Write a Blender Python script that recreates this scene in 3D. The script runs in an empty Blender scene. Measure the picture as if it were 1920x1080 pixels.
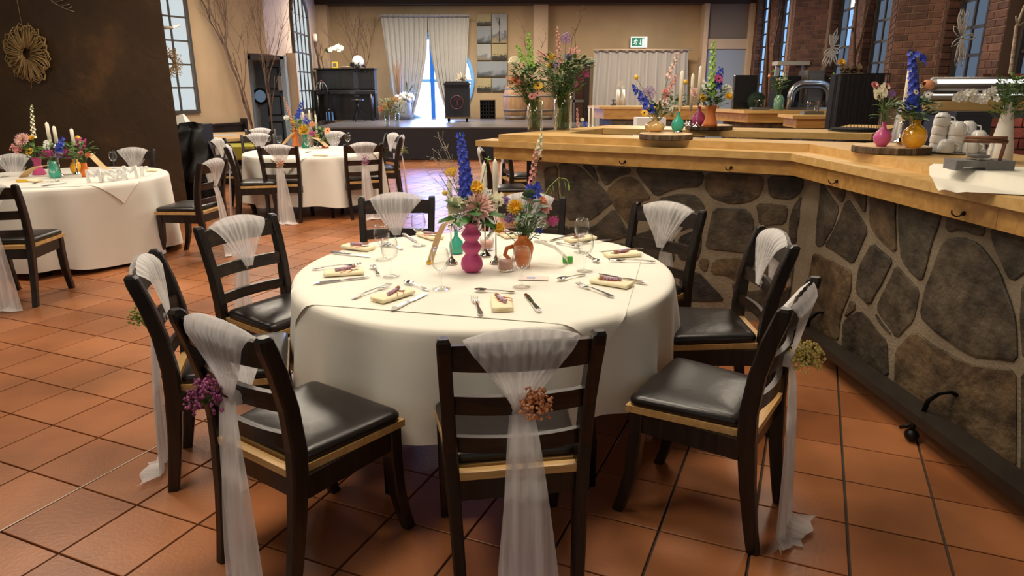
import bpy, math, random
from mathutils import Vector, Matrix
random.seed(7)
C = bpy.context.scene.collection
PI = math.pi
S = bpy.context.scene

# ---------------------------------------------------------------- camera, world, light, exposure
H = 1.55
FPX = 1295.9
TH, RO = math.radians(16.296), math.radians(-.1454)
F_ = Vector((0, math.cos(TH), -math.sin(TH)))
R0 = Vector((1, 0, 0)); U0 = R0.cross(F_)
R_ = R0*math.cos(RO) + U0*math.sin(RO)
U_ = U0*math.cos(RO) - R0*math.sin(RO)
cd = bpy.data.cameras.new('camera'); cam = bpy.data.objects.new('camera', cd); C.objects.link(cam)
cd.sensor_width = 36; cd.lens = FPX/1920*36; cd.clip_end = 200; cd.clip_start = .05
cam.matrix_world = Matrix(((R_.x, U_.x, -F_.x, 0), (R_.y, U_.y, -F_.y, 0), (R_.z, U_.z, -F_.z, H), (0, 0, 0, 1)))
S.camera = cam
w = bpy.data.worlds.new('world'); S.world = w; w.use_nodes = True
bg = w.node_tree.nodes['Background']; bg.inputs[0].default_value = (.95, .85, .74, 1); bg.inputs[1].default_value = .36
S.view_settings.view_transform = 'Standard'; S.view_settings.look = 'None'
S.view_settings.gamma = 1; S.view_settings.use_curve_mapping = False
S.view_settings.exposure = 0.0

def area(name, loc, size, power, col, rot=(0, 0, 0), sy=None, spread=None):
    l = bpy.data.lights.new(name, 'AREA'); l.size = size; l.energy = power; l.color = col
    if sy: l.shape = 'RECTANGLE'; l.size_y = sy
    if spread: l.spread = spread
    o = bpy.data.objects.new(name, l); C.objects.link(o); o.location = loc; o.rotation_euler = rot
    return o
WARM = (1, .86, .68)
# ceiling lamps of the hall
LK = 1.0
for x, y, p in ((-.2, 2.9, 55), (-1.6, 1.6, 40), (-4.2, 5.2, 80), (-2.3, 7.6, 85), (.3, 6.2, 55), (1.2, 4.0, 34), (-3.6, 10.5, 90), (-1.5, 11.5, 60),
                (3.2, 7.6, 60), (2.6, 11.5, 110), (-1.0, 17.2, 190), (3.5, 16.8, 210), (-3.8, 17.2, 110), (-4.6, 11.4, 60)):
    area('ceiling_lamp', (x, y, 3.62), .9, p*LK, WARM)
# daylight entering through the round stage window and the tall right-hand windows
area('stage_window_daylight', (-2.3, 19.3, 1.75), 1.5, 190, (.22, .36, 1), (math.radians(-98), 0, 0), 1.7)
area('left_window_daylight', (-5.6, 12.2, 2.0), 1.0, 25, (.8, .9, 1), (PI/2, 0, math.radians(-67)), 1.6)

# ---------------------------------------------------------------- pixel -> point helpers (1920 x 1080 frame)
def ray(x, y): return F_ + R_*((x-960)/FPX) + U_*((540-y)/FPX)
def G(x, y, z=0.0):
    d = ray(x, y); t = (z-H)/d.z
    return Vector((d.x*t, d.y*t, z))
def D(x, y, Y):
    d = ray(x, y); t = Y/d.y
    return Vector((d.x*t, Y, H+d.z*t))

# ---------------------------------------------------------------- materials
def nmat(name):
    m = bpy.data.materials.new(name); m.use_nodes = True
    nt = m.node_tree; return m, nt, nt.nodes['Principled BSDF']
def mat(name, col, rough=.5, metal=0, spec=.5, var=0, scale=20, bump=0, bscale=60, trans=0, emit=None, es=1, coat=0, sheen=0, stretch=None, sub=0, detail=4):
    m, nt, b = nmat(name)
    N, L = nt.nodes, nt.links
    b.inputs['Base Color'].default_value = (*col, 1)
    b.inputs['Roughness'].default_value = rough
    b.inputs['Metallic'].default_value = metal
    b.inputs['Specular IOR Level'].default_value = spec
    b.inputs['Transmission Weight'].default_value = trans
    b.inputs['Coat Weight'].default_value = coat
    b.inputs['Sheen Weight'].default_value = sheen
    if sub:
        b.inputs['Subsurface Weight'].default_value = sub
        b.inputs['Subsurface Scale'].default_value = .02
    if emit:
        b.inputs['Emission Color'].default_value = (*emit, 1); b.inputs['Emission Strength'].default_value = es
    if var or bump:
        tc = N.new('ShaderNodeTexCoord'); mp = N.new('ShaderNodeMapping'); L.new(tc.outputs['Object'], mp.inputs[0])
        if stretch: mp.inputs['Scale'].default_value = stretch
    if var:
        n = N.new('ShaderNodeTexNoise'); n.inputs['Scale'].default_value = scale; n.inputs['Detail'].default_value = detail
        L.new(mp.outputs[0], n.inputs['Vector'])
        cr = N.new('ShaderNodeValToRGB'); cr.color_ramp.elements[0].position = .3; cr.color_ramp.elements[1].position = .7
        cr.color_ramp.elements[0].color = (*[c*(1-var) for c in col], 1)
        cr.color_ramp.elements[1].color = (*[min(1, c*(1+var)) for c in col], 1)
        L.new(n.outputs[0], cr.inputs[0]); L.new(cr.outputs[0], b.inputs['Base Color'])
    if bump:
        n2 = N.new('ShaderNodeTexNoise'); n2.inputs['Scale'].default_value = bscale; n2.inputs['Detail'].default_value = 5
        L.new(mp.outputs[0], n2.inputs['Vector'])
        bp = N.new('ShaderNodeBump'); bp.inputs['Strength'].default_value = bump; bp.inputs['Distance'].default_value = .02
        L.new(n2.outputs[0], bp.inputs['Height']); L.new(bp.outputs[0], b.inputs['Normal'])
    return m
def randmat(name, c0, c1, rough=.6, island=False, nscale=0, bump=0, bscale=40, spec=.5, coat=0, nlo=.66):
    """colour differs from piece to piece (object or mesh island)"""
    m, nt, b = nmat(name); N, L = nt.nodes, nt.links
    b.inputs['Roughness'].default_value = rough; b.inputs['Specular IOR Level'].default_value = spec; b.inputs['Coat Weight'].default_value = coat
    if island: g = N.new('ShaderNodeNewGeometry'); src = g.outputs['Random Per Island']
    else: g = N.new('ShaderNodeObjectInfo'); src = g.outputs['Random']
    cr = N.new('ShaderNodeValToRGB'); cr.color_ramp.elements[0].color = (*c0, 1); cr.color_ramp.elements[1].color = (*c1, 1)
    L.new(src, cr.inputs[0]); out = cr.outputs[0]
    tc = N.new('ShaderNodeTexCoord')
    if nscale:
        geo = N.new('ShaderNodeNewGeometry')
        n = N.new('ShaderNodeTexNoise'); n.inputs['Scale'].default_value = nscale; n.inputs['Detail'].default_value = 6
        L.new(geo.outputs['Position'], n.inputs['Vector'])
        mr = N.new('ShaderNodeMapRange'); mr.inputs['From Min'].default_value = .3; mr.inputs['From Max'].default_value = .7
        mr.inputs['To Min'].default_value = nlo; mr.inputs['To Max'].default_value = 2-nlo
        L.new(n.outputs[0], mr.inputs[0])
        mx = N.new('ShaderNodeVectorMath'); mx.operation = 'SCALE'
        L.new(out, mx.inputs[0]); L.new(mr.outputs[0], mx.inputs['Scale']); out = mx.outputs[0]
    L.new(out, b.inputs['Base Color'])
    if bump:
        geo2 = N.new('ShaderNodeNewGeometry')
        n2 = N.new('ShaderNodeTexNoise'); n2.inputs['Scale'].default_value = bscale; n2.inputs['Detail'].default_value = 6
        L.new(geo2.outputs['Position'], n2.inputs['Vector'])
        bp = N.new('ShaderNodeBump'); bp.inputs['Strength'].default_value = bump; bp.inputs['Distance'].default_value = .02
        L.new(n2.outputs[0], bp.inputs['Height']); L.new(bp.outputs[0], b.inputs['Normal'])
    return m
def woodmat(name, c0, c1, rough=.4, axis=0, sc=1, coat=0):
    m, nt, b = nmat(name); N, L = nt.nodes, nt.links
    tc = N.new('ShaderNodeTexCoord'); mp = N.new('ShaderNodeMapping'); L.new(tc.outputs['Object'], mp.inputs[0])
    s = [18*sc, 18*sc, 18*sc]; s[axis] = 1.2*sc; mp.inputs['Scale'].default_value = s
    n = N.new('ShaderNodeTexNoise'); n.inputs['Scale'].default_value = 2.2; n.inputs['Detail'].default_value = 7; n.inputs['Distortion'].default_value = .6
    L.new(mp.outputs[0], n.inputs['Vector'])
    cr = N.new('ShaderNodeValToRGB'); cr.color_ramp.elements[0].position = .35; cr.color_ramp.elements[1].position = .68
    cr.color_ramp.elements[0].color = (*c0, 1); cr.color_ramp.elements[1].color = (*c1, 1)
    L.new(n.outputs[0], cr.inputs[0]); L.new(cr.outputs[0], b.inputs['Base Color'])
    b.inputs['Roughness'].default_value = rough; b.inputs['Coat Weight'].default_value = coat
    bp = N.new('ShaderNodeBump'); bp.inputs['Strength'].default_value = .12; bp.inputs['Distance'].default_value = .004
    L.new(n.outputs[0], bp.inputs['Height']); L.new(bp.outputs[0], b.inputs['Normal'])
    return m
def glassmat(name, col=(.985, .99, .985), refl=.12, rough=.02):
    m, nt, b = nmat(name); N, L = nt.nodes, nt.links
    N.remove(b); o = N['Material Output']
    t = N.new('ShaderNodeBsdfTransparent'); t.inputs[0].default_value = (*col, 1)
    g = N.new('ShaderNodeBsdfGlossy'); g.inputs['Roughness'].default_value = rough
    lw = N.new('ShaderNodeLayerWeight'); lw.inputs['Blend'].default_value = .5
    mr = N.new('ShaderNodeMapRange'); mr.inputs['To Min'].default_value = refl*.12; mr.inputs['To Max'].default_value = .75
    pw = N.new('ShaderNodeMath'); pw.operation = 'POWER'; pw.inputs[1].default_value = 2.4; L.new(lw.outputs['Facing'], pw.inputs[0]); L.new(pw.outputs[0], mr.inputs[0])
    mx = N.new('ShaderNodeMixShader'); L.new(mr.outputs[0], mx.inputs[0]); L.new(t.outputs[0], mx.inputs[1]); L.new(g.outputs[0], mx.inputs[2])
    L.new(mx.outputs[0], o.inputs[0]); return m
def sheermat(name, col, alpha):
    m, nt, b = nmat(name); N, L = nt.nodes, nt.links
    N.remove(b); o = N['Material Output']
    t = N.new('ShaderNodeBsdfTransparent')
    d = N.new('ShaderNodeBsdfDiffuse'); d.inputs[0].default_value = (*col, 1)
    tr = N.new('ShaderNodeBsdfTranslucent'); tr.inputs[0].default_value = (*col, 1)
    m1 = N.new('ShaderNodeMixShader'); m1.inputs[0].default_value = .4; L.new(d.outputs[0], m1.inputs[1]); L.new(tr.outputs[0], m1.inputs[2])
    lw = N.new('ShaderNodeLayerWeight'); lw.inputs['Blend'].default_value = .5
    mr = N.new('ShaderNodeMapRange'); mr.inputs['To Min'].default_value = alpha; mr.inputs['To Max'].default_value = .95
    L.new(lw.outputs['Facing'], mr.inputs[0])
    mx = N.new('ShaderNodeMixShader'); L.new(mr.outputs[0], mx.inputs[0]); L.new(t.outputs[0], mx.inputs[1]); L.new(m1.outputs[0], mx.inputs[2])
    L.new(mx.outputs[0], o.inputs[0]); return m
def emitmat(name, col, st):
    m, nt, b = nmat(name); N, L = nt.nodes, nt.links
    N.remove(b); e = N.new('ShaderNodeEmission'); e.inputs[0].default_value = (*col, 1); e.inputs[1].default_value = st
    L.new(e.outputs[0], N['Material Output'].inputs[0]); return m

def streaktulle(name, col, a0, a1):
    m = sheermat(name, col, .5); nt = m.node_tree; N, L = nt.nodes, nt.links
    mr = [n for n in N if n.type == 'MAP_RANGE'][0]
    tc = N.new('ShaderNodeTexCoord'); mp = N.new('ShaderNodeMapping'); mp.inputs['Scale'].default_value = (60, 6, 1.6); L.new(tc.outputs['Object'], mp.inputs[0])
    n = N.new('ShaderNodeTexNoise'); n.inputs['Scale'].default_value = 1; n.inputs['Detail'].default_value = 2; L.new(mp.outputs[0], n.inputs['Vector'])
    m2 = N.new('ShaderNodeMapRange'); m2.inputs['From Min'].default_value = .35; m2.inputs['From Max'].default_value = .68; m2.inputs['To Min'].default_value = a0; m2.inputs['To Max'].default_value = a1
    L.new(n.outputs[0], m2.inputs[0]); L.new(m2.outputs[0], mr.inputs['To Min']); return m

M = dict(
 dark=woodmat('dark_stained_wood', (.006, .004, .0035), (.022, .013, .009), .32, 2),
 rail=woodmat('dark_stained_rail', (.008, .0045, .003), (.04, .02, .011), .35, 0),
 band=woodmat('pale_beech', (.50, .29, .10), (.66, .41, .16), .4, 0),
 leather=mat('black_leather', (.013, .009, .008), .33, bump=.05, bscale=30, var=.25, scale=5),
 tulle=streaktulle('white_tulle', (.96, .93, .92), .40, .80),
 tulle2=sheermat('gathered_white_tulle', (.93, .90, .88), .72),
 cloth=mat('ivory_tablecloth', (.86, .83, .73), .8, var=.03, scale=3, bump=.05, bscale=6, sheen=.2),
 cloth2=mat('white_tablecloth', (.82, .78, .70), .8, var=.03, scale=3, bump=.05, bscale=6, sheen=.2),
 napkin=mat('cream_napkin', (.90, .79, .54), .85),
 steel=mat('polished_cutlery', (.72, .71, .70), .16, 1),
 chrome=mat('chrome', (.75, .73, .70), .08, 1),
 brushed=mat('brushed_stainless', (.22, .20, .19), .45, .9),
 glass=glassmat('clear_glass'),
 vglass=glassmat('vase_glass', (.90, .93, .90), .2),
 wax=mat('ivory_wax', (.94, .88, .73), .5),
 pinkwax=mat('pink_wax', (.62, .33, .27), .6),
 pink=mat('matt_magenta_ceramic', (.56, .07, .22), .45),
 pink2=mat('rose_glass', (.60, .10, .28), .3),
 teal=mat('teal_glass', (.05, .42, .30), .3),
 green2=mat('bottle_green_ceramic', (.02, .22, .13), .35),
 orange=mat('orange_ceramic', (.72, .20, .045), .45),
 orange2=mat('bright_orange_glass', (.80, .19, .01), .3),
 amber=mat('marbled_amber_glass', (.80, .33, .02), .15, var=.55, scale=9, coat=.5, detail=1, stretch=(1, 1, .3)),
 beige=mat('beige_marbled_glaze', (.62, .40, .16), .12, var=.35, scale=9, coat=.6, detail=1),
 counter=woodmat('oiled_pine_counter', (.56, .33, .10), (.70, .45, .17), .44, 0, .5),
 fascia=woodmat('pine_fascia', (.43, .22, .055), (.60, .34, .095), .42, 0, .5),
 mortar=mat('stone_mortar', (.25, .20, .135), .95, var=.15, scale=9, bump=.4, bscale=70),
 stone=randmat('quarried_stone', (.040, .036, .030), (.135, .094, .052), .62, False, 9, .6, 26, nlo=.3),
 tan=mat('tan_plaster', (.44, .315, .185), .85, var=.08, scale=1.5, bump=.5, bscale=5),
 light=mat('pale_plaster', (.56, .42, .29), .85, var=.06, scale=2, bump=.3, bscale=6),
 brown=None,
 grout=mat('grey_grout', (.055, .042, .03), .9),
 ceil=mat('dark_ceiling', (.045, .03, .02), .8),
 black=mat('black_lacquer', (.009, .009, .010), .32, coat=.15),
 blackm=mat('matt_black', (.010, .009, .009), .7, spec=.2),
 stagef=mat('stage_front_cloth', (.018, .016, .020), .8),
 stage=mat('worn_stage_boards', (.13, .12, .12), .30, var=.2, scale=3),
 iron=mat('black_iron', (.012, .011, .010), .45, .6),
 muntin=mat('dark_window_bars', (.040, .034, .028), .6),
 grey=mat('grey_metal', (.16, .15, .14), .5, .3),
 greyl=mat('grey_paint', (.36, .36, .37), .6),
 white=mat('white_porcelain', (.80, .79, .76), .18, coat=.3),
 whitem=mat('white_matt', (.80, .77, .72), .6),
 acrylic=mat('frosted_white_acrylic', (.82, .83, .82), .25, sub=.1),
 leaf=randmat('green_leaf', (.035, .11, .02), (.12, .22, .045), .5, True),
 euca=randmat('eucalyptus_leaf', (.10, .17, .10), (.22, .30, .19), .55, True),
 lime=randmat('lime_green_bell', (.22, .42, .05), (.40, .58, .12), .5, True),
 stem=mat('green_stem', (.10, .20, .04), .6),
 blue=randmat('blue_petals', (.015, .03, .34), (.05, .09, .62), .5, True),
 violet=randmat('violet_petals', (.20, .09, .30), (.42, .24, .50), .5, True),
 pinkf=randmat('pink_petals', (.66, .20, .20), (.80, .42, .36), .5, True),
 peach=randmat('peach_petals', (.86, .28, .13), (.90, .44, .24), .5, True),
 paleroseb=randmat('blush_petals', (.80, .45, .40), (.90, .66, .58), .5, True),
 magenta=randmat('magenta_petals', (.40, .02, .16), (.66, .12, .34), .5, True),
 yellow=randmat('yellow_petals', (.80, .42, .02), (.90, .60, .08), .5, True),
 cream=randmat('cream_petals', (.85, .78, .52), (.90, .86, .68), .5, True),
 whitef=randmat('white_petals', (.82, .80, .72), (.90, .89, .84), .5, True),
 copper=randmat('copper_dyed_buds', (.65, .20, .06), (.95, .50, .26), .4, True),
 purple=randmat('purple_dyed_buds', (.20, .02, .12), (.55, .14, .34), .4, True),
 yellowb=randmat('yellow_dyed_buds', (.85, .66, .08), (.98, .90, .45), .5, True),
 greenb=randmat('green_dyed_buds', (.25, .32, .04), (.50, .52, .16), .5, True),
 darkc=mat('dark_flower_centre', (.03, .012, .01), .8),
 twig=mat('bare_twig', (.10, .055, .03), .8),
 birch=mat('birch_bark', (.42, .34, .25), .7, var=.5, scale=25, stretch=(1, 1, 3)),
 wreath=mat('straw_loops', (.42, .27, .11), .6),
 bark=mat('tree_slice_bark', (.13, .085, .05), .9, var=.5, scale=40, bump=.8, bscale=50, stretch=(1, 1, .25)),
 slicew=woodmat('tree_slice_face', (.55, .36, .18), (.70, .50, .28), .6, 0, .5),
 curtain=mat('pale_grey_curtain', (.40, .39, .36), .85, sheen=.2),
 curtain2=mat('grey_curtain', (.38, .36, .34), .85, sheen=.2),
 paper=mat('tan_paper', (.72, .52, .27), .8),
 paperw=mat('cream_card', (.82, .78, .66), .8),
 green=mat('green_block', (.07, .45, .05), .6),
 red=mat('red_ribbon', (.60, .05, .06), .6),
 yel=mat('yellow_block', (.80, .50, .03), .6),
 tube=mat('sweet_mix', (.50, .32, .42), .3, var=.9, scale=330, detail=0),
 cork=mat('cork', (.38, .18, .09), .8),
 sky=emitmat('daylight_pane', (.30, .55, 1), 1.1),
 skyb=emitmat('bright_daylight_pane', (.78, .90, 1), 3.4),
 skyd=emitmat('dim_daylight_pane', (.10, .135, .19), 1.0),
 skyw=emitmat('white_frosted_pane', (.74, .82, .84), .86),
 bluef=mat('glow_painted_window_frame', (.16, .36, .60), .5, emit=(.10, .35, .85), es=.35),  # blue daylight glow put into the frame's colour and emission
 lampw=emitmat('light_tube', (1, .97, .92), 2.0),
 tablew=woodmat('pale_table_top', (.40, .24, .11), (.54, .36, .18), .35, 0, .5),
 yellowc=mat('yellow_cushion', (.36, .32, .04), .8),
 barrel=woodmat('barrel_oak', (.24, .13, .06), (.36, .21, .10), .6, 2, .4),
 sgreen=mat('exit_sign_green', (.0, .20, .13), .5, emit=(0, .24, .15), es=.25),
 swhite=mat('exit_sign_white', (.85, .9, .88), .5, emit=(.8, .9, .9), es=.5),
 grn=mat('celadon_glass', (.13, .26, .15), .2, coat=.4),
 moss=mat('moss', (.012, .03, .014), .95, bump=1, bscale=40),
 jacket=mat('black_jacket', (.010, .010, .011), .7, bump=.6, bscale=14),
 logo=mat('dark_red_print', (.10, .02, .03), .5),
 frost=mat('pottery_bowl', (.75, .72, .66), .3),
)
def brownwall():
    m, nt, b = nmat('rust_brown_plaster'); N, L = nt.nodes, nt.links
    g = N.new('ShaderNodeNewGeometry')
    n = N.new('ShaderNodeTexNoise'); n.inputs['Scale'].default_value = 1.1; n.inputs['Detail'].default_value = 8; n.inputs['Roughness'].default_value = .62
    L.new(g.outputs['Position'], n.inputs['Vector'])
    cr = N.new('ShaderNodeValToRGB'); e = cr.color_ramp.elements
    e[0].position = .42; e[0].color = (.062, .034, .016, 1); e[1].position = .72; e[1].color = (.20, .095, .030, 1)
    k = e.new(.56); k.color = (.085, .046, .020, 1)
    L.new(n.outputs[0], cr.inputs[0]); L.new(cr.outputs[0], b.inputs['Base Color'])
    b.inputs['Roughness'].default_value = .5
    n2 = N.new('ShaderNodeTexNoise'); n2.inputs['Scale'].default_value = 3.5; n2.inputs['Detail'].default_value = 7; n2.inputs['Distortion'].default_value = 1.2
    L.new(g.outputs['Position'], n2.inputs['Vector'])
    bp = N.new('ShaderNodeBump'); bp.inputs['Strength'].default_value = .45; bp.inputs['Distance'].default_value = .03
    L.new(n2.outputs[0], bp.inputs['Height']); L.new(bp.outputs[0], b.inputs['Normal'])
    return m
M['brown'] = brownwall()
TILE0, TILE1 = (.31, .105, .035), (.40, .15, .056)
def stonecols(m):
    for n in m.node_tree.nodes:
        if n.type == 'VALTORGB':
            e = n.color_ramp.elements; n.color_ramp.interpolation = 'CONSTANT'
            cols = [(.062, .050, .034), (.085, .060, .034), (.032, .029, .024), (.078, .060, .038), (.105, .068, .034), (.050, .038, .024), (.072, .060, .040)]
            e[0].color = (*cols[0], 1); e[1].position = .9; e[1].color = (*cols[1], 1)
            for i, c in enumerate(cols[2:]): k = e.new(.15+.15*i); k.color = (*c, 1)
stonecols(M['stone'])
M['tile'] = randmat('terracotta_tile', TILE0, TILE1, .36, False, 1.6, .06, 60, .45)
M['tilei'] = randmat('terracotta_tile_far', TILE0, TILE1, .36, True, 1.6, .06, 60, .45)
M['brick'] = randmat('brown_brick', (.070, .028, .016), (.15, .064, .036), .75, False, 8, .35, 60)
M['bricki'] = randmat('brown_brick_far', (.070, .028, .016), (.15, .064, .036), .75, True, 8, .35, 60)
M['redlitbrick'] = randmat('red_lit_brick', (.24, .065, .045), (.36, .11, .08), .7, False, 8, .3, 60)  # niche brick with the red light put into its colour
M['bmortar'] = mat('brick_mortar', (.20, .12, .075), .95)

# ---------------------------------------------------------------- mesh builder
class MB:
    def __init__(s): s.v = []; s.f = []; s.sm = []; s.M = Matrix()
    def add(s, vs, fs, smooth=False):
        o = len(s.v); s.v += [tuple(s.M @ Vector(p)) for p in vs]
        s.f += [tuple(i+o for i in f) for f in fs]; s.sm += [smooth]*len(fs); return s
    def box(s, c, d, rz=0, rot=None):
        x, y, z = d[0]/2, d[1]/2, d[2]/2
        Rm = rot if rot is not None else Matrix.Rotation(rz, 3, 'Z')
        vs = [Vector(c) + Rm @ Vector((a*x, b*y, e*z)) for a in (-1, 1) for b in (-1, 1) for e in (-1, 1)]
        return s.add(vs, [(0, 1, 3, 2), (4, 6, 7, 5), (0, 4, 5, 1), (2, 3, 7, 6), (0, 2, 6, 4), (1, 5, 7, 3)])
    def bbox(s, c, d, r=.005, rz=0):
        """box with chamfered edges all round (lathe of 4 stacked outlines)"""
        x, y, z = d[0]/2, d[1]/2, d[2]/2; Rm = Matrix.Rotation(rz, 3, 'Z'); rings = []
        for e, q in ((-z, r), (-z+r, 0), (z-r, 0), (z, r)):
            X, Y = x-q, y-q; k = r
            rings.append([Vector(c)+Rm @ Vector(p) for p in ((X-k, -Y, e), (X, -Y+k, e), (X, Y-k, e), (X-k, Y, e), (-X+k, Y, e), (-X, Y-k, e), (-X, -Y+k, e), (-X+k, -Y, e))])
        return s.rings(rings, True, True)
    def rings(s, rings, c0=False, c1=False, smooth=False, closed=True):
        n = len(rings[0]); vs = [p for r in rings for p in r]; fs = []
        for i in range(len(rings)-1):
            for j in range(n if closed else n-1):
                k = (j+1) % n
                fs.append((i*n+j, i*n+k, (i+1)*n+k, (i+1)*n+j))
        if c0: fs.append(tuple(reversed(range(n))))
        if c1: fs.append(tuple((len(rings)-1)*n+j for j in range(n)))
        return s.add(vs, fs, smooth)
    def lathe(s, prof, n=24, c=(0, 0, 0), cap=True, smooth=True, sx=1, sy=1):
        rs = [[(c[0]+r*sx*math.cos(2*PI*j/n), c[1]+r*sy*math.sin(2*PI*j/n), c[2]+z) for j in range(n)] for r, z in prof]
        return s.rings(rs, cap, cap, smooth)
    def tube(s, pts, rad, n=6, cap=True, smooth=True, flat=None):
        pts = [Vector(p) for p in pts]; rs = []
        if not isinstance(rad, (list, tuple)): rad = [rad]*len(pts)
        prev = None
        for i, p in enumerate(pts):
            t = (pts[min(i+1, len(pts)-1)]-pts[max(i-1, 0)])
            if t.length < 1e-9: t = Vector((0, 0, 1))
            t.normalize()
            if prev is None:
                a = Vector((1, 0, 0)) if abs(t.x) < .9 else Vector((0, 1, 0)); prev = (a-t*a.dot(t)).normalized()
            else:
                q = prev-t*prev.dot(t); prev = q.normalized() if q.length > 1e-6 else prev
            b = t.cross(prev)
            k = flat or 1
            rs.append([p+prev*(rad[i]*math.cos(2*PI*j/n))+b*(rad[i]*k*math.sin(2*PI*j/n)) for j in range(n)])
        return s.rings(rs, cap, cap, smooth)
    def sphere(s, c, r, n=8, m=5, sz=1, smooth=True):
        prof = [(max(1e-4, r*math.sin(PI*i/m)), -r*sz*math.cos(PI*i/m)) for i in range(m+1)]
        return s.lathe(prof, n, c, False, smooth)
    def octa(s, c, r):
        c = Vector(c); v = [c+Vector(p)*r for p in ((1, 0, 0), (-1, 0, 0), (0, 1, 0), (0, -1, 0), (0, 0, 1), (0, 0, -1))]
        return s.add(v, [(0, 2, 4), (2, 1, 4), (1, 3, 4), (3, 0, 4), (2, 0, 5), (1, 2, 5), (3, 1, 5), (0, 3, 5)], True)
    def prism(s, poly, z0, z1):
        n = len(poly)
        a = sum(poly[i][0]*poly[(i+1) % n][1]-poly[(i+1) % n][0]*poly[i][1] for i in range(n))
        if a < 0: poly = poly[::-1]
        return s.rings([[(x, y, z0) for x, y in poly], [(x, y, z1) for x, y in poly]], True, True)
    def grid(s, fn, nu, nv, smooth=True):
        vs = [fn(i/nu, j/nv) for j in range(nv+1) for i in range(nu+1)]
        fs = [(j*(nu+1)+i, j*(nu+1)+i+1, (j+1)*(nu+1)+i+1, (j+1)*(nu+1)+i) for j in range(nv) for i in range(nu)]
        return s.add(vs, fs, smooth)
    def mesh(s, name, m):
        me = bpy.data.meshes.new(name); me.from_pydata(s.v, [], s.f)
        me.polygons.foreach_set('use_smooth', s.sm); me.materials.append(m if not isinstance(m, str) else M[m]); me.update(); return me
    def build(s, name, m, parent=None):
        o = bpy.data.objects.new(name, s.mesh(name, m)); C.objects.link(o)
        if parent: o.parent = parent
        return o
def tag(o, label=None, cat=None, group=None, kind=None):
    if label: o['label'] = label
    if cat: o['category'] = cat
    if group: o['group'] = group
    if kind: o['kind'] = kind
    return o
def thing(name, label, cat, loc=(0, 0, 0), rz=0, group=None):
    o = bpy.data.objects.new(name, None); C.objects.link(o); o.empty_display_size = .1
    o.location = loc; o.rotation_euler = (0, 0, rz); return tag(o, label, cat, group)
def dup(root, loc, rz, label=None, group=None):
    r = root.copy(); C.objects.link(r); r.location = loc; r.rotation_euler = (0, 0, rz)
    if label: r['label'] = label
    if group: r['group'] = group
    for ch in list(root.children):
        c = ch.copy(); C.objects.link(c); c.parent = r
        for g in ch.children:
            d = g.copy(); C.objects.link(d); d.parent = c
    return r
def struct(mb, name, m, label=None):
    o = mb.build(name, m); o['kind'] = 'structure'
    o['label'] = label or name.replace('_', ' ')
    return o

# ================================================================ SETTING
# ---- floor: 31 cm terracotta tiles
SA, SB = .20168*H, .20301*H
TX, TY, PHI = -1.17879*H, 2.48374*H, -.404337
cp, sp = math.cos(PHI), math.sin(PHI)
def tilept(a, b): return (TX+b*SB*cp+a*SA*sp, TY+b*SB*sp-a*SA*cp)
fl = MB(); fl.box((0, 10, -.055), (30, 28, .09)); floor = struct(fl, 'floor', 'grout', 'terracotta tiled floor with grey joints')
cand = []
for a in range(-70, 16):
    for b in range(-50, 50):
        x, y = tilept(a+.5, b+.5)
        if y < .9 or y > 19 or x < -7.5 or x > 7: continue
        if abs(x) > y*.80+.45 or (x < -3.6 and y > 9.0 and x < -4.86-(14.5-y)*.43): continue
        cand.append((y, x, a, b))
cand.sort()
hx, hy = SB/2-.005, SA/2-.0035
tb = MB(); tb.rings([[(-hx, -hy, -.012), (hx, -hy, -.012), (hx, hy, -.012), (-hx, hy, -.012)], [(-hx, -hy, -.0015), (hx, -hy, -.0015), (hx, hy, -.0015), (-hx, hy, -.0015)],
                     [(-hx+.002, -hy+.002, 0), (hx-.002, -hy+.002, 0), (hx-.002, hy-.002, 0), (-hx+.002, hy-.002, 0)]], False, True)
tm = tb.mesh('tile', 'tile')
far = MB()
for i, (y, x, a, b) in enumerate(cand):
    if i < 300:
        o = bpy.data.objects.new('tile', tm); C.objects.link(o); o.parent = floor; o.location = (x, y, random.uniform(-.0008, .0004)); o.rotation_euler = (0, 0, PHI)
    else:
        cn = [(x+u*hx*cp-v*hy*sp, y+u*hx*sp+v*hy*cp) for u, v in ((-1, -1), (1, -1), (1, 1), (-1, 1))]
        far.add([(*c, -.012) for c in cn]+[(*c, 0) for c in cn], [(4, 5, 6, 7), (0, 1, 5, 4), (1, 2, 6, 5), (2, 3, 7, 6), (3, 0, 4, 7)])
o = far.build('tile', 'tilei', floor); o['kind'] = 'stuff'
# thin pale metal joint strip in the floor, lower left
st = MB(); p, q = G(0, 996), G(296, 836); st.box(((p.x+q.x)/2, (p.y+q.y)/2, .0008), ((q-p).length, .006, .0016), math.atan2(q.y-p.y, q.x-p.x))
tag(struct(st, 'trim_1', mat('pale_metal_strip', (.62, .48, .36), .4), 'thin pale expansion strip set between floor tiles'))

CZ = 3.74
c = MB(); c.box((0, 10, CZ+.05), (24, 24, .1)); struct(c, 'ceiling', 'ceil', 'dark ceiling of the hall')
# back wall with pilasters
c = MB(); c.box((.9, 20.1, CZ/2), (13.2, .2, CZ)); struct(c, 'wall_back', 'tan', 'sand coloured back wall behind the stage')
c = MB()
for x0, x1 in ((-5.3, -4.92), (.60, .98)): c.box(((x0+x1)/2, 19.85, CZ/2), (x1-x0, .3, CZ))
c.box((5.2, 19.9, 1.55), (.12, .2, 3.1)); struct(c, 'trim_2', 'light', 'pale pilasters on the back wall')
c = MB(); c.box((.9, 19.72, CZ-.06), (13.2, .5, .12)); struct(c, 'trim_3', 'ceil', 'dark beam along the top of the back wall')
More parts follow.
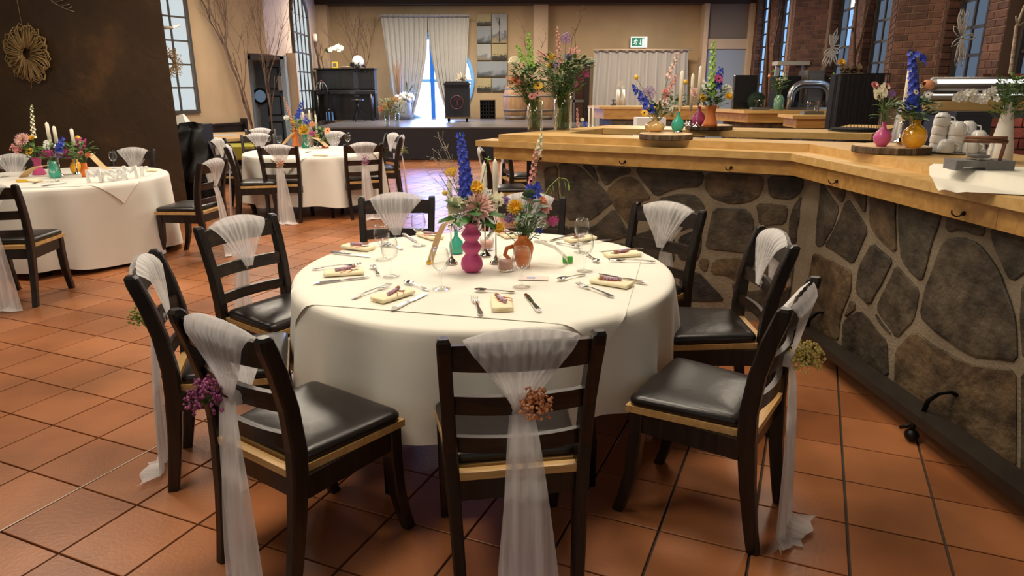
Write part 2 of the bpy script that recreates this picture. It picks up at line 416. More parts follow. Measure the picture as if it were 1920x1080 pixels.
# partition panels at the right of the back wall
pn = MB(); pn.box((5.80, 19.8, 3.25), (1.15, .3, .98)); struct(pn, 'wall_panel', mat('grey_brown_panel', (.20, .16, .125), .8), 'grey brown panel high on the back wall beside the brick wall')
pn = MB(); pn.box((5.78, 19.78, 2.62), (1.2, .38, .26)); pn.box((5.17, 19.72, 1.9), (.12, .4, 3.7)); pn.box((6.38, 19.7, 1.9), (.14, .4, 3.7)); struct(pn, 'trim_4', 'light', 'pale timber frame around the grey panels')
pn = MB(); pn.box((5.78, 19.8, 1.3), (1.12, .3, 2.5)); struct(pn, 'wall_screen', mat('blue_grey_screen', (.30, .35, .42), .6), 'blue grey screen below the pale beam')

# left rust-brown partition
dx = Vector((-.97, .243)); e0 = Vector((-3.90, 8.27)); e1 = e0+dx*7
nrm = Vector((.243, .97))
c = MB(); c.prism([tuple(e0), tuple(e1), tuple(e1+nrm*.25), tuple(e0+nrm*.25+Vector((-.22, .05)))], 0, CZ); struct(c, 'wall_left', 'brown', 'dark rust-brown plaster partition behind the left table')
c = MB(); c.prism([tuple(e0+Vector((.004, -.02))), tuple(e1+Vector((0, -.02))), tuple(e1), tuple(e0)], 0, .09); struct(c, 'baseboard_left', 'dark', 'dark skirting of the brown partition')

# tan wall behind it with the tall window, then the door alcove and the pale wall
K0 = Vector((-4.86, 14.5)); kd = Vector((-.393, -.919))
def wallseg(a, b, z0, z1, t=.2):
    a, b = Vector(a), Vector(b); d = (b-a).normalized(); n = Vector((d.y, -d.x))
    return [tuple(a), tuple(b), tuple(b-n*t), tuple(a-n*t)], z0, z1
def kp(s): return K0+kd*s
c = MB()
for s0, s1, z0, z1 in ((.55, 1.95, 0, CZ), (0, .55, 2.17, CZ), (1.95, 3.0, 0, 1.12), (3.0, 7.5, 0, CZ), (1.95, 3.0, 3.5, CZ)):
    a, b = kp(s0), kp(s1); n = Vector((.919, -.393))
    c.prism([tuple(a), tuple(b), tuple(b-n*.25), tuple(a-n*.25)], z0, z1)
struct(c, 'wall_tan', 'tan', 'sand coloured rough plaster wall with a tall window')
c = MB(); c.prism([(-4.90, 15.85), (-5.2, 20), (-5.45, 20), (-5.15, 15.85)], 0, CZ); c.prism([(-4.86, 14.5), (-4.90, 15.85), (-5.15, 15.85), (-5.1, 14.5)], 2.17, CZ)
struct(c, 'wall_light', 'light', 'pale wall to the right of the door')
def slatwin(name, org, du, cols, rows, w, h, z0, bar, pm, label, arch=False, depth=.05, paneset=None):
    """window: frame, cols x rows panes; org at lower left, du direction along the wall, facing normal = du rotated -90deg"""
    nn = Vector((du.y, -du.x)); o = MB(); W, HH = cols*w, rows*h
    def pt(u, z, d=0): return (org.x+du.x*u+nn.x*d, org.y+du.y*u+nn.y*d, z0+z)
    ang = math.atan2(du.y, du.x)
    def bar_(u0, u1, za, zb, d0, d1):
        u, z, d = (u0+u1)/2, (za+zb)/2, (d0+d1)/2
        o.box(pt(u, z, d), (abs(u1-u0), abs(d1-d0), abs(zb-za)), ang)
    b2 = bar*1.8
    bar_(-b2, 0, -b2, HH+(0 if arch else b2), -.02, depth); bar_(W, W+b2, -b2, HH+(0 if arch else b2), -.02, depth); bar_(0, W, -b2, 0, -.02, depth)
    if not arch: bar_(0, W, HH, HH+b2, -.02, depth)
    else:
        n = 12; rr = W/2
        pts = [pt(W/2-rr*math.cos(PI*i/n), HH+rr*.55*math.sin(PI*i/n), depth/2) for i in range(n+1)]
        o.tube(pts, bar*1.2, 6)
        for i in range(1, cols): bar_(i*w-bar/2, i*w+bar/2, HH, HH+rr*.5, -.01, depth*.6)
    for i in range(1, cols): bar_(i*w-bar/2, i*w+bar/2, 0, HH, -.01, depth*.6)
    for j in range(1, rows): bar_(0, W, j*h-bar/2, j*h+bar/2, -.01, depth*.6)
    root = o.build(name, 'muntin'); root['kind'] = 'structure'; root['label'] = label
    pb = MB(); pb.box((0, 0, 0), (w-bar, .012, h-bar), ang)
    meshes = {}
    for j in range(rows):
        for i in range(cols):
            k = paneset(i, j) if paneset else pm
            if k not in meshes: meshes[k] = pb.mesh('pane', k)
            p = bpy.data.objects.new('pane', meshes[k]); C.objects.link(p); p.parent = root; p.location = pt((i+.5)*w, (j+.5)*h, 0)
    if arch:
        ap = MB(); n = 10; rr = W/2-.02
        for i in range(n):
            a0, a1 = PI*i/n, PI*(i+1)/n
            ap.add([pt(W/2-rr*math.cos(a0), HH, 0), pt(W/2-rr*math.cos(a1), HH, 0), pt(W/2-rr*math.cos(a1), HH+rr*.53*math.sin(a1), 0), pt(W/2-rr*math.cos(a0), HH+rr*.53*math.sin(a0), 0)], [(0, 1, 2, 3)])
        p = ap.build('pane', pm, root)
    return root
# tall white-lit window in the tan wall
a = kp(2.95); slatwin('window_1', Vector((a.x, a.y)), -kd, 3, 6, .34, .385, 1.15, .028, 'skyw', 'tall steel-barred window with white panes beside the brown partition')
# arched window in the pale wall (facing the hall)
slatwin('window_2', Vector((-4.955, 16.55))+Vector((.02, 0)), Vector((-.067, .998)), 4, 5, .40, .43, 1.02, .035, 'skyw', 'arched many-paned window left of the piano', True, .05)
# door in its alcove
c = MB(); c.box((-5.66, 15.72, 1.1), (.10, .16, 2.2)); c.box((-4.93, 15.72, 1.1), (.10, .16, 2.2)); c.box((-5.3, 15.72, 2.16), (.8, .16, .1))
dr = struct(c, 'door_1', mat('pale_blue_door_frame', (.40, .52, .66), .5), 'dark panelled door in a pale blue frame')
l = MB(); l.box((-5.22, 15.76, 1.03), (.66, .05, 2.05)); lf = l.build('door_leaf', mat('slate_blue_door', (.085, .11, .145), .5), dr)
l = MB()
for z0, z1 in ((.15, .8), (.95, 1.35), (1.5, 1.95)):
    for sgn in (0, 1):
        l.box((-5.07, 15.722, (z0+z1)/2), (.02, .03, z1-z0)) if sgn else l.box((-5.35, 15.722, (z0+z1)/2), (.02, .03, z1-z0))
    l.box((-5.21, 15.722, z0), (.28, .03, .02)); l.box((-5.21, 15.722, z1), (.28, .03, .02))
l.build('door_panel_moulding', 'blackm', lf)
l = MB(); l.M = Matrix.Translation((-5.49, 15.70, 1.35)) @ Matrix.Rotation(PI/2, 4, 'X'); l.lathe([(.13, 0), (.17, 0), (.17, .04), (.13, .04), (.13, 0)], 24, cap=False); l.build('porthole_ring', 'iron', lf)
l = MB(); l.M = Matrix.Translation((-5.49, 15.715, 1.35)) @ Matrix.Rotation(PI/2, 4, 'X'); l.lathe([(.001, .0), (.13, 0), (.13, .01), (.001, .01)], 24, cap=False); l.build('porthole_glass', 'skyd', lf)
c = MB(); c.box((-5.5, 15.9, 1.1), (1.6, .08, 2.3)); c.box((-5.3, 15.79, 2.12), (.66, .02, .06)); struct(c, 'wall_alcove', 'light', 'back of the door alcove')
l = MB(); l.box((-5.0, 15.6, 1.62), (.09, .05, .30)); tag(l.build('door_closer', 'greyl'), 'pale grey box on the dark door frame', 'door closer')

# round daylight window behind the stage curtains
rw = MB(); rc = D(811, 150, 19.95); RR = 1.16
rw.M = Matrix.Translation(rc) @ Matrix.Rotation(PI/2, 4, 'X')
rw.lathe([(RR-.10, -.02), (RR, -.02), (RR, .08), (RR-.1, .08), (RR-.1, -.02)], 48, cap=False)
for q in (-.42, .42): rw.box((q*0, 0, .03), (.11, 2*RR-.1, .06)); 
rw.box((0, -.02, .03), (2*RR-.1, .09, .06)); rw.box((0, .98*RR*.62+.5, .03), (1.2, .06, .05))
root = rw.build('window_3', 'bluef'); root['kind'] = 'structure'; root['label'] = 'big round daylight window behind the stage curtains'
for sx in (-1, 1):
    for sz in (-1, 1):
        q = MB(); n = 12; r = RR-.1
        pts = [(rc.x, rc.y, rc.z)]+[(rc.x+sx*r*math.sin(PI/2*i/n), rc.y, rc.z+sz*r*math.cos(PI/2*i/n)) for i in range(n+1)]
        q.add(pts, [(0, i+1, i+2) for i in range(n)]); q.build('pane', 'skyb', root)

# ---- brick wall on the right
def wx(y): return 5.34+.115*(y-9.94)
BL, BH, BJ = .24, .071, .012
bm_full = None
def brickmesh(L, Hh, m='brick'):
    b = MB(); b.rings([[(-L/2, -.02, -Hh/2), (L/2, -.02, -Hh/2), (L/2, -.02, Hh/2), (-L/2, -.02, Hh/2)],
                      [(-L/2, .004, -Hh/2), (L/2, .004, -Hh/2), (L/2, .004, Hh/2), (-L/2, .004, Hh/2)],
                      [(-L/2+.004, .009, -Hh/2+.004), (L/2-.004, .009, -Hh/2+.004), (L/2-.004, .009, Hh/2-.004), (-L/2+.004, .009, Hh/2-.004)]][::1], False, True)
    return b.mesh('brick', m)
BM = {k: brickmesh(l, BH) for k, l in (('f', BL), ('h', BL/2-BJ/2), ('q', .17), ('s', .06))}
BLEN = dict(f=BL, h=BL/2-BJ/2, q=.17, s=.06)
nb = [0]
def brickface(parent, a, b, z0, z1, single, farmb, seed=0, mats=None):
    """lay courses of bricks on the vertical plane a->b (inside seen with a on the right)"""
    a, b = Vector(a), Vector(b); L = (b-a).length; d = (b-a)/L; n = Vector((-d.y, d.x))
    if n.dot(-a) < 0: n = -n
    ang = math.atan2(d.y, d.x)
    if Vector((math.cos(ang+PI/2), math.sin(ang+PI/2))).dot(n) < 0: ang += PI
    rows = int((z1-z0)/(BH+BJ))
    for r in range(rows):
        z = z0+(r+.5)*(BH+BJ); u = BJ/2; seq = 'f' if (r+seed) % 2 else 'h'
        first = True
        while u < L-.035:
            k = ('h' if (r+seed) % 2 else 'q') if first else random.choice('ffh'); first = False
            l = BLEN[k]
            if u+l > L-.004:
                l = L-.004-u
                if l < .04: break
                k = None
            c = a+d*(u+l/2)
            if single and nb[0] < 295:
                nb[0] += 1
                sc = 1
                me = BM[k] if k else BM['h']
                o = bpy.data.objects.new('brick', me); C.objects.link(o); o.parent = parent
                o.location = (c.x, c.y, z); o.rotation_euler = (0, 0, ang)
                if not k: o.scale = (l/BLEN['h'], 1, 1)
            else:
                farmb.box((c.x, c.y, z), (l, .022, BH), ang)
            u += l+BJ
piers = [(6.2, 7.38, 'wall_right_near'), (7.80, 8.84, None), (8.84, 10.6, None)]
wr = MB()
for y0, y1 in ((5.0, 6.6), (7.55, 7.92), (8.90, 10.55), (11.58, 12.08), (13.25, 16.1), (17.2, 17.95), (19.25, 20.0)):
    wr.prism([(wx(y0), y0), (wx(y1), y1), (wx(y1)+.45, y1), (wx(y0)+.45, y0)], 0, CZ)
wr.prism([(wx(5), 5), (wx(20), 20), (wx(20)+.45, 20), (wx(5)+.45, 5)], 0, .85)
# splayed brick buttresses
PA, PB, PC = Vector((wx(8.95), 8.95)), Vector((4.90, 9.39)), Vector((wx(10.5), 10.5))
QA, QB, QC = Vector((wx(13.4), 13.4)), Vector((5.35, 13.94)), Vector((wx(15.9), 15.9))
wr.prism([tuple(PA), tuple(PB), tuple(PC)], 0, CZ); wr.prism([tuple(QA), tuple(QB), tuple(QC)], 0, CZ)
wright = struct(wr, 'wall_right', 'bmortar', 'brown brick wall with tall leaded windows on the right')
fb = MB()
brickface(wright, PB, PA, 1.25, 3.0, True, fb)
brickface(wright, PC, PB, 1.25, 3.0, False, fb, 1)
brickface(wright, (wx(7.92), 7.92), (wx(7.55), 7.55), 1.3, 2.9, True, fb)
brickface(wright, QB, QA, 1.2, 3.35, True, fb)
brickface(wright, QC, QB, 1.2, 3.6, False, fb, 1)
for y0, y1 in ((11.58, 12.08), (8.90, 9.0), (17.2, 17.95), (19.25, 20.0), (5.0, 6.6)):
    brickface(wright, (wx(y1), y1), (wx(y0), y0), 1.1, CZ, y0 == 11.58, fb)
# window reveals in brick
for y in (7.92, 8.90, 10.55, 11.58, 12.08, 13.25, 16.1, 17.2, 17.95, 19.25):
    brickface(wright, (wx(y)+.012, y+(.012 if y in (7.92, 10.55, 12.08, 16.1, 17.95) else -.012)), (wx(y)+.20, y+(.012 if y in (7.92, 10.55, 12.08, 16.1, 17.95) else -.012)), 1.1, CZ, False, fb)
o = fb.build('brick', 'bricki', wright); o['kind'] = 'stuff'
print('single bricks', nb[0])
wins = [(17.97, 19.22, 'window_4', 'sky'), (16.12, 17.18, 'window_5', 'sky'), (12.10, 13.23, 'window_6', None), (10.57, 11.56, 'window_7', None), (7.94, 8.88, 'window_8', 'skyd'), (6.62, 7.53, 'window_9', 'skyd')]
wl = {'window_4': 'farthest tall blue window in the brick wall', 'window_5': 'second farthest blue window in the brick wall', 'window_6': 'leaded window left of the narrow brick pier, third from the back',
      'window_7': 'leaded window right of the narrow brick pier, fourth from the back', 'window_8': 'dull grey leaded window behind the big wire star', 'window_9': 'grey leaded window at the right edge behind the birch branch'}
for y0, y1, nm, k in wins:
    d = Vector((wx(y0)-wx(y1), y0-y1)).normalized(); W = (Vector((wx(y0), y0))-Vector((wx(y1), y1))).length-.12
    org = Vector((wx(y1)+.2, y1))+d*.06
    def ps(i, j, nm=nm):
        if nm == 'window_6': return 'skyd' if i == 0 or (i == 1 and j < 4) else ('sky' if j % 3 else 'skyb')
        if nm == 'window_7': return 'skyd' if i == 0 else random.choice(['sky', 'skyd', 'skyd'])
        if nm == 'window_9': return 'skyd'
        return 'skyd'
    slatwin(nm, org, d, 3, 9, W/3, .31, .95, .035, k or 'sky', wl[nm], False, .05, None if k == 'sky' else ps)

# ================================================================ STAGE and what stands on it
stz = .70
c = MB(); c.box((-1.25, 17.62, stz/2-.01), (6.1, 4.6, stz-.04)); stg = thing('stage', 'low stage with black front and worn grey boards', 'stage')
c.build('stage_front', 'stagef', stg)
for i in range(12):
    q = MB(); q.bbox((-1.25, 15.49+i*.385, stz-.015), (6.14, .381, .03), .003); q.build('board', 'stage', stg)

def curtain(name, label, Y, tl, tr, fl_, fr_, ytop, ybot, mm, group=None, folds=9, amp=.05):
    """tl,tr px at top; fl_,fr_ functions of t giving left/right px"""
    b = MB()
    def fn(u, v):
        y = ytop+(ybot-ytop)*v
        x = fl_(v)*(1-u)+fr_(v)*u
        p = D(x, y, Y); p.y += amp*math.sin(u*folds*2*PI+2*math.sin(v*2))*(.35+.65*v)-.02*math.sin(u*folds*4*PI+v*5)
        return p
    b.grid(fn, folds*10, 14)
    o = b.build(name, mm); tag(o, label, 'curtain', group); return o
curtain('stage_curtain', 'pale grey curtain at the left of the round window', 19.55, 715, 801, lambda v: 714+30*v**1.1, lambda v: 801-36*max(0, v-.25)**1.6*1.2, 27, 221, 'curtain')
curtain('stage_curtain', 'pale grey curtain at the right of the round window', 19.55, 802, 880, lambda v: 802+38*v**1.9, lambda v: 880-10*v, 27, 221, 'curtain')
b = MB(); p, q = D(711, 30, 19.45), D(884, 30, 19.45); b.tube([p, q], .015, 6); tag(b.build('curtain_rod', 'greyl'), 'pale rod over the two stage curtains', 'curtain rod')
curtain('exit_curtain', 'grey curtain under the exit sign, left half', 19.45, 1114, 1205, lambda v: 1114-4*v, lambda v: 1207, 92, 240, 'curtain2', folds=5, amp=.08)
curtain('exit_curtain', 'grey curtain under the exit sign, right half', 19.45, 1205, 1290, lambda v: 1203, lambda v: 1290, 92, 240, 'curtain2', folds=5, amp=.08)
b = MB(); p, q = D(1112, 93, 19.35), D(1299, 93, 19.35); b.tube([p, q], .022, 8); tag(b.build('curtain_rod', 'light'), 'pale rod across the top of the grey exit curtains', 'curtain rod')

# exit sign
ex = thing('exit_sign', 'green emergency exit sign with running man and down arrow', 'sign', D(1198, 79, 19.8))
b = MB(); b.box((0, 0, 0), (.44, .06, .28)); b.build('sign_case', 'swhite', ex)
b = MB(); b.box((-.03, -.034, 0), (.34, .01, .22)); b.build('green_panel', 'sgreen', ex)
b = MB()
b.sphere((-.085, -.043, .075), .018, 8, 4)
for pts in (((-.09, .055), (-.105, 0)), ((-.09, .045), (-.06, .02), (-.045, .035)), ((-.095, .045), (-.13, .03), (-.14, 0)), ((-.105, 0), (-.075, -.03), (-.085, -.075)), ((-.105, 0), (-.13, -.04), (-.165, -.045))):
    b.tube([(x, -.043, z) for x, z in pts], .010, 5)
b.build('running_figure', 'swhite', ex)
b = MB(); b.tube([(.03, -.043, .07), (.03, -.043, -.04)], .008, 5); b.add([(.005, -.045, -.03), (.055, -.045, -.03), (.03, -.045, -.075)], [(0, 1, 2), (2, 1, 0)]); b.build('down_arrow', 'swhite', ex)
b = MB(); b.box((.105, -.043, 0), (.055, .008, .19)); b.build('door_symbol', 'swhite', ex)

# picture panels: five rows of canvases, muted dune and boat landscapes
def canvasmat(name, c0, c1, c2, sc):
    m, nt, b = nmat(name); N, L = nt.nodes, nt.links
    tc = N.new('ShaderNodeTexCoord'); sx = N.new('ShaderNodeSeparateXYZ'); L.new(tc.outputs['Generated'], sx.inputs[0])
    n = N.new('ShaderNodeTexNoise'); n.inputs['Scale'].default_value = sc; n.inputs['Detail'].default_value = 4; L.new(tc.outputs['Generated'], n.inputs['Vector'])
    ad = N.new('ShaderNodeMath'); ad.operation = 'MULTIPLY_ADD'; L.new(n.outputs[0], ad.inputs[0]); ad.inputs[1].default_value = .9; L.new(sx.outputs['Z'], ad.inputs[2])
    cr = N.new('ShaderNodeValToRGB'); e = cr.color_ramp.elements; e[0].position = .55; e[0].color = (*c0, 1); e[1].position = 1.15/1.4; e[1].color = (*c2, 1); k = e.new(.72); k.color = (*c1, 1)
    L.new(ad.outputs[0], cr.inputs[0]); L.new(cr.outputs[0], b.inputs['Base Color']); b.inputs['Roughness'].default_value = .6; return m
cm = [canvasmat('grass_canvas', (.01, .01, .008), (.05, .045, .03), (.36, .30, .16), 9), canvasmat('dune_canvas', (.28, .22, .12), (.10, .11, .12), (.32, .33, .33), 3),
      canvasmat('sea_canvas', (.22, .18, .11), (.16, .18, .20), (.34, .34, .32), 2), canvasmat('boat_canvas', (.05, .055, .06), (.14, .16, .18), (.24, .27, .29), 3)]
for i, (x0, x1, y0, y1, k, lb) in enumerate(((894, 921, 26, 48, 0, 'reed picture, top left of the picture column'), (894, 921, 49, 81, 3, 'boat picture under the top left reeds'), (894, 921, 82, 113, 2, 'pale dune picture in the left row'),
    (894, 951, 115, 144, 3, 'wide picture of boats on a grey shore'), (894, 921, 146, 171, 0, 'reed picture, bottom left of the picture column'), (922, 951, 26, 81, 1, 'tall picture of a lone bare tree'),
    (922, 951, 82, 113, 0, 'dark reeds against a yellow sky'), (922, 951, 146, 171, 3, 'blue grey picture, bottom right of the picture column'))):
    p, q = D(x0+.4, y1-.4, 19.93), D(x1-.4, y0+.4, 19.93)
    t = thing('canvas_picture', lb, 'picture', ((p.x+q.x)/2, 19.95, (p.z+q.z)/2))
    b = MB(); b.box((0, 0, 0), (q.x-p.x, .05, q.z-p.z)); b.build('canvas', cm[k], t)
    if k == 1:
        b = MB(); b.tube([(0, -.03, -(q.z-p.z)*.45), (0.01, -.03, .05), (.0, -.03, .25)], .008, 4)
        for j in range(9): b.tube([(0, -.03, .05+j*.02), (random.uniform(-.12, .12), -.03, .18+j*.025)], .003, 3)
        b.build('painted_tree', 'blackm', t)

def lathething(name, label, cat, loc, prof, m, n=24, group=None):
    b = MB(); b.lathe(prof, n); o = b.build(name, m); o.location = loc; return tag(o, label, cat, group)

# piano
pl, pr_ = D(594, 228, 18.3), D(702, 228, 18.3); pw = pr_.x-pl.x
pt_ = thing('upright_piano', 'black upright piano with closed keyboard lid on the stage', 'piano', ((pl.x+pr_.x)/2, 18.6, stz))
b = MB(); b.bbox((0, .18, .63), (pw, .34, 1.26), .01); b.build('case', 'black', pt_)
b = MB(); b.bbox((0, .15, 1.28), (pw+.08, .46, .04), .008); b.build('top_lid', 'black', pt_)
b = MB(); b.box((0, 0, 1.02), (pw-.16, .02, .40)); b.build('upper_panel', 'black', pt_)
b = MB(); b.box((0, 0, .34), (pw-.18, .02, .52)); b.build('lower_panel', 'black', pt_)
b = MB(); b.bbox((0.04, -.14, .70), (pw+.04, .34, .11), .02); b.build('key_bed', 'black', pt_)
b = MB(); b.bbox((0.04, -.10, .80), (pw-.02, .26, .03), .01); b.box((.04, .02, .85), (pw-.1, .03, .10)); b.build('keyboard_lid', 'black', pt_)
for s_ in (-1, 1):
    b = MB(); b.tube([(s_*(pw/2-.05), -.26, .66), (s_*(pw/2-.05), -.26, .3), (s_*(pw/2-.05), -.26, 0.01)], [.05, .03, .04], 8); b.build('leg', 'black', pt_)
    b = MB(); b.box((s_*(pw/2-.05), -.12, .03), (.07, .32, .06)); b.build('toe_block', 'black', pt_)
pz = stz+1.30
# stool
ps_ = D(674, 226, 17.9); t = thing('piano_stool', 'round black piano stool with curved iron legs', 'stool', (ps_.x, 17.75, stz))
b = MB(); b.lathe([(.001, .50), (.16, .50), (.17, .52), (.16, .54), (.001, .54)], 20, cap=False); b.build('seat', 'black', t)
b = MB(); b.tube([(0, 0, .5), (0, 0, .25)], .022, 8); b.build('post', 'iron', t)
for k in range(3):
    a = k*2*PI/3+.4; b = MB(); b.tube([(0, 0, .3), (.08*math.cos(a), .08*math.sin(a), .24), (.13*math.cos(a), .13*math.sin(a), .12), (.2*math.cos(a), .2*math.sin(a), 0.01)], .012, 6); b.build('leg', 'iron', t)
# things on the piano
def tree(name, label, base, hgt, spread, m, seed, n0=3, levels=4, rad=.03, cat='branch', lean=0):
    rnd = random.Random(seed); b = MB()
    def grow(p, d, L, r, lev):
        pts = [p]; q = p
        for i in range(4):
            d = (d+Vector((rnd.gauss(0, .10), rnd.gauss(0, .10), .04))).normalized(); q = q+d*L/4; pts.append(q)
        b.tube(pts, [r*(1-.12*i) for i in range(5)], 5 if lev < 2 else 3)
        if lev < levels:
            for k in range(rnd.choice((2, 3)) if lev else n0):
                st_ = pts[rnd.choice((2, 3, 4))]; a = rnd.uniform(0, 2*PI); nd = (d+Vector((math.cos(a), math.sin(a)*.6, rnd.uniform(.0, .5)))*spread).normalized()
                grow(st_, nd, L*rnd.uniform(.55, .8), r*.55, lev+1)
    grow(Vector((0, 0, 0)), Vector((lean, 0, 1)).normalized(), hgt*.42, rad, 0)
    o = b.build(name, m); o.location = base; return tag(o, label, cat)
tree('bare_branch', 'bare branch rising behind the piano', (D(668, 120, 19.3).x, 19.3, stz), 3.4, .45, 'twig', 4, 3, 5, .03)
tree('bare_branch', 'big bare branch standing by the sand coloured wall left of the door', (D(484, 200, 13.2).x, 13.2, 0), 4.0, .40, 'twig', 11, 5, 6, .030, lean=-.12)
tree('bare_branch', 'second thinner bare branch right beside the door', (D(492, 200, 13.3).x, 13.45, 0), 3.5, .30, 'twig', 23, 4, 5, .022, lean=-.06)
tree('bare_branch', 'twisted twigs at the left end of the piano top', (D(605, 120, 18.7).x, 18.75, pz), .75, .6, 'twig', 5, 4, 3, .014)
p = D(612, 122, 18.65); t = thing('glass_vase', 'clear glass vase with white orchid on the piano', 'vase', (p.x, 18.65, pz))
b = MB(); b.lathe([(.05, 0), (.055, .1), (.04, .19), (.03, .22)], 12, cap=False); b.build('glass_body', 'vglass', t)
b = MB(); b.lathe([(.001, 0), (.028, .0), (.028, .10), (.001, .10)], 8, c=(p.x-.42*0, 0, 0), cap=False)
t = thing('pillar_candle', 'white candle on a gnarled root at the piano', 'candle', (D(595, 120, 18.8).x, 18.8, pz))
b = MB(); b.lathe([(.001, .66), (.05, .66), (.05, .84), (.001, .84)], 12, cap=False); b.build('wax', 'wax', t)
b = MB(); b.tube([(.05, 0, 0), (.02, 0, .3), (-.02, 0, .5), (0, 0, .66)], [.03, .02, .025, .05], 6); b.build('root_stand', 'twig', t)
def petals(b, c, nrm, r, n, w=.5, cup=.2, twist=0):
    nrm = Vector(nrm).normalized(); a = nrm.orthogonal().normalized(); bb = nrm.cross(a); c = Vector(c)
    for i in range(n):
        th = 2*PI*i/n+twist; d = a*math.cos(th)+bb*math.sin(th); s_ = a*-math.sin(th)+bb*math.cos(th)
        tip = c+d*r+nrm*r*cup; mid = c+d*r*.6+nrm*r*cup*.35
        b.add([c, mid+s_*r*w*.5, tip, mid-s_*r*w*.5], [(0, 1, 2), (0, 2, 3)])
def leafs(b, c, d, L, W):
    d = Vector(d).normalized(); s_ = d.cross(Vector((0, 0, 1))); s_ = s_.normalized() if s_.length > .1 else Vector((1, 0, 0)); u = s_.cross(d); c = Vector(c)
    v = [c, c+d*L*.35+s_*W/2-u*W*.05, c+d*L*.75+s_*W*.38-u*L*.06, c+d*L-u*L*.15, c+d*L*.75-s_*W*.38-u*L*.06, c+d*L*.35-s_*W/2-u*W*.05, c+d*L*.35+u*W*.12, c+d*L*.75]
    b.add(v, [(0, 1, 6), (0, 6, 5), (1, 2, 7, 6), (6, 7, 4, 5), (2, 3, 7), (7, 3, 4)])
b = MB()
q0 = D(615, 100, 18.65)
for x, y in ((628, 90), (634, 87), (640, 90), (620, 93), (636, 93)):
    q = D(x, y, 18.6); petals(b, q-Vector((q0.x, 18.65, q0.z)), (random.uniform(-.3, .3), -1, .2), .075, 5, .9, .1)
o = b.build('orchid_spray', 'whitef'); o.location = (q0.x, 18.65, q0.z); tag(o, 'white orchid blossoms above the piano', 'flower')
b = MB()
for k in range(5): leafs(b, (0, 0, 0), (random.uniform(-1, 1), -.4, 1.2), .16, .05)
b.tube([(0, 0, -.18), (0, 0, 0), (.1, 0, .09), (.22, -.02, .1)], .006, 4); b.build('orchid_leaves', 'leaf', o)
p = D(628, 124, 18.5); t = thing('photo_frame', 'small gold framed photo on the piano', 'photo frame', (p.x, 18.5, pz))
b = MB(); b.box((0, 0, .075), (.15, .02, .15)); b.build('frame', 'yel', t)
b = MB(); b.box((0, -.012, .075), (.09, .008, .09)); b.build('photo', 'grey', t)
b = MB(); b.sphere((0, 0, .16), .15, 14, 8)
o = b.build('wreath_ball', 'whitef'); o.location = (D(670, 110, 18.5).x, 18.55, pz); tag(o, 'white flower ball with dark berries hanging over the piano edge', 'decoration')
b = MB()
for k in range(60):
    a = random.uniform(0, 2*PI); b.octa((random.uniform(-.19, .19), -.14+random.uniform(-.05, .04), random.uniform(-.10, .13) if abs(a) > 1 else .05), .022)
b.build('dark_berries', 'blackm', o)
b = MB(); b.tube([(.0, 0, .02), (.2, -.02, .03), (.38, 0, .02)], .02, 5); o = b.build('driftwood', 'birch'); o.location = (D(640, 120, 18.5).x, 18.5, pz); tag(o, 'short pale branch lying on the piano', 'branch')
# little black side table with bowl frame
t = thing('side_table', 'small black table left of the piano', 'table', (D(591, 200, 17.9).x+.16, 17.9, stz))
b = MB(); b.box((0, 0, .74), (.42, .36, .035)); b.build('table_top', 'blackm', t)
for a in (-1, 1):
    for c_ in (-1, 1): b = MB(); b.box((a*.18, c_*.15, .36), (.035, .035, .72)); b.build('leg', 'blackm', t)
t2 = thing('wire_lantern', 'wire arch with a star on the small black table', 'decoration', (D(591, 170, 17.9).x+.16, 17.9, stz+.758))
b = MB()
for a in (0, PI/2): b.tube([(.14*math.cos(i*PI/10)*math.cos(a), .14*math.cos(i*PI/10)*math.sin(a), .2*math.sin(i*PI/10)) for i in range(11)], .007, 5)
b.build('wire_frame', 'greyl', t2)
b = MB(); b.sphere((0, 0, .22), .03, 6, 4); b.build('finial', 'logo', t2)
# paper bags
for i, (x, y, cc, lb) in enumerate(((619, 218, (.10, .25, .6), 'small light blue gift bag at the foot of the piano'), (611, 212, (.02, .06, .25), 'dark blue gift bag behind the light blue one'))):
    q = G(x, 226 if i == 0 else 222, stz); b = MB(); b.rings([[(-.09, -.05, 0), (.09, -.05, 0), (.09, .05, 0), (-.09, .05, 0)], [(-.085, -.02, .22), (.085, -.02, .22), (.085, .02, .22), (-.085, .02, .22)]], True, True)
    t = thing('gift_bag', lb, 'bag', (q.x, q.y, stz)); b.build('bag_body', mat('bag%d' % i, cc, .6), t)
    b = MB(); b.tube([(-.04, 0, .22), (-.03, 0, .28), (.03, 0, .28), (.04, 0, .22)], .005, 4); b.build('handle', 'whitem', t)
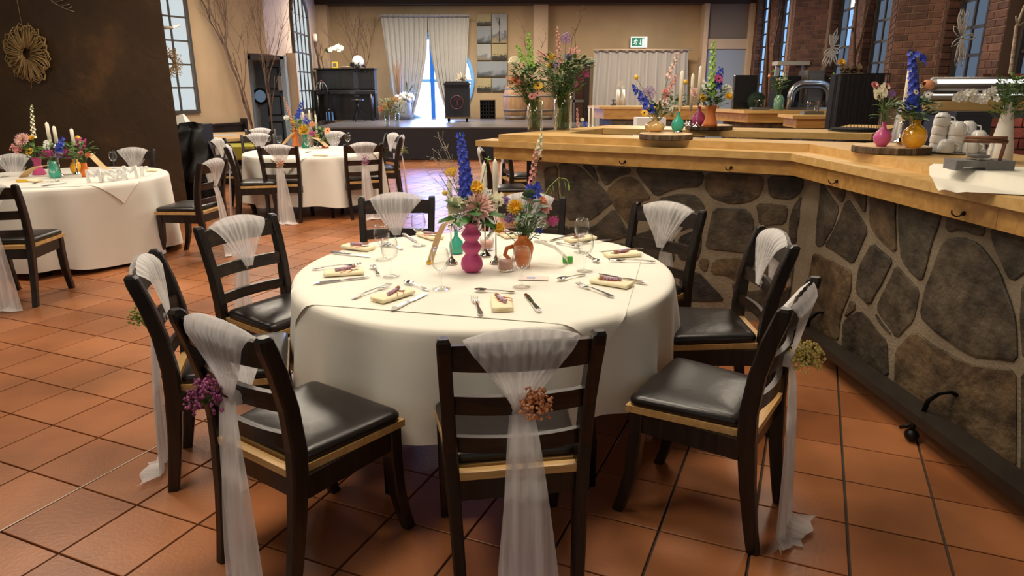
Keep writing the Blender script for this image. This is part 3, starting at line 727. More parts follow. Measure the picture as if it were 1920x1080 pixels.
# loudspeaker on wheels
sl, sr = D(835, 219, 17.4), D(880, 219, 17.4); sw = sr.x-sl.x
t = thing('stage_speaker', 'black loudspeaker with a dark red round T emblem on castors', 'speaker', ((sl.x+sr.x)/2, 17.6, stz))
b = MB(); b.prism([(-sw/2, -.22), (sw/2, -.22), (sw/2+.0, .22), (-sw/2, .22)], .13, .93); b.prism([(-sw/2-.03, -.24), (sw/2+.03, -.24), (sw/2+.03, .24), (-sw/2-.03, .24)], .88, .91); b.prism([(-sw/2+.02, -.2), (sw/2-.02, -.2), (sw/2-.02, .2), (-sw/2+.02, .2)], .91, .96)
b.build('cabinet', mat('black_speaker_cloth', (.012, .013, .02), .7), t)
b = MB(); b.box((0, 0, .11), (sw+.01, .46, .04)); b.build('base_board', 'bark', t)
for a in (-1, 1):
    for c_ in (-1, 1):
        b = MB(); b.M = Matrix.Translation((a*(sw/2-.07), c_*.17, .04)) @ Matrix.Rotation(PI/2, 4, 'Y'); b.lathe([(.001, -.015), (.038, -.015), (.038, .015), (.001, .015)], 12, cap=False); b.M = Matrix.Translation((a*(sw/2-.07), c_*.17, .06)); b.box((0, 0, .02), (.03, .03, .05)); b.build('castor', 'blackm', t)
b = MB(); b.M = Matrix.Translation((0, -.235, .47)) @ Matrix.Rotation(PI/2, 4, 'X'); b.lathe([(.145, 0), (.165, 0), (.165, .01), (.145, .01), (.145, 0)], 32, cap=False); er_ = b.build('emblem_ring', 'logo', t)
b = MB(); b.box((.01, -.235, .545), (.17, .012, .03)); b.box((.015, -.235, .46), (.035, .012, .17)); b.box((-.06, -.235, .525), (.025, .012, .05)); b.box((-.01, -.235, .38), (.07, .012, .025)); b.box((-.04, -.235, .395), (.02, .012, .04)); b.build('emblem_letter', 'logo', er_)
b = MB()
for k in range(26): leafs(b, (0, 0, 0), (random.uniform(-1, 1), random.uniform(-.6, .3), random.uniform(.2, 1)), random.uniform(.1, .26), .03)
o = b.build('dried_plant', randmat('dried_leaf', (.30, .22, .14), (.45, .38, .25), .7, True)); o.location = (D(868, 150, 17.6).x, 17.6, stz+.962); tag(o, 'dried grass tuft on top of the loudspeaker', 'plant')
# wine rack, barrels, dark rack
rl, rr_ = D(901, 218, 19.2), D(928, 218, 19.2); W = rr_.x-rl.x
t = thing('bottle_rack', 'black square bottle rack against the back wall', 'rack', ((rl.x+rr_.x)/2, 19.3, stz))
b = MB()
for i in range(6):
    b.box((-W/2+W*i/5, 0, .24), (.02, .25, .50)); b.box((0, 0, .01+.46*i/5), (W, .25, .02))
b.build('lattice', 'blackm', t); b = MB(); b.box((0, .13, .24), (W, .01, .5)); b.build('back_panel', 'brown', t)
bp_ = [(.001, 0), (.26, 0), (.30, .2), (.33, .42), (.30, .64), (.26, .84), (.001, .84)]
for i, (x, Yb, lb) in enumerate(((966, 18.9, 'upright oak barrel beside the bottle rack'), (1017, 18.9, 'second oak barrel behind the tall flower vases'))):
    t = thing('oak_barrel', lb, 'barrel', (D(x, 200, Yb).x, Yb, stz)); b = MB(); b.lathe(bp_, 24, cap=False); b.build('staves', 'barrel', t)
    for z, r in ((.06, .275), (.24, .312), (.60, .312), (.78, .275)): b = MB(); b.lathe([(r, z-.02), (r+.006, z-.02), (r+.006, z+.02), (r, z+.02)], 24, cap=False); b.build('hoop', 'grey', t)
t = thing('dark_rack', 'tall dark timber rack left of the grey exit curtains', 'rack', (D(1090, 200, 17.2).x, 17.2, .0))
b = MB(); b.box((-.42, 0, 1.02), (.05, .05, 2.04)); b.box((.12, 0, 1.02), (.12, .08, 2.04)); b.box((-.15, 0, 2.05), (.8, .1, .03)); b.build('uprights', 'dark', t)
b = MB(); b.box((-.15, 0, 1.2), (.55, .04, .06)); b.box((-.18, 0, 1.0), (.04, .04, 1.9)); b.build('cross_bar', 'grey', t)
b = MB(); b.box((-.15, .06, 1.0), (.5, .03, 1.9)); b.build('back_panel', mat('rust_panel', (.10, .04, .02), .7), t)

# ================================================================ CHAIRS
def chair_proto():
    t = thing('dining_chair', 'x', 'chair')
    # rear legs and posts in one sweep
    prof = [(-.262, 0, .019, .021), (-.245, .10, .019, .023), (-.224, .25, .020, .026), (-.208, .42, .021, .030), (-.206, .52, .021, .029), (-.222, .66, .020, .027), (-.250, .78, .020, .027), (-.276, .86, .020, .026), (-.284, .89, .019, .023), (-.286, .90, .015, .015)]
    for s_ in (-1, 1):
        b = MB(); rs = []
        for y, z, a, d in prof:
            x = s_*(.181+.035*(z/.9)); k = .006
            rs.append([(x+p, y+q, z) for p, q in ((a-k, -d), (a, -d+k), (a, d-k), (a-k, d), (-a+k, d), (-a, d-k), (-a, -d+k), (-a+k, -d))])
        b.rings(rs, True, True); b.build('rear_leg', 'dark', t)
        b = MB(); rs = []
        for y, z, a in ((.238, 0, .020), (.216, .07, .021), (.190, .18, .024), (.180, .32, .025), (.180, .425, .026)):
            x = s_*.202; k = .005
            rs.append([(x+p, y+q, z) for p, q in ((a-k, -a), (a, -a+k), (a, a-k), (a-k, a), (-a+k, a), (-a, a-k), (-a, -a+k), (-a+k, -a))])
        b.rings(rs, True, True); b.build('front_leg', 'dark', t)
        b = MB(); b.box((s_*.206, -.01, .388), (.024, .36, .075)); b.build('side_apron', 'dark', t)
    b = MB(); b.box((0, .190, .388), (.37, .024, .075)); b.build('front_apron', 'dark', t)
    b = MB(); b.box((0, -.205, .388), (.37, .024, .075)); b.build('back_apron', 'dark', t)
    b = MB(); b.prism([(-.200, -.185), (.200, -.185), (.234, .215), (-.234, .215)], .427, .452); 
    b.box((0, -.215, .4395), (.355, .03, .025)); b.build('seat_frame', 'band', t)
    # cushion
    b = MB(); rs = []
    def outl(ins, z):
        o_ = []
        X0, X1, Y0, Y1 = .196-ins, .228-ins, -.178+ins, .208-ins; r = .03
        for cx, cy, a0 in ((X1-r, Y1-r, 0), (-X1+r, Y1-r, 90), (-X0+r, Y0+r, 180), (X0-r, Y0+r, 270)):
            for k in range(5):
                a = math.radians(a0+k*22.5); o_.append((cx+r*math.cos(a), cy+r*math.sin(a), z))
        return o_
    for ins, z in ((.004, .452), (-.002, .462), (-.002, .476), (.006, .487), (.022, .493), (.06, .499), (.11, .503), (.16, .504)): rs.append(outl(ins, z))
    b.rings(rs, True, False, True); nn_ = len(b.v); b.add([(0, .015, .5045)]+rs[-1], [(0, i+1, (i+1) % 20+1) for i in range(20)], True); b.build('seat_cushion', 'leather', t)
    for nm, z0, z1, yy, hw in (('top_rail', .795, .875, -.262, .197), ('middle_rail', .645, .705, -.222, .190), ('lower_rail', .515, .565, -.206, .184)):
        b = MB(); n = 8; rs = []
        for i in range(n+1):
            x = -hw+2*hw*i/n; bow = -.028*(1-(x/hw)**2); dz = .008*(1-(x/hw)**2) if nm == 'top_rail' else 0
            tl = -.012 if z1 > .8 else (-.006 if z1 > .6 else 0)
            rs.append([(x, yy+bow+.010, z0), (x, yy+bow+.010+tl, z1+dz), (x, yy+bow-.010+tl, z1+dz), (x, yy+bow-.010, z0)])
        b.rings(rs, True, True); b.build(nm, 'rail', t)
    return t
CH = chair_proto()
def sash_proto(var=0, tail=1.0, sway=0):
    rnd = random.Random(100+var)
    t = thing('chair_sash', 'x', 'sash')
    ph = [rnd.uniform(-.5, .5) for _ in range(40)]
    def fan(side):
        def fn(u, v):
            s_ = 2*u-1
            zt = .888+.034*(1-abs(s_)**2.2)
            w_ = .163*(1-v)**1.15+.022*v+.0
            x = s_*w_+.012*math.sin(v*3)*sway
            z = zt+(.668-zt)*v
            # follows rail then gathers
            yb = -.287 - .020*(1-s_*s_)*(1-v)
            y = yb + side*(.031*math.sin(min(1, v*5+.05)*PI/2)) + v*(-.255+.287-side*.006)
            y += .006*math.sin(s_*26+ph[int((u*19))]*1.5)*(.25+v*.9)*(1-.5*v)
            if side > 0: y += .008
            return (x, y, z)
        b = MB(); b.grid(fn, 60, 12); return b
    fan(-1).build('back_drape', 'tulle', t); fan(1).build('front_drape', 'tulle', t)
    b = MB(); b.lathe([(.018, -.022), (.026, -.012), (.024, 0), (.028, .012), (.019, .024)], 12, c=(0.0+.01*sway, -.262, .662), sy=.9); b.build('knot', 'tulle2', t)
    for j in (0, 1):
        def fn(u, v, j=j):
            s_ = 2*u-1; e = v*tail
            z = .655-(.648)*min(1, e*1.10)
            out = max(0, e-.91)/.09
            w_ = .020+.066*e**.75+.015*j+.04*out
            x = s_*w_+(.02*sway*e)+(.028 if j else -.012)*e
            y = -.272-.006*j-.055*e**.6-.01*math.sin(u*14+j*2+3*e)*e**.5-.07*out*(1 if s_ > -.2 else .4)
            if e >= .91: z = .006+.010*(1+math.sin(u*11+j*2))*(1-out*.6)+.004*j
            return (x, y, z)
        b = MB(); b.grid(fn, 22, 24); b.build('tail', 'tulle', t)
    return t
SS = [sash_proto(0, 1.0, 0), sash_proto(1, 1.0, 1.5), sash_proto(2, 1.0, -1.5)]
used = set()
def place(proto, x, y, rz, label, group, z=0):
    if id(proto) not in used:
        used.add(id(proto)); proto.location = (x, y, z); proto.rotation_euler = (0, 0, rz); proto['label'] = label; proto['group'] = group; return proto
    return dup(proto, (x, y, z), rz, label, group)
def posy(loc, m, label, r=.055, n=110, seed=1, group='dyed posies tied to the chair sashes', up=.3, br=.0056):
    rnd = random.Random(seed); t = thing('flower_posy', label, 'posy', loc, 0, group)
    b = MB(); s_ = MB()
    for i in range(n):
        a = rnd.uniform(0, 2*PI); ph = math.acos(rnd.uniform(-.7, 1)); rr = r*rnd.uniform(.5, 1.25)
        p = Vector((rr*math.sin(ph)*math.cos(a), rr*math.sin(ph)*math.sin(a), rr*math.cos(ph)*1.05))
        b.octa(p, br*rnd.uniform(.8, 1.5))
        if i % 3 == 0: s_.tube([(0, 0, -.02), p], .0007, 3)
    b.build('buds', m, t); s_.build('stems', 'stem' if m != 'copper' else 'twig', t); return t
def chair_at(posts_mid, facing, sash, desc, group, pos=None, sashv=0, seed=0):
    f = Vector(facing).normalized(); p = Vector(posts_mid)+f*.286
    rz = math.atan2(f.y, f.x)-PI/2
    place(CH, p.x, p.y, rz, desc[0], group)
    if sash: place(SS[sashv], p.x, p.y, rz, desc[1], 'tulle sashes '+group.split(' ', 1)[1] if False else 'white tulle sashes on the dining chairs')
    if pos:
        loc = Vector((p.x, p.y, 0))+Matrix.Rotation(rz, 3, 'Z') @ Vector((pos[1], -.315, pos[2] if len(pos) > 2 else .675))
        posy(loc, pos[0], desc[2], seed=seed, n=pos[3] if len(pos) > 3 else 110, r=pos[4] if len(pos) > 4 else .05)
NG = 'dining chairs around the near round table'
PX = 'dark ladder-back dining chair '
chair_at((.0275, 1.775), (-.148, .989), 1, (PX+'nearest the camera, seen square from behind', 'white tulle sash on the chair seen square from behind in the foreground', 'posy of copper-coloured buds on the foreground chair'), NG, ('copper', .035, .70, 160, .042), 0, 3)
chair_at((-.85, 1.88), (.577, .816), 1, (PX+'at front left, seat turned toward us, purple posy on its back', 'white tulle sash on the front left chair with the purple posy', 'posy of purple buds on the front left chair'), NG, ('purple', -.06, .66, 180, .05), 1, 4)
chair_at((-1.43, 2.60), (.96, .28), 1, (PX+'at far left of the near table, seen edge-on', 'white tulle sash trailing from the edge-on left chair', 'small posy of green buds behind the edge-on left chair'), NG, ('greenb', .0, .68, 110, .045), 2, 5)
chair_at((-1.40, 3.47), (.84, -.54), 1, (PX+'between the near table and the left aisle, facing the table', 'white tulle fan sash on the chair facing right toward the near table', ''), NG, None, 0)
chair_at((-.71, 4.25), (.06, -1), 1, (PX+'behind the near table left of the flowers', 'white tulle fan sash on the chair behind the near table, left of the flowers', ''), NG, None, 1)
chair_at((.10, 4.24), (-.08, -1), 1, (PX+'behind the near table, half hidden by the centrepiece', 'white tulle fan sash behind the centrepiece flowers', ''), NG, None, 2)
chair_at((.885, 3.87), (-.71, -.705), 1, (PX+'behind the near table in front of the stone bar corner', 'white tulle fan sash on the chair directly in front of the stone bar', ''), NG, None, 0)
chair_at((1.20, 3.07), (-1, .02), 1, (PX+'right of the near table, sideways, its sash knotted', 'knotted white tulle sash on the sideways chair at the right of the near table', 'few orange buds behind the sideways right chair'), NG, ('copper', .0, .67, 50, .035), 1, 6)
chair_at((.952, 2.175), (-.83, .558), 1, (PX+'at front right with its whole leather seat in view', 'white tulle sash on the front right chair, falling to the floor', 'posy of yellow buds on the front right chair'), NG, ('yellowb', .03, .66, 230, .052), 2, 7)
# left table
LG = 'dining chairs around the left table'
chair_at((-3.68, 4.80), (-.12, .99), 1, (PX+'cut by left picture edge', 'white tulle sash cut by the left picture edge, tail on the floor', ''), LG, None, 0)
chair_at((-2.74, 6.42), (-.98, .14), 1, (PX+'right of the left table, beside the brown wall', 'narrow white tulle sash beside the end of the brown wall, lowest of three', ''), LG, None, 1)
q = G(248, 278, .91); chair_at((q.x, q.y), (.05, -1), 1, (PX+'against the brown wall behind the white letters', 'white tulle fan sash against the brown wall, right of the left flowers', ''), LG, None, 2)
q = G(25, 290, .91); chair_at((q.x, q.y), (.15, -1), 1, (PX+'against the brown wall behind the left flowers', 'white tulle fan sash at the left edge against the brown wall', ''), LG, None, 0)
# middle table
MG = 'dining chairs around the middle table'
def mid2(a, b, z=.9): p, q = G(*a, z), G(*b, z); return ((p.x+q.x)/2, (p.y+q.y)/2)
chair_at(mid2((483, 273), (557, 274)), (-.02, 1), 1, (PX+'seen from behind at the middle table, rust-coloured posy', 'white tulle sash with rust posy at the middle table', 'small rust-coloured posy at the middle table'), MG, ('copper', .02, .70, 70, .05), 1, 8)
chair_at(mid2((650, 272), (711, 267)), (-.42, .91), 1, (PX+'at the right front of the middle table, purple posy', 'white tulle sash with purple posy at the middle table', 'small purple posy at the middle table'), MG, ('purple', .0, .70, 70, .05), 0, 9)
chair_at((-1.50, 9.62), (-.98, -.12), 1, (PX+'at the right end of the middle table, seen from the side', 'white tulle sash seen edge-on at the right of the middle table', 'pale green posy on the right chair of the middle table'), MG, ('greenb', .0, .70, 60, .05), 2, 10)
chair_at(mid2((722, 251), (754, 252)), (-.8, -.6), 1, (PX+'behind the right end of the middle table, before the stage', 'white tulle sash just before the black stage front', ''), MG, None, 0)
q = G(628, 247, .91); chair_at((q.x, q.y), (-.2, -1), 1, (PX+'behind the middle table, right of its flowers', 'white tulle fan sash behind the wine glasses of the middle table', ''), MG, None, 1)
chair_at(mid2((454, 253), (511, 251)), (.35, -.94), 1, (PX+'behind the middle table, left of its flowers', 'white tulle fan sash left of the orange bottle vase', ''), MG, None, 2)
q = G(488, 241, .91); chair_at((q.x, q.y), (.3, -.95), 1, (PX+'farthest one behind the left side of the middle table', 'farthest white tulle fan sash, peeping above another', ''), MG, None, 0)
chair_at((-3.27, 8.08), (.95, .30), 1, (PX+'at the left front of the middle table, seen from the side', 'narrow white tulle sash left of the middle table, middle of three', ''), MG, None, 1)
chair_at((-3.82, 9.1), (.98, -.1), 1, (PX+'at the far left of the middle table beside the wood table', 'narrow white tulle sash left of the middle table, highest of three', ''), MG, None, 2)
# chairs of the fourth table, seen under the end of the bar
FG = 'dining chairs seen below the end of the bar'
q = G(902, 279, .9); chair_at((q.x, q.y), (.99, .12), 1, (PX+'nearer one seen below the left end of the bar', 'white tulle sash seen edge-on left of the bar end', ''), FG, None, 0)
q = G(922, 272, .9); chair_at((q.x+.1, q.y+.55), (.96, .25), 1, (PX+'farther one seen below the left end of the bar', 'white tulle sash behind the bar end overhang', ''), FG, None, 1)

# ================================================================ TABLES
def table(cx, cy, r, hem, m, desc, names, nf=26, seed=1, amp=.03, over=None, skirtsm=None):
    rnd = random.Random(seed)
    t = thing('round_table', desc[0], 'table', (cx, cy, 0))
    b = MB(); b.lathe([(.001, .70), (r-.03, .70), (r-.02, .715), (r-.02, .735), (.001, .738)], 48, cap=False); b.build('tabletop', 'tablew', t)
    b = MB(); b.lathe([(.001, .0), (.03, 0), (.03, .70), (.001, .70)], 10, c=(0, 0, 0), cap=False)
    for k in range(4):
        a = desc[2][k] if isinstance(desc[2], tuple) else k*PI/2+desc[2]; b = MB(); rr = r*.92
        b.tube([(rr*.35*math.cos(a), rr*.35*math.sin(a), .69), (rr*.8*math.cos(a), rr*.8*math.sin(a), .50), (rr*.97*math.cos(a), rr*.97*math.sin(a), .34), (rr*math.cos(a), rr*math.sin(a), .2), (rr*math.cos(a), rr*math.sin(a), .005)], .017, 8)
        b.build('leg', 'iron', t)
    ph = [rnd.uniform(0, 2*PI) for _ in range(4)]; ks = (7, 11, 17, 23)
    def wave(a): return .5*math.sin(ks[0]*a+ph[0])+.9*math.sin(ks[1]*a+ph[1])+.5*math.sin(ks[2]*a+ph[2])+.2*math.sin(ks[3]*a+ph[3])
    prof = [(0.001, .742, 0), (.3, .742, 0), (.6, .7425, 0), (r*.9, .7435, 0), (r*.98, .744, 0), (r+.000, .7425, .0), (r+.010, .736, 0), (r+.016, .722, .02)]
    K = 14; n = 240
    for i in range(1, K+1): v = i/K; prof.append((r+.016+.028*v, .722+(hem-.722)*v, .02+.98*v**.8))
    rs = []
    for rr, z, f in prof:
        ring = []
        for j in range(n):
            a = 2*PI*j/n; w_ = wave(a); q = rr+amp*f*w_
            ring.append((q*math.cos(a), q*math.sin(a), z-(.018*f*f*math.sin(5*a+ph[1]) if f > .5 else 0)))
        rs.append(ring)
    b = MB(); b.rings(rs, True, False, True); c = b.build('tablecloth', m); c.location = (cx, cy, 0)
    tag(c, desc[1], 'tablecloth')
    if over:
        hs, ang = over[0], over[1]
        b = MB(); N_ = 56
        def fn(u, v):
            x, y = (2*u-1)*hs, (2*v-1)*hs; X, Y = x*math.cos(ang)-y*math.sin(ang), x*math.sin(ang)+y*math.cos(ang)
            d = math.hypot(X, Y)
            if d <= r+.004: return (X, Y, .7465 if d < r*.97 else .7465-.001)
            e = d-r-.004; a = math.atan2(Y, X)
            if e < .02: q = r+.004+e*.9; z = .7455-e*.5
            else: q = r+.024+(e-.02)*.12+amp*.1*wave(a); z = .735-(e-.02)
            q = max(q, r+.022+.02*(e)) if e > .03 else q
            f_ = min(1, max(0, (.722-z)/(.722-hem))); q2 = r+.016+.028*f_+amp*(.02+.98*f_**.8)*wave(a)+.006
            return ((max(q, q2) if e > .02 else q)*math.cos(a), (max(q, q2) if e > .02 else q)*math.sin(a), z)
        b.grid(fn, N_, N_); o = b.build('table_topper', m); o.location = (cx, cy, 0); tag(o, desc[3], 'tablecloth')
    return t
NT = (-.125, 3.085)
table(NT[0], NT[1], .84, .34, 'cloth', ('near round banquet table with curved black legs', 'ivory tablecloth draped over the near round table', (-2.06, -.96, 1.08, 2.18), 'square ivory overlay on the near round table'), '', seed=3, over=(.69, math.radians(-14)), amp=.030)
table(-4.2, 6.49, .885, .05, 'cloth2', ('round banquet table at the left by the brown wall', 'long white tablecloth of the left round table', .3, 'square white overlay with a corner hanging over the left table'), '', seed=5, over=(.76, math.radians(15)), amp=.035)
table(-2.56, 9.05, .85, .16, 'cloth2', ('round banquet table in the middle of the hall before the stage', 'long white tablecloth of the middle round table', .5, 'square white overlay on the middle round table'), '', seed=8, over=(.74, math.radians(40)), amp=.035)
TZ = .750

# ---- tableware
def glass_proto():
    t = thing('wine_glass', 'x', 'wine glass')
    b = MB(); b.lathe([(a_*1.07, c_*.93) for a_, c_ in [(.001, .004), (.012, .0035), (.034, .0005), (.035, .0015), (.012, .006), (.006, .012), (.0045, .03), (.0048, .065), (.008, .074), (.001, .078)]], 24, cap=False); b.build('foot_and_stem', 'glass', t)
    b = MB(); b.lathe([(a_*1.07, c_*.93) for a_, c_ in [(.001, .078), (.014, .082), (.026, .095), (.034, .118), (.0355, .140), (.032, .165), (.0285, .182), (.0275, .182), (.031, .164), (.0345, .140), (.033, .118), (.025, .096), (.013, .084), (.001, .0805)]], 28, cap=False); b.build('bowl', 'glass', t)
    return t
def cut_proto(kind):
    t = thing(kind, 'x', kind.split('_')[-1]); b = MB()
    if kind == 'table_knife':
        b.rings([[(-.006, 0, .001), (.006, 0, .001), (.006, 0, .005), (-.006, 0, .005)], [(-.010, .02, .001), (.010, .02, .001), (.009, .02, .007), (-.009, .02, .007)], [(-.007, .08, .001), (.007, .08, .001), (.006, .08, .006), (-.006, .08, .006)], [(-.006, .10, .001), (.006, .10, .001), (.005, .10, .005), (-.005, .10, .005)]], True, True); b.build('handle', 'steel', t)
        b = MB(); b.prism([(-.006, .10), (.006, .10), (.010, .13), (.0105, .19), (.005, .215), (-.006, .20), (-.007, .14)], .0015, .003); b.build('blade', 'steel', t)
    if kind == 'table_fork':
        b.rings([[(-.005, 0, .001), (.005, 0, .001), (.005, 0, .004), (-.005, 0, .004)], [(-.010, .015, .001), (.010, .015, .001), (.009, .015, .005), (-.009, .015, .005)], [(-.004, .06, .004), (.004, .06, .004), (.004, .06, .008), (-.004, .06, .008)], [(-.003, .12, .007), (.003, .12, .007), (.003, .12, .010), (-.003, .12, .010)], [(-.012, .145, .003), (.012, .145, .003), (.012, .145, .005), (-.012, .145, .005)]], True, True); b.build('handle', 'steel', t)
        b = MB()
        for i in range(4): x = -.0105+.007*i; b.tube([(x, .143, .004), (x, .17, .005), (x, .195, .010)], [.0022, .0022, .001], 5)
        b.build('tines', 'steel', t)
    if kind == 'dessert_spoon':
        b.rings([[(-.004, 0, .001), (.004, 0, .001), (.004, 0, .004), (-.004, 0, .004)], [(-.008, .012, .001), (.008, .012, .001), (.008, .012, .004), (-.008, .012, .004)], [(-.003, .05, .004), (.003, .05, .004), (.003, .05, .007), (-.003, .05, .007)], [(-.003, .10, .005), (.003, .10, .005), (.003, .10, .008), (-.003, .10, .008)]], True, True); b.build('handle', 'steel', t)
        b = MB(); b.M = Matrix.Translation((0, .122, .008)); b.lathe([(.001, -.0065), (.009, -.004), (.0145, .0), (.0155, .001), (.009, -.002), (.001, -.0045)], 16, cap=False, sy=1.6); b.build('bowl', 'steel', t)
    return t
GL = glass_proto(); KN = cut_proto('table_knife'); FK = cut_proto('table_fork'); SP = cut_proto('dessert_spoon')
def napkin_proto():
    t = thing('folded_napkin', 'x', 'napkin'); b = MB(); rs = []
    w_ = .041
    for i, y in enumerate((-.085, -.083, 0, .083, .085)):
        ww = w_ if 0 < i < 4 else w_-.002; ring = []
        for k in range(8): a = -PI/2+PI*k/7; ring.append((ww-.010+.010*math.cos(a), y, .0085+.008*math.sin(a)))
        for k in range(8): a = PI/2+PI*k/7; ring.append((-ww+.010+.010*math.cos(a), y, .0085+.008*math.sin(a)))
        rs.append(ring)
    b.rings(rs, True, True, True); rl_ = b.build('roll', 'napkin', t)
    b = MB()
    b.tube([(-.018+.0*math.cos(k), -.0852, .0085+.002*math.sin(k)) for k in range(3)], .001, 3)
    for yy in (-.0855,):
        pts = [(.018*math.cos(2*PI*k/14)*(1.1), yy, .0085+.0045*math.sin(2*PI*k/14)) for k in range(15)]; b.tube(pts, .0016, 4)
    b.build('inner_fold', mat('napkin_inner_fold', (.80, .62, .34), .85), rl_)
    return t
NP = napkin_proto()
def favour_proto():
    t = thing('sweet_tube', 'x', 'favour'); b = MB(); b.tube([(-.0, -.04, .0078), (0, .035, .0078)], .0075, 10); tb_ = b.build('tube_body', 'tube', t)
    b = MB(); b.tube([(0, .035, .009), (0, .052, .009)], .008, 10); b.build('cork', 'cork', tb_)
    b = MB(); b.tube([(.03*math.cos(a)*1.0+.015, .03*math.sin(a), .0015) for a in [k*2*PI/12 for k in range(9)]], .0013, 4)
    b.tube([(-.01, .03, .010), (.02, .0, .002), (.035, -.03, .001)], .0012, 4); b.build('ribbon', 'red', tb_)
    b = MB(); b.box((.018, .045, .006), (.022, .035, .001), .5); b.build('name_tag', 'whitem', tb_)
    return t
FV = favour_proto()
for o_ in (KN, FK, SP): o_.scale = (1.14, 1.14, 1.14)
def put(proto, px, py, px2, py2, label, group, z=TZ, name=None):
    """lay a thing so that its local +y runs from the first pixel to the second on the table top"""
    p, q = G(px, py, z), G(px2, py2, z); a = math.atan2(q.y-p.y, q.x-p.x)-PI/2
    place(proto, p.x, p.y, a, label, group, z)
SET = {
 'front': dict(n=(943, 588, 938, 556), k=(1012, 586, 985, 553), f=(902, 592, 886, 553), s=(965, 549, 897, 546), g=(978, 538)),
 'front left': dict(n=(700, 569, 772, 546), k=(735, 582, 803, 549), f=(660, 561, 742, 532), s=(803, 545, 752, 527), g=(827, 541)),
 'left': dict(n=(590, 517, 700, 510), k=(588, 533, 697, 519), f=(585, 505, 670, 498), s=(710, 517, 696, 496), g=(733, 518)),
 'far left': dict(n=(640, 462, 705, 470), k=(622, 473, 702, 483), f=(668, 457, 715, 461), s=(755, 468, 738, 463), g=(718, 487)),
 'back left': dict(n=(790, 440, 822, 450), k=(755, 439, 787, 457), g=(786, 461)),
 'back': dict(n=(942, 437, 958, 446), k=(924, 432, 912, 449), g=(1013, 453)),
 'back right': dict(n=(1115, 446, 1060, 454), k=(1080, 439, 1028, 453), f=(1147, 450, 1100, 456), s=(1042, 456, 1066, 461), g=(1090, 473)),
 'right': dict(n=(1205, 477, 1128, 482), k=(1206, 467, 1115, 474), f=(1229, 491, 1145, 490), s=(1101, 478, 1114, 488), g=(1096, 508)),
 'front right': dict(n=(1190, 540, 1105, 526), k=(1213, 532, 1120, 514), f=(1150, 558, 1070, 530), s=(1098, 515, 1058, 524)),
}
for nm, d in SET.items():
    if 'n' in d:
        x0, y0, x1, y1 = d['n']; p, q = G(x0, y0, TZ), G(x1, y1, TZ); m_ = (p+q)/2
        a = math.atan2(q.y-p.y, q.x-p.x)-PI/2
        place(NP, m_.x, m_.y, a, 'cream rolled napkin at the %s seat of the near table' % nm, 'cream napkins on the near table', TZ)
        place(FV, m_.x, m_.y, a+.35, 'corked tube of sweets with red ribbon on the %s napkin' % nm, 'sweet tubes on the napkins', TZ+.0168)
    for k, pr, w1 in (('k', KN, 'silver table knife'), ('f', FK, 'silver table fork'), ('s', SP, 'small silver dessert spoon')):
        if k in d: put(pr, *d[k], '%s at the %s seat of the near table' % (w1, nm), {'k': 'table knives', 'f': 'table forks', 's': 'dessert spoons'}[k]+' on the near table')
    if 'g' in d:
        p = G(*d['g'], TZ); place(GL, p.x, p.y, 0, 'empty stemmed wine glass at the %s seat of the near table' % nm, 'wine glasses on the near table', TZ)
# glasses and cutlery on the two other tables
for px, py, lb in ((215, 316, 'wine glass behind the white letters on the left table'), (103, 340, 'wine glass before the teal vase on the left table'), (8, 332, 'wine glass at the left picture edge')):
    p = G(px, py, TZ); place(GL, p.x, p.y, 0, lb, 'wine glasses on the left table', TZ)
for px, py, lb in ((504, 277, 'wine glass at the left rear of the middle table'), (525, 279, 'wine glass beside the paper strip on the middle table'), (653, 276, 'rightmost wine glass on the middle table'), (633, 281, 'wine glass before the rear tulle fan of the middle table'), (577, 284, 'wine glass between the vases of the middle table')):
    p = G(px, py, TZ); place(GL, p.x, p.y, 0, lb, 'wine glasses on the middle table', TZ)
for pr, a_, lb, gr in ((KN, (78, 350, 112, 345), 'knife on the left table', 'x'), (FK, (60, 345, 88, 342), 'fork beside the knife on the left table', 'x'), (KN, (573, 287, 588, 282), 'knife on the middle table', 'x'), (SP, (290, 318, 270, 316), 'spoon near the right rim of the left table', 'x')):
    put(pr, *a_, lb, {'left': 'cutlery on the left table'}.get('left') if 'left' in lb else 'cutlery on the middle table')
for px, py, a_, lb in ((285, 320, .4, 'cream napkin at the right rim of the left table'), (62, 340, 1.2, 'cream napkin at the front of the left table'), (690, 286, .6, 'cream napkin at the right rim of the middle table'), (600, 292, 1.4, 'cream napkin at the front of the middle table')):
    p = G(px, py, TZ); place(NP, p.x, p.y, a_, lb, 'cream napkins on the far tables', TZ)

# ================================================================ BAR
BZ = 1.20
L0, L1 = Vector((-.277, 5.40)), Vector((1.699, 4.267))            # outer lower edge of the ledge, front run
fd = (L1-L0).normalized(); fn_ = Vector((-fd.y, fd.x)); fn_ = fn_ if fn_.y > 0 else -fn_
rd = Vector((.078, -1)).normalized(); rn = Vector((-rd.y, rd.x)); rn = rn if rn.x > 0 else -rn
def cornerpt(o1, o2):
    """corner of the two runs, inset o1 from the front-run ledge line and o2 from the right-run one"""
    a = L0+fn_*o1; b = L1+rn*o2
    det = fd.x*(-rd.y)+rd.x*fd.y; t = ((b.x-a.x)*(-rd.y)+rd.x*(b.y-a.y))/det
    return a+fd*t
def yend(p, y): return p+rd*((p.y-y)/-rd.y)
bar = thing('bar_counter', 'long angled bar with pine top on a dark rubble stone base', 'bar', (0, 0, 0))
def slab(name, pts, z0, z1, m, parent=bar):
    b = MB(); n = len(pts); b.prism([tuple(p) for p in pts], z0, z1); return b.build(name, m, parent)
Ye = 1.15
ld = Vector((.63, .776))     # direction of the left end, going back
A0 = L0; A1 = cornerpt(0, 0); A2 = yend(A1, Ye)
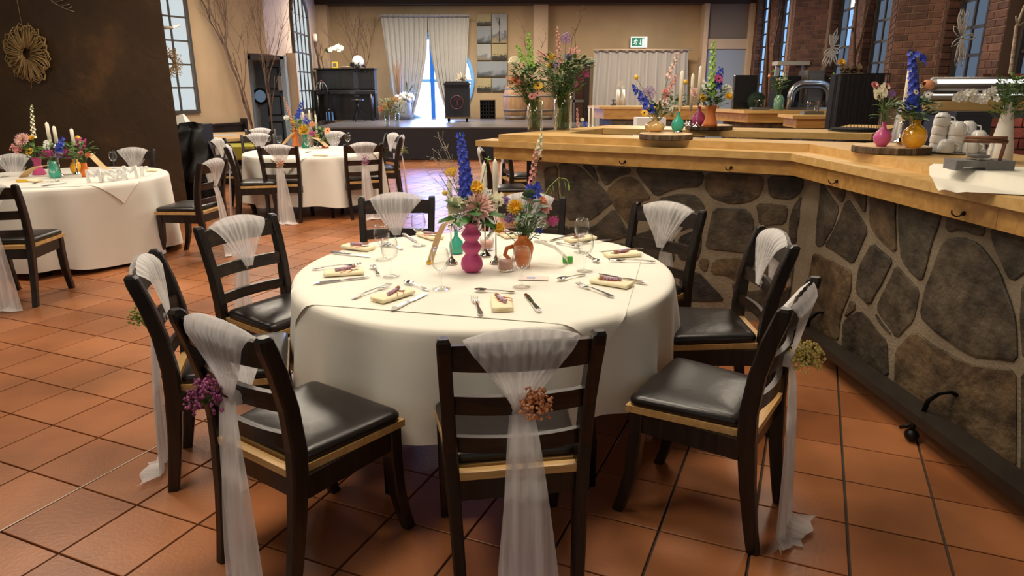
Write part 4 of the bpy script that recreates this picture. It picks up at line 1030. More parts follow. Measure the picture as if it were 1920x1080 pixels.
# ledge (outer strip) : front run, right run, left end
i1 = cornerpt(.20, .20)
ledge = slab('ledge', [A0, A1, i1, A0+fn_*.20], 1.108, 1.152, 'counter'); slab('ledge', [A1, A2, A2+rn*.20, i1], 1.108, 1.152, 'counter')
le = A0+ld*1.55; slab('ledge', [A0, A0+fn_*.2, A0+Vector((.28, .0))+ld*1.4, le], 1.108, 1.152, 'counter')
# slab, planks
S0 = Vector((-.099, 5.321)); S1 = cornerpt(.16, .155)
I1 = Vector((2.154, 4.50)); I0 = Vector((.41, 5.43))
S2 = yend(S1, Ye); I2 = Vector((2.78, 1.15)); I15 = Vector((2.62, 4.12))
BKL = Vector((.899, 6.55)); IF0 = Vector((.782, 6.084)); IF1 = Vector((2.691, 5.275)); IF2 = Vector((3.52, 6.40)); BKR = Vector((2.626, 5.839)); BK2 = Vector((3.12, 6.55))
for pts in ([S0, S0+(S1-S0)*.52, I0+(I1-I0)*.45, I0], [S0+(S1-S0)*.5215, S1, I1, I0+(I1-I0)*.4515], [S1+rd*.002, yend(S1, 2.9), Vector((2.70, 2.9)), I15, I1+Vector((.001, -.001))], [yend(S1, 2.897), S2, I2, Vector((2.70, 2.897))]):
    slab('top_board', pts, 1.152, BZ, 'counter')
slab('top_board', [S0+ld*.003, BKL, IF0, I0+ld*.003], 1.152, BZ, 'counter')
slab('top_board', [BKL+Vector((.002, 0)), BKR, IF1, IF0+Vector((.002, 0))], 1.152, BZ, 'counter')
slab('top_board', [BKR+Vector((.002, 0)), BK2, IF2, IF1+Vector((.002, 0))], 1.152, BZ, 'counter')
# fascia boards
f0 = A0+fd*.14+fn_*.035; f1 = cornerpt(.035, .035); f2 = yend(f1, Ye); g1 = cornerpt(.06, .06)
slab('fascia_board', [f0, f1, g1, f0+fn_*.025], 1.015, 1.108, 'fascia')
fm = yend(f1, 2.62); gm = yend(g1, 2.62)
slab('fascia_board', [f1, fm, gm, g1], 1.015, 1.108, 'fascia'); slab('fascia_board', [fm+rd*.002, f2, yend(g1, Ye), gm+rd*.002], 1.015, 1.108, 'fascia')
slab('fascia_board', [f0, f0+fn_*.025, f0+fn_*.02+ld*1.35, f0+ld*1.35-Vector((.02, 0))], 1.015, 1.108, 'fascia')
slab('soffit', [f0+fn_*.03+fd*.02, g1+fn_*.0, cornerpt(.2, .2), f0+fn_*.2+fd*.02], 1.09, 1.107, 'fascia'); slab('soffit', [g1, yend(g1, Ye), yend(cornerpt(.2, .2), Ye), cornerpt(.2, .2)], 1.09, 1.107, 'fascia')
# body of the bar (dark, behind the stones) with the open middle
w0 = A0+fd*.40+fn_*.155; w1 = cornerpt(.155, .15); w2 = yend(w1, Ye)
bd = MB()
bd.prism([tuple(w0), tuple(w1), tuple(w1+(I1-S1)*.62), tuple(w0+fn_*.22)], 0, 1.107)
bd.prism([tuple(w1), tuple(w2), tuple(w2+rn*.4), tuple(w1+rn*.35)], 0, 1.107)
bd.prism([tuple(w0), tuple(w0+fn_*.2+fd*.02), tuple(w0+ld*1.15+Vector((.15, -.1))), tuple(w0+ld*1.15)], 0, 1.107)
bd.prism([(.98, 6.42), (2.62, 5.74), (2.60, 5.50), (.95, 6.15)], 0, 1.107); bd.prism([(2.62, 5.74), (3.10, 6.45), (3.35, 6.3), (2.70, 5.4)], 0, 1.107)
bd.build('base_wall', 'mortar', bar)
bi = MB(); bi.prism([(.45, 5.55), (2.15, 4.75), (2.65, 4.4), (3.3, 4.4), (3.3, 6.2), (2.7, 5.25), (.8, 6.0)], .86, .90); bi.build('inner_shade_sheet', 'blackm', bar)  # black sheet added to stand for the shade in the bar's open middle
# dark end post at the left end
slab('end_post', [w0-fd*.03-fn_*.012, w0+fd*.015-fn_*.012, w0+fd*.015+fn_*.2, w0-fd*.03+fn_*.2], 0, 1.107, 'dark')
# rubble stones: polygons laid on the wall planes
def laystone(o, d, n, poly, Hw, Lw, rnd):
    """one flat rubble stone with its own outline on the wall plane (o origin, d along, n outward)"""
    poly = [(min(Lw-.006, max(.006, u)), min(Hw, max(.004, v))) for u, v in poly]
    ar = sum(poly[k][0]*poly[(k+1) % len(poly)][1]-poly[(k+1) % len(poly)][0]*poly[k][1] for k in range(len(poly)))
    if ar < 0: poly = poly[::-1]
    pts = []
    for k in range(len(poly)):
        p0, a, b = poly[k-1], poly[k], poly[(k+1) % len(poly)]
        L = math.hypot(b[0]-a[0], b[1]-a[1]); Lp = math.hypot(p0[0]-a[0], p0[1]-a[1])
        if L < .004: continue
        # rounded corner
        c = min(.022, L*.3, Lp*.3)
        if Lp > 1e-5: pts.append((a[0]+(p0[0]-a[0])/Lp*c, a[1]+(p0[1]-a[1])/Lp*c))
        m_ = max(1, int(L/.07))
        for q in range(m_):
            t = (c+(L-2*c)*q/m_)/L; j = 0 if q == 0 else .005
            pts.append((a[0]+(b[0]-a[0])*t+rnd.uniform(-j, j), a[1]+(b[1]-a[1])*t+rnd.uniform(-j, j)))
    if len(pts) < 3: return
    pts = [(min(Lw-.004, max(.004, u)), min(Hw, max(.002, v))) for u, v in pts]
    pr = rnd.uniform(.006, .012); d3 = Vector((d.x, d.y, 0)); n3 = Vector((n.x, n.y, 0))
    cx = sum(p[0] for p in pts)/len(pts); cy = sum(p[1] for p in pts)/len(pts)
    def W(u_, v_, h): return Vector((o.x, o.y, 0))+d3*u_+Vector((0, 0, v_))+n3*h
    r0 = [W(x, y, 0) for x, y in pts]; r1 = [W(x, y, pr*.7) for x, y in pts]; r2 = [W(x+(cx-x)*.04, y+(cy-y)*.04, pr+rnd.uniform(-.0015, .0015)) for x, y in pts]
    b = MB(); b.rings([r0, r1, r2]); k0 = len(pts)*2
    b.v.append(tuple(W(cx, cy, pr+.002))); ci = len(b.v)-1
    for q in range(len(pts)): b.f.append((k0+q, k0+(q+1) % len(pts), ci)); b.sm.append(False)
    b.build('stone', 'stone', bar)
def walluv(px, py, o, d, n):
    r = ray(px, py); t = (n.x*o.x+n.y*o.y)/(n.x*r.x+n.y*r.y); p = Vector((r.x*t, r.y*t, H+r.z*t))
    return ((p.x-o.x)*d.x+(p.y-o.y)*d.y, p.z)
# right run (outlines as they lie on that wall)
o_, d_, n_ = w1, rd, -rn; Lr = (w2-w1).length; rnd_ = random.Random(6)
TRR = [((106, 100), (120, 130), (165, 192), (148, 250), (110, 318), (86, 316), (92, 230)), ((122, 112), (190, 112), (176, 180)), ((192, 158), (260, 262), (210, 376), (115, 314), (150, 258)),
 ((198, 120), (256, 130), (250, 214)), ((268, 140), (350, 160), (352, 340), (292, 288), (264, 245)), ((361, 160), (502, 200), (434, 436), (368, 362), (358, 250)), ((272, 304), (342, 362), (264, 512), (218, 468), (230, 380)),
 ((350, 374), (428, 460), (408, 560), (352, 620), (284, 520)), ((80, 338), (206, 396), (203, 466), (170, 545), (162, 625), (60, 580), (62, 440)), ((208, 486), (222, 516), (182, 552)),
 ((232, 524), (322, 628), (326, 745), (172, 655), (176, 562)), ((508, 296), (560, 284), (622, 306), (690, 398), (744, 560), (748, 694), (600, 676), (484, 600), (428, 545), (444, 460)),
 ((516, 205), (640, 240), (640, 285), (560, 262), (512, 272)), ((660, 250), (790, 280), (790, 390), (725, 436), (664, 300)), ((348, 655), (412, 592), (476, 642), (600, 704), (742, 722), (742, 1045), (345, 775)), ((280, 530), (340, 610), (300, 570)),
 ((762, 440), (812, 405), (880, 440), (880, 690), (766, 690), (756, 560)), ((760, 722), (890, 720), (890, 1060), (758, 1060)), ((812, 300), (960, 320), (960, 420), (900, 430), (815, 390)), ((905, 450), (1040, 430), (1040, 760), (905, 700)), ((905, 730), (1060, 790), (1060, 1150), (905, 1080))]
for P_ in TRR: laystone(o_, d_, n_, [walluv(1480+x*.5744, 280+y*.5744, o_, d_, n_) for x, y in P_], 1.0, Lr, rnd_)
# front run
o_, d_, n_ = w0, fd, -fn_; Lf = (w1-w0).length
TRF = [((470, 200), (590, 225), (728, 350), (798, 440), (650, 556), (520, 548), (484, 400)), ((604, 215), (676, 225), (712, 330)), ((692, 225), (900, 240), (896, 272), (815, 290), (752, 345), (730, 320)),
 ((752, 366), (850, 292), (916, 290), (1026, 420), (960, 432), (905, 600), (800, 470)), ((925, 235), (1340, 265), (1318, 348), (1180, 356), (1048, 408), (950, 292)), ((1345, 268), (1690, 285), (1686, 372), (1636, 430), (1500, 455), (1384, 418), (1334, 350)),
 ((1712, 285), (2020, 300), (1990, 382), (1850, 428), (1722, 410)), ((1062, 418), (1190, 388), (1290, 400), (1345, 470), (1330, 560), (1180, 620), (1050, 560)), ((1390, 478), (1600, 482), (1636, 560), (1600, 748), (1338, 716), (1372, 560)),
 ((1642, 444), (1838, 462), (1820, 572), (1664, 582)), ((1862, 472), (2042, 402), (2042, 700), (1850, 700), (1838, 570)), ((1180, 650), (1320, 590), (1320, 720), (1290, 800), (1180, 780)), ((1312, 772), (1368, 778), (1348, 866), (1300, 820)),
 ((1388, 782), (1598, 772), (1582, 950), (1474, 876), (1372, 868)), ((1296, 850), (1462, 1030), (1230, 1030), (1180, 900)), ((522, 590), (676, 588), (800, 476), (896, 640), (850, 655), (640, 700)), ((1660, 605), (1822, 600), (1838, 720), (1850, 900), (1640, 930), (1620, 770)),
 ((1862, 720), (2042, 720), (2030, 1080), (1870, 1080)), ((1500, 910), (1590, 975), (1850, 930), (1850, 1100), (1520, 1080)), ((910, 640), (1040, 590), (1160, 650), (1160, 800), (950, 850), (880, 720)), ((380, 240), (462, 220), (470, 400), (505, 560), (400, 560)), ((400, 580), (505, 575), (620, 700), (500, 800), (400, 780)),
 ((640, 720), (860, 680), (930, 860), (780, 960), (560, 900)), ((950, 870), (1160, 820), (1160, 1010), (1000, 1060)), ((1180, 920), (1220, 1050), (1010, 1110), (1020, 1075)), ((400, 800), (540, 830), (540, 1000), (400, 1000))]
for P_ in TRF: laystone(o_, d_, n_, [walluv(900+x*.3148, 240+y*.3148, o_, d_, n_) for x, y in P_], 1.0, Lf, rnd_)
# foot rail with iron brackets
r1_ = cornerpt(-.035, .0); ra = G(1572, 670.6, .14); rb = G(1882, 900, .14)
rdir = Vector((rb.x-ra.x, rb.y-ra.y)).normalized(); rnn = Vector((-rdir.y, rdir.x)); rnn = rnn if rnn.x > 0 else -rnn
ra2 = Vector((ra.x, ra.y))-rdir*.75; rb2 = Vector((ra.x, ra.y))+rdir*2.4
b = MB(); b.prism([tuple(ra2), tuple(rb2), tuple(rb2+rnn*.135), tuple(ra2+rnn*.10)], .095, .14)
tr = thing('foot_rail', 'dark wooden foot rail running along the base of the stone bar', 'foot rail'); b.build('rail_board', mat('worn_dark_rail', (.018, .012, .007), .5, var=.3, scale=8), tr)
for k, s_ in enumerate((.30, 1.05)):
    p = Vector((ra.x, ra.y))+rdir*(s_-.0) if False else None
for px, py in ((1760, 770), (1560, 612)):
    q = G(px, py, .14); p = Vector((ra.x, ra.y)); s_ = (Vector((q.x, q.y))-p).dot(rdir); base = p+rdir*s_
    b = MB(); pts = [base+rnn*.06, base+rnn*.07, base+rnn*.10+rdir*.02, base+rnn*.14+rdir*.04, base+rnn*.165+rdir*.055]; zs = (.14, .19, .235, .25, .235)
    b.tube([(a.x, a.y, z) for a, z in zip(pts, zs)], .014, 6, flat=.5); b.build('iron_bracket', 'iron', tr)
q = G(1710, 815, .03); b = MB()
b.tube([(q.x+.02, q.y, .10), (q.x+.005, q.y+.01, .09), (q.x-.01, q.y, .06)], .016, 8); b.sphere((q.x-.005, q.y-.005, .032), .032, 10, 6, .9); b.tube([(q.x-.05, q.y+.02, .055), (q.x-.01, q.y+.005, .075), (q.x+.05, q.y+.02, .10)], .012, 6, flat=.6); b.build('iron_foot', 'iron', tr)
# hooks
for i, (x, y, run) in enumerate(((1014, 297, 'f'), (1172, 303, 'f'), (1371, 314, 'f'), (1570, 340, 'r'), (1808, 400, 'r'))):
    o_, d_, n_ = (f0, fd, -fn_) if run == 'f' else (f1, rd, -rn)
    u, v = walluv(x, y, o_, d_, n_); p = Vector((o_.x, o_.y, 0))+Vector((d_.x, d_.y, 0))*u; nn = Vector((n_.x, n_.y, 0)); v = max(1.03, min(1.09, v))
    t = thing('coat_hook', 'black iron coat hook on the bar fascia, ' + ('leftmost, beside the pink flower spike', 'second from the left end', 'left of the bar corner', 'just right of the bar corner', 'nearest the camera at the right')[i], 'hook', p+Vector((0, 0, v)), 0, 'coat hooks under the bar ledge')
    b = MB(); b.sphere(nn*.004, .010, 8, 4); b.build('plate', 'iron', t)
    dd = Vector((d_.x, d_.y, 0)); b = MB(); b.tube([nn*.006, nn*.012-dd*.008+Vector((0, 0, -.012)), nn*.022-dd*.018+Vector((0, 0, -.016)), nn*.034-dd*.026+Vector((0, 0, -.006)), nn*.036-dd*.028+Vector((0, 0, .008))], .0032, 6); b.build('hook_arm', 'iron', t)

# ================================================================ FLOWERS
RF = random.Random(42)
def stemcurve(a, b_, sag=.1, n=7):
    a, b_ = Vector(a), Vector(b_); out = []
    for i in range(n+1):
        t = i/n; p = a.lerp(b_, t); h = Vector((a.x, a.y, 0)).lerp(Vector((b_.x, b_.y, 0)), t**1.6); out.append(Vector((h.x*.6+p.x*.4, h.y*.6+p.y*.4, p.z)))
    return out
def spike(b, pts, r, per, cnt, taper=.45, start=.3, buds=None):
    n = cnt
    for i in range(n):
        t = start+(1-start)*i/n; f = t*(len(pts)-1); k = min(int(f), len(pts)-2); c = pts[k].lerp(pts[k+1], f-k)
        sc = 1-(1-taper)*(i/n); a = i*2.4
        d = Vector((math.cos(a), math.sin(a), .25)); c2 = c+d*r*sc*.9
        petals(b, c2, d+Vector((0, -.5, .1)), r*sc, per, .95, .35, a)
def flower(kind, m, tip, base, size, label, group, up=None, small=False):
    """a single cut flower: stem plus blossom"""
    t = thing(kind, label, 'flower', (0, 0, 0), 0, group)
    pts = stemcurve(base, tip)
    nrm = Vector(up) if up else Vector((RF.uniform(-.35, .35), -.8, .55))
    b = MB(); s_ = MB()
    s_.tube(pts, .0016 if size < .03 else .0022, 4); s_.build('stem', 'stem', t)
    tip = Vector(tip)
    if kind in ('delphinium', 'snapdragon', 'foxglove', 'bell_spike'):
        L = size; full = (Vector(tip)-Vector(base)).length; st_ = max(.05, 1-L/full)
        r = {'delphinium': .023, 'snapdragon': .015, 'foxglove': .013, 'bell_spike': .019}[kind]
        if small: r *= 1.25
        pts2 = stemcurve(base, tip, n=12)
        spike(b, pts2, r, 5, int(L/(.0055 if not small else .009)), .5 if kind != 'bell_spike' else .55, st_)
        b.build('florets', m, t)
    elif kind == 'gerbera':
        petals(b, tip, nrm, size, 14, .42, .12); petals(b, tip+nrm.normalized()*.002, nrm, size*.75, 12, .42, .25, .2); b.build('petals', m, t)
        c = MB(); c.sphere(tip+nrm.normalized()*.004, size*.22, 8, 4); c.build('centre', 'darkc', t)
    elif kind == 'ranunculus':
        for k in range(6): petals(b, tip+nrm.normalized()*(.001-size*.12*k*.0), nrm, size*(1-.13*k), 9-k, 1.1, .15+.28*k, k*.7)
        b.build('petals', m, t)
    elif kind == 'dahlia':
        for k in range(6): petals(b, tip, nrm, size*(1-.10*k), 18-2*k, .28, -.05+.26*k, k*.3)
        b.build('petals', m, t)
    elif kind == 'tulip':
        b.M = Matrix.Translation(tip) @ nrm.to_track_quat('Z', 'Y').to_matrix().to_4x4()
        b.lathe([(.001, -size*.9), (size*.55, -size*.6), (size*.68, 0), (size*.55, size*.6), (size*.3, size*.85)], 12, cap=False); b.build('petals', m, t)
    elif kind == 'allium':
        for i in range(90 if not small else 50):
            z = 1-2*(i+.5)/(90 if not small else 50); a = i*2.399; q = math.sqrt(1-z*z); d = Vector((q*math.cos(a), q*math.sin(a), z))
            petals(b, tip+d*size*.82, d, size*.24, 4, .4, .15, a); b.tube([tip, tip+d*size*.8], .0006, 3, False)
        b.build('florets', m, t)
    elif kind == 'craspedia':
        b.sphere(tip, size, 10, 7); b.build('ball', m, t)
    elif kind == 'filler_sprig':
        for i in range(int(46 if not small else 26)):
            d = Vector((RF.gauss(0, 1), RF.gauss(0, .8), RF.gauss(0, .8))); d = d.normalized()*size*RF.uniform(.3, 1)
            petals(b, tip+d, d+Vector((0, -1, .3)), size*.16+.002, 5, .8, .1, i)
            if i % 4 == 0: b.tube([tip-Vector((0, 0, size)), tip+d], .0006, 3, False)
        b.build('florets', m, t)
    elif kind == 'leafy_sprig':
        for i, p in enumerate(pts[3:]):
            for sg in (-1, 1): leafs(b, p, (sg*RF.uniform(.5, 1), RF.uniform(-.7, .3), RF.uniform(-.1, .6)), size*RF.uniform(.8, 1.2), size*.75)
        leafs(b, pts[-1], Vector(pts[-1])-Vector(pts[-2]), size, size*.7); b.build('leaves', m, t)
    return t
def foliage(name, label, c, rx, rz, n, L, W, m, group=None, dn=0, up=.6):
    b = MB(); c = Vector(c)
    for i in range(n):
        a = RF.uniform(0, 2*PI); q = math.sqrt(RF.random()); p = c+Vector((rx*q*math.cos(a), rx*q*math.sin(a)*.8, RF.uniform(-rz, rz)))
        d = Vector((math.cos(a)*.8, math.sin(a)*.8-.3, RF.uniform(-.3, 1)*up+.2)); leafs(b, p, d, L*RF.uniform(.6, 1.2), W*RF.uniform(.7, 1.2))
        if i % 3 == 0: b.tube([c-Vector((0, 0, rz*1.8)), p], .0009, 3, False)
    o = b.build(name, m); tag(o, label, 'foliage', group, 'stuff'); return o
def candle(px, ytop, ybot, foot, z, label, group, r=.0115, holder=True, Y=None):
    p = G(foot[0], foot[1], z)
    zt, zb = D(px, ytop, p.y).z, D(px, ybot, p.y).z; xo = D(px, (ytop+ybot)/2, p.y).x
    if holder:
        h = thing('candlestick', label.replace('ivory taper candle', 'slim chrome candlestick under the taper'), 'candlestick', (p.x, p.y, z), 0, 'candlesticks'+group)
        zz = zb-z; b = MB(); b.lathe([(.001, 0), (.030, 0), (.031, .003), (.024, .010), (.009, .026), (.0035, .040), (.0028, zz-.03), (.0035, zz-.026), (.008, zz-.012), (.0125, zz), (.0125, zz+.012), (.011, zz+.012), (.011, zz-.001), (.001, zz-.001)], 20, cap=False)
        b.build('stand', 'chrome', h); cx = p.x; 
    else: cx = xo
    t = thing('taper_candle', label, 'candle', (cx, p.y, zb), 0, 'taper candles'+group); hh = zt-zb
    b = MB(); b.lathe([(.001, 0), (r, 0), (r*.95, hh*.93), (r*.6, hh*.97), (.0015, hh), (.001, hh)], 14, cap=False); wx_ = b.build('wax', 'wax', t)
    b = MB(); b.tube([(0, 0, hh-.003), (.001, 0, hh+.008)], .0011, 4); b.build('wick', 'whitem', wx_); return t
def vase(label, px, py, z, prof, m, n=28, group=None, sx=1, sy=1, rz=0, kind='vase', scale=1):
    p = G(px, py, z); b = MB(); b.lathe([(r*scale, h*scale) for r, h in prof], n, cap=False, sx=sx, sy=sy); o = b.build(kind, m); o.location = (p.x, p.y, z); o.rotation_euler = (0, 0, rz); tag(o, label, 'vase', group); return o, p
GN = ' of the near centrepiece'
# --- near centrepiece
_, P1 = vase('tall magenta vase made of stacked bulges on the near table', 885, 508, TZ, [(.001, 0), (.030, 0), (.045, .012), (.050, .032), (.046, .055), (.031, .076), (.028, .082), (.040, .098), (.046, .113), (.036, .128), (.028, .140), (.038, .155), (.046, .168), (.040, .178), (.027, .196), (.033, .214), (.036, .226), (.032, .226), (.023, .198), (.001, .19)], 'pink')
_, P2 = vase('small teal glass bottle behind the magenta vase', 856, 474, TZ, [(.001, 0), (.028, 0), (.034, .006), (.036, .035), (.032, .058), (.014, .078), (.010, .088), (.010, .112), (.012, .114), (.008, .112), (.001, .10)], 'teal')
_, P3 = vase('ribbed orange ceramic vase with a side handle on the near table', 981, 499, TZ, [(.001, 0), (.026, 0), (.030, .004), (.040, .045), (.048, .085), (.044, .108), (.026, .128), (.024, .142), (.026, .148), (.020, .148), (.001, .13)], 'orange')
b = MB(); b.tube([(-.045+.0*0, 0, .095), (-.075, 0, .085), (-.085, 0, .055), (-.06, 0, .03), (-.036, 0, .03)], .010, 8); o = b.build('orange_loop', 'orange'); o.location = (P3.x, P3.y, TZ); tag(o, 'orange ring-shaped handle piece left of the orange vase', 'vase')
def fl_(kind, m, px, py, P, rim, size, label, group, dy=0, up=None, small=False, rz_=TZ):
    tip = D(px, py, P.y+dy); base = (P.x+RF.uniform(-.008, .008), P.y+RF.uniform(-.008, .008), rz_+rim*.55)
    return flower(kind, M[m], tip, base, size, label, group, up, small)
g1_ = 'cut flowers in the magenta vase'
fl_('delphinium', 'blue', 862, 248, P1, .22, .27, 'tall blue delphinium spike above the magenta vase', g1_, .02)
fl_('delphinium', 'blue', 868, 330, P1, .22, .10, 'short lower blue delphinium beside the tall one', g1_, .01)
fl_('ranunculus', 'cream', 856, 386, P1, .22, .046, 'round cream rose left above the magenta vase', g1_, -.03)
fl_('dahlia', 'paleroseb', 897, 388, P1, .22, .078, 'big pale pink dahlia over the magenta vase', g1_, -.04)
fl_('ranunculus', 'yellow', 893, 352, P1, .22, .034, 'yellow bloom above the pale pink dahlia', g1_, 0)
fl_('filler_sprig', 'yellow', 846, 322, P1, .22, .024, 'small yellow sprig left of the blue delphinium', g1_, .03)
fl_('craspedia', 'yellow', 834, 362, P1, .22, .012, 'yellow ball flower left of the leftmost candle', g1_, .03)
fl_('filler_sprig', 'whitef', 912, 366, P1, .22, .030, 'white berry sprig right of the yellow bloom', g1_, .01)
fl_('filler_sprig', 'cream', 932, 374, P1, .22, .036, 'cream waxflower cluster before the right candle', g1_, .0)
fl_('filler_sprig', 'violet', 947, 375, P1, .22, .022, 'small mauve sprig between the two near vases', g1_, .03)
fl_('leafy_sprig', 'lime', 914, 300, P1, .22, .018, 'thin green bud stalk between the candles', g1_, .04)
fl_('leafy_sprig', 'violet', 826, 330, P1, .22, .014, 'dark violet bud stalk at the left of the bouquet', g1_, .05)
b = MB(); rr = random.Random(5)
bs = Vector((P1.x, P1.y+.03, TZ+.2))
for k in range(7):
    tip = D(rr.uniform(788, 845), rr.uniform(248, 330), P1.y+.05); pts = stemcurve(bs, tip, n=8); b.tube(pts, .0010, 3)
    for p in pts[4:]:
        for j in range(4):
            q = p+Vector((rr.uniform(-.035, .03), rr.uniform(-.02, .02), rr.uniform(-.01, .035))); b.tube([p, q], .0006, 3); b.octa(q, .0022)
tag(b.build('wispy_grass', mat('dry_grass', (.42, .36, .30), .7)), 'wispy dry grass sprays left of the blue delphinium', 'grass', g1_)
b = MB()
for px, py, a in ((905, 412, (.7, -.5, -.35)), (880, 410, (-.2, -.8, -.2)), (915, 405, (1, -.3, -.1)), (865, 412, (-.8, -.5, -.1)), (893, 404, (.2, -.9, .1)), (872, 400, (-.5, -.3, .4)), (900, 398, (.5, .3, .3))):
    q = D(px-6, py-8, P1.y-.03); leafs(b, q, a, .105, .078); b.tube([(P1.x, P1.y, TZ+.2), q], .0016, 4)
tag(b.build('leaf_collar', randmat('broad_green_leaf', (.03, .10, .018), (.06, .17, .03), .35, True)), 'broad glossy green leaves spilling over the magenta vase', 'foliage', g1_)
foliage('filler_greens', 'mixed greenery inside the magenta vase bouquet', (P1.x, P1.y, TZ+.28), .07, .06, 110, .05, .015, 'leaf', g1_)
g2_ = 'greens in the teal bottle'
foliage('filler_greens', 'small fresh greens standing in the teal bottle', (P2.x+.0, P2.y, TZ+.145), .022, .035, 34, .035, .014, 'leaf', g2_)
g3_ = 'cut flowers in the orange vase'
fl_('snapdragon', 'pinkf', 1006, 280, P3, .14, .24, 'tall coral pink snapdragon spike above the orange vase', g3_, .02)
fl_('foxglove', 'cream', 1016, 250, P3, .14, .10, 'pale tip spray above the coral spike', g3_, .05)
fl_('delphinium', 'blue', 1003, 340, P3, .14, .07, 'blue delphinium cluster right below the coral spike', g3_, 0, None, True)
fl_('filler_sprig', 'blue', 1002, 358, P3, .14, .036, 'deep blue blossoms behind the eucalyptus', g3_, -.01)
fl_('dahlia', 'yellow', 966, 388, P3, .14, .042, 'golden yellow carnation over the orange vase', g3_, -.03)
fl_('filler_sprig', 'magenta', 1036, 414, P3, .14, .026, 'magenta blossom sprig at the right of the orange vase', g3_, .0)
fl_('filler_sprig', 'pinkf', 1022, 390, P3, .14, .030, 'salmon blossom cluster at the right of the orange vase', g3_, -.01)
fl_('ranunculus', 'peach', 1017, 376, P3, .14, .020, 'small peach bloom under the blue cluster', g3_, -.01)
fl_('filler_sprig', 'violet', 955, 408, P3, .14, .028, 'mauve mint sprig below the yellow carnation', g3_, -.02)
fl_('filler_sprig', 'violet', 983, 402, P3, .14, .018, 'little mauve sprig in the middle of the orange vase', g3_, -.03)
fl_('ranunculus', 'yellow', 936, 428, P3, .14, .028, 'yellow lily hanging low between the vases', g3_, -.0)
fl_('filler_sprig', 'blue', 1012, 432, P3, .14, .014, 'low blue florets at the rim of the orange vase', g3_, -.02)
for px, py, d in ((990, 375, (-.5, -.6, .6)), (1003, 385, (.2, -1, .3)), (1010, 398, (.6, -.7, .1)), (996, 398, (-.3, -1, -.1)), (985, 388, (-.7, -.6, .4))):
    pass
b = MB()
for px, py, d in ((995, 378, (-.6, -.5, .5)), (1000, 380, (.3, -.8, .4)), (1004, 396, (.5, -.8, -.1)), (994, 398, (-.4, -.9, -.1)), (990, 372, (.1, -.6, .9)), (1008, 388, (.9, -.4, .2)), (984, 400, (-.6, -.7, -.3))):
    q = D(px, py, P3.y-.03); leafs(b, q, d, .068, .062); b.tube([(P3.x, P3.y, TZ+.13), q], .0015, 4)
tag(b.build('eucalyptus_sprig', 'euca'), 'round grey-green eucalyptus leaves in the orange vase', 'foliage', g3_)
foliage('filler_greens', 'mixed greenery inside the orange vase bouquet', (P3.x+.012, P3.y, TZ+.205), .06, .065, 140, .045, .014, 'leaf', g3_)
b = MB(); pts = [D(x, y, P3.y) for x, y in ((990, 430), (1010, 385), (1030, 350), (1048, 333), (1062, 336), (1068, 345))]; b.tube(pts, .0012, 4)
for px, py, d in ((1066, 343, (.1, 0, -1)), (1058, 338, (.25, 0, -1)), (1045, 338, (.5, 0, -1)), (1036, 345, (.2, 0, -1)), (1048, 358, (.4, 0, -1)), (1030, 352, (.5, 0, -1)), (1034, 362, (.2, 0, -1))):
    q = D(px, py, P3.y); leafs(b, q, d, .036, .010)
tag(b.build('hanging_grass', 'lime'), 'arched grass with hanging green spikelets before the stone wall', 'grass', g3_)
# three candles, tealights, paper strips, green block, card
candle(841, 332, 424, (847, 494), TZ, 'leftmost ivory taper candle of the near table', GN)
candle(906, 304, 396, (910, 480), TZ, 'middle ivory taper candle of the near table, behind the bouquet', GN)
candle(929, 298, 404, (930, 493), TZ, 'rightmost and tallest ivory taper candle of the near table', GN)
def tealight(px, py, label, z=TZ, r=.036):
    p = G(px, py, z); t = thing('glass_tealight', label, 'candle', (p.x, p.y, z), 0, 'pink candles in glass cups')
    b = MB(); b.lathe([(.001, .001), (r*.88, .001), (r*.95, .004), (r, .012), (r*1.02, .062), (r*.96, .062), (r*.93, .014), (r*.85, .009), (.001, .009)], 28, cap=False); b.build('glass_cup', 'glass', t)
    b = MB(); b.lathe([(.001, .010), (r*.9, .010), (r*.92, .046), (.001, .044)], 24, cap=False); b.build('pink_wax', 'pinkwax', t)
tealight(948, 507, 'pink candle in a ribbed glass beside the orange vase'); tealight(913, 468, 'pink candle in glass behind the magenta vase')
def strip(name, label, pts, wd, m, thick=.0012, axis=(0, 1, 0), group='curved paper menu strips'):
    b = MB(); ax = Vector(axis)*wd/2; b.rings([[p-ax, p+ax, p+ax+Vector((0, 0, thick)), p-ax+Vector((0, 0, thick))] for p in pts], True, True); o = b.build(name, m); tag(o, label, 'paper strip', group); return o
a_, c_ = G(806, 494, TZ), G(850, 470, TZ)
pts = [D(x, y, a_.y+dy) for x, y, dy in ((806, 492, 0), (813, 470, .0), (822, 442, .01), (833, 420, .02), (846, 412, .04), (858, 412, .06))]
strip('paper_strip', 'tan printed paper strip leaning against the near bouquet', pts, .05, 'paper', axis=(.55, .8, 0))
q = G(806, 494, TZ); b = MB(); b.box((q.x, q.y, TZ+.006), (.03, .022, .012), .4); tag(b.build('yellow_block', 'yel'), 'yellow block holding the tan paper strip', 'block')
pts = [G(1066, 492, TZ)+Vector((0, 0, .006))]+[D(x, y, P3.y+dy) for x, y, dy in ((1056, 478, -.02), (1040, 464, .0), (1020, 456, .03), (1003, 452, .05))]
strip('paper_strip', 'cream lettered paper strip arching from the orange vase to the green block', pts, .055, 'paperw', axis=(.2, 1, 0))
q = G(1064, 492, TZ)
for dx_, lb in ((-.012, 'left green cube at the end of the cream strip'), (.013, 'right green cube at the end of the cream strip')):
    b = MB(); b.bbox((q.x+dx_, q.y, TZ+.015), (.022, .024, .028), .002); tag(b.build('green_cube', 'green'), lb, 'block', 'green cubes at the strip end')
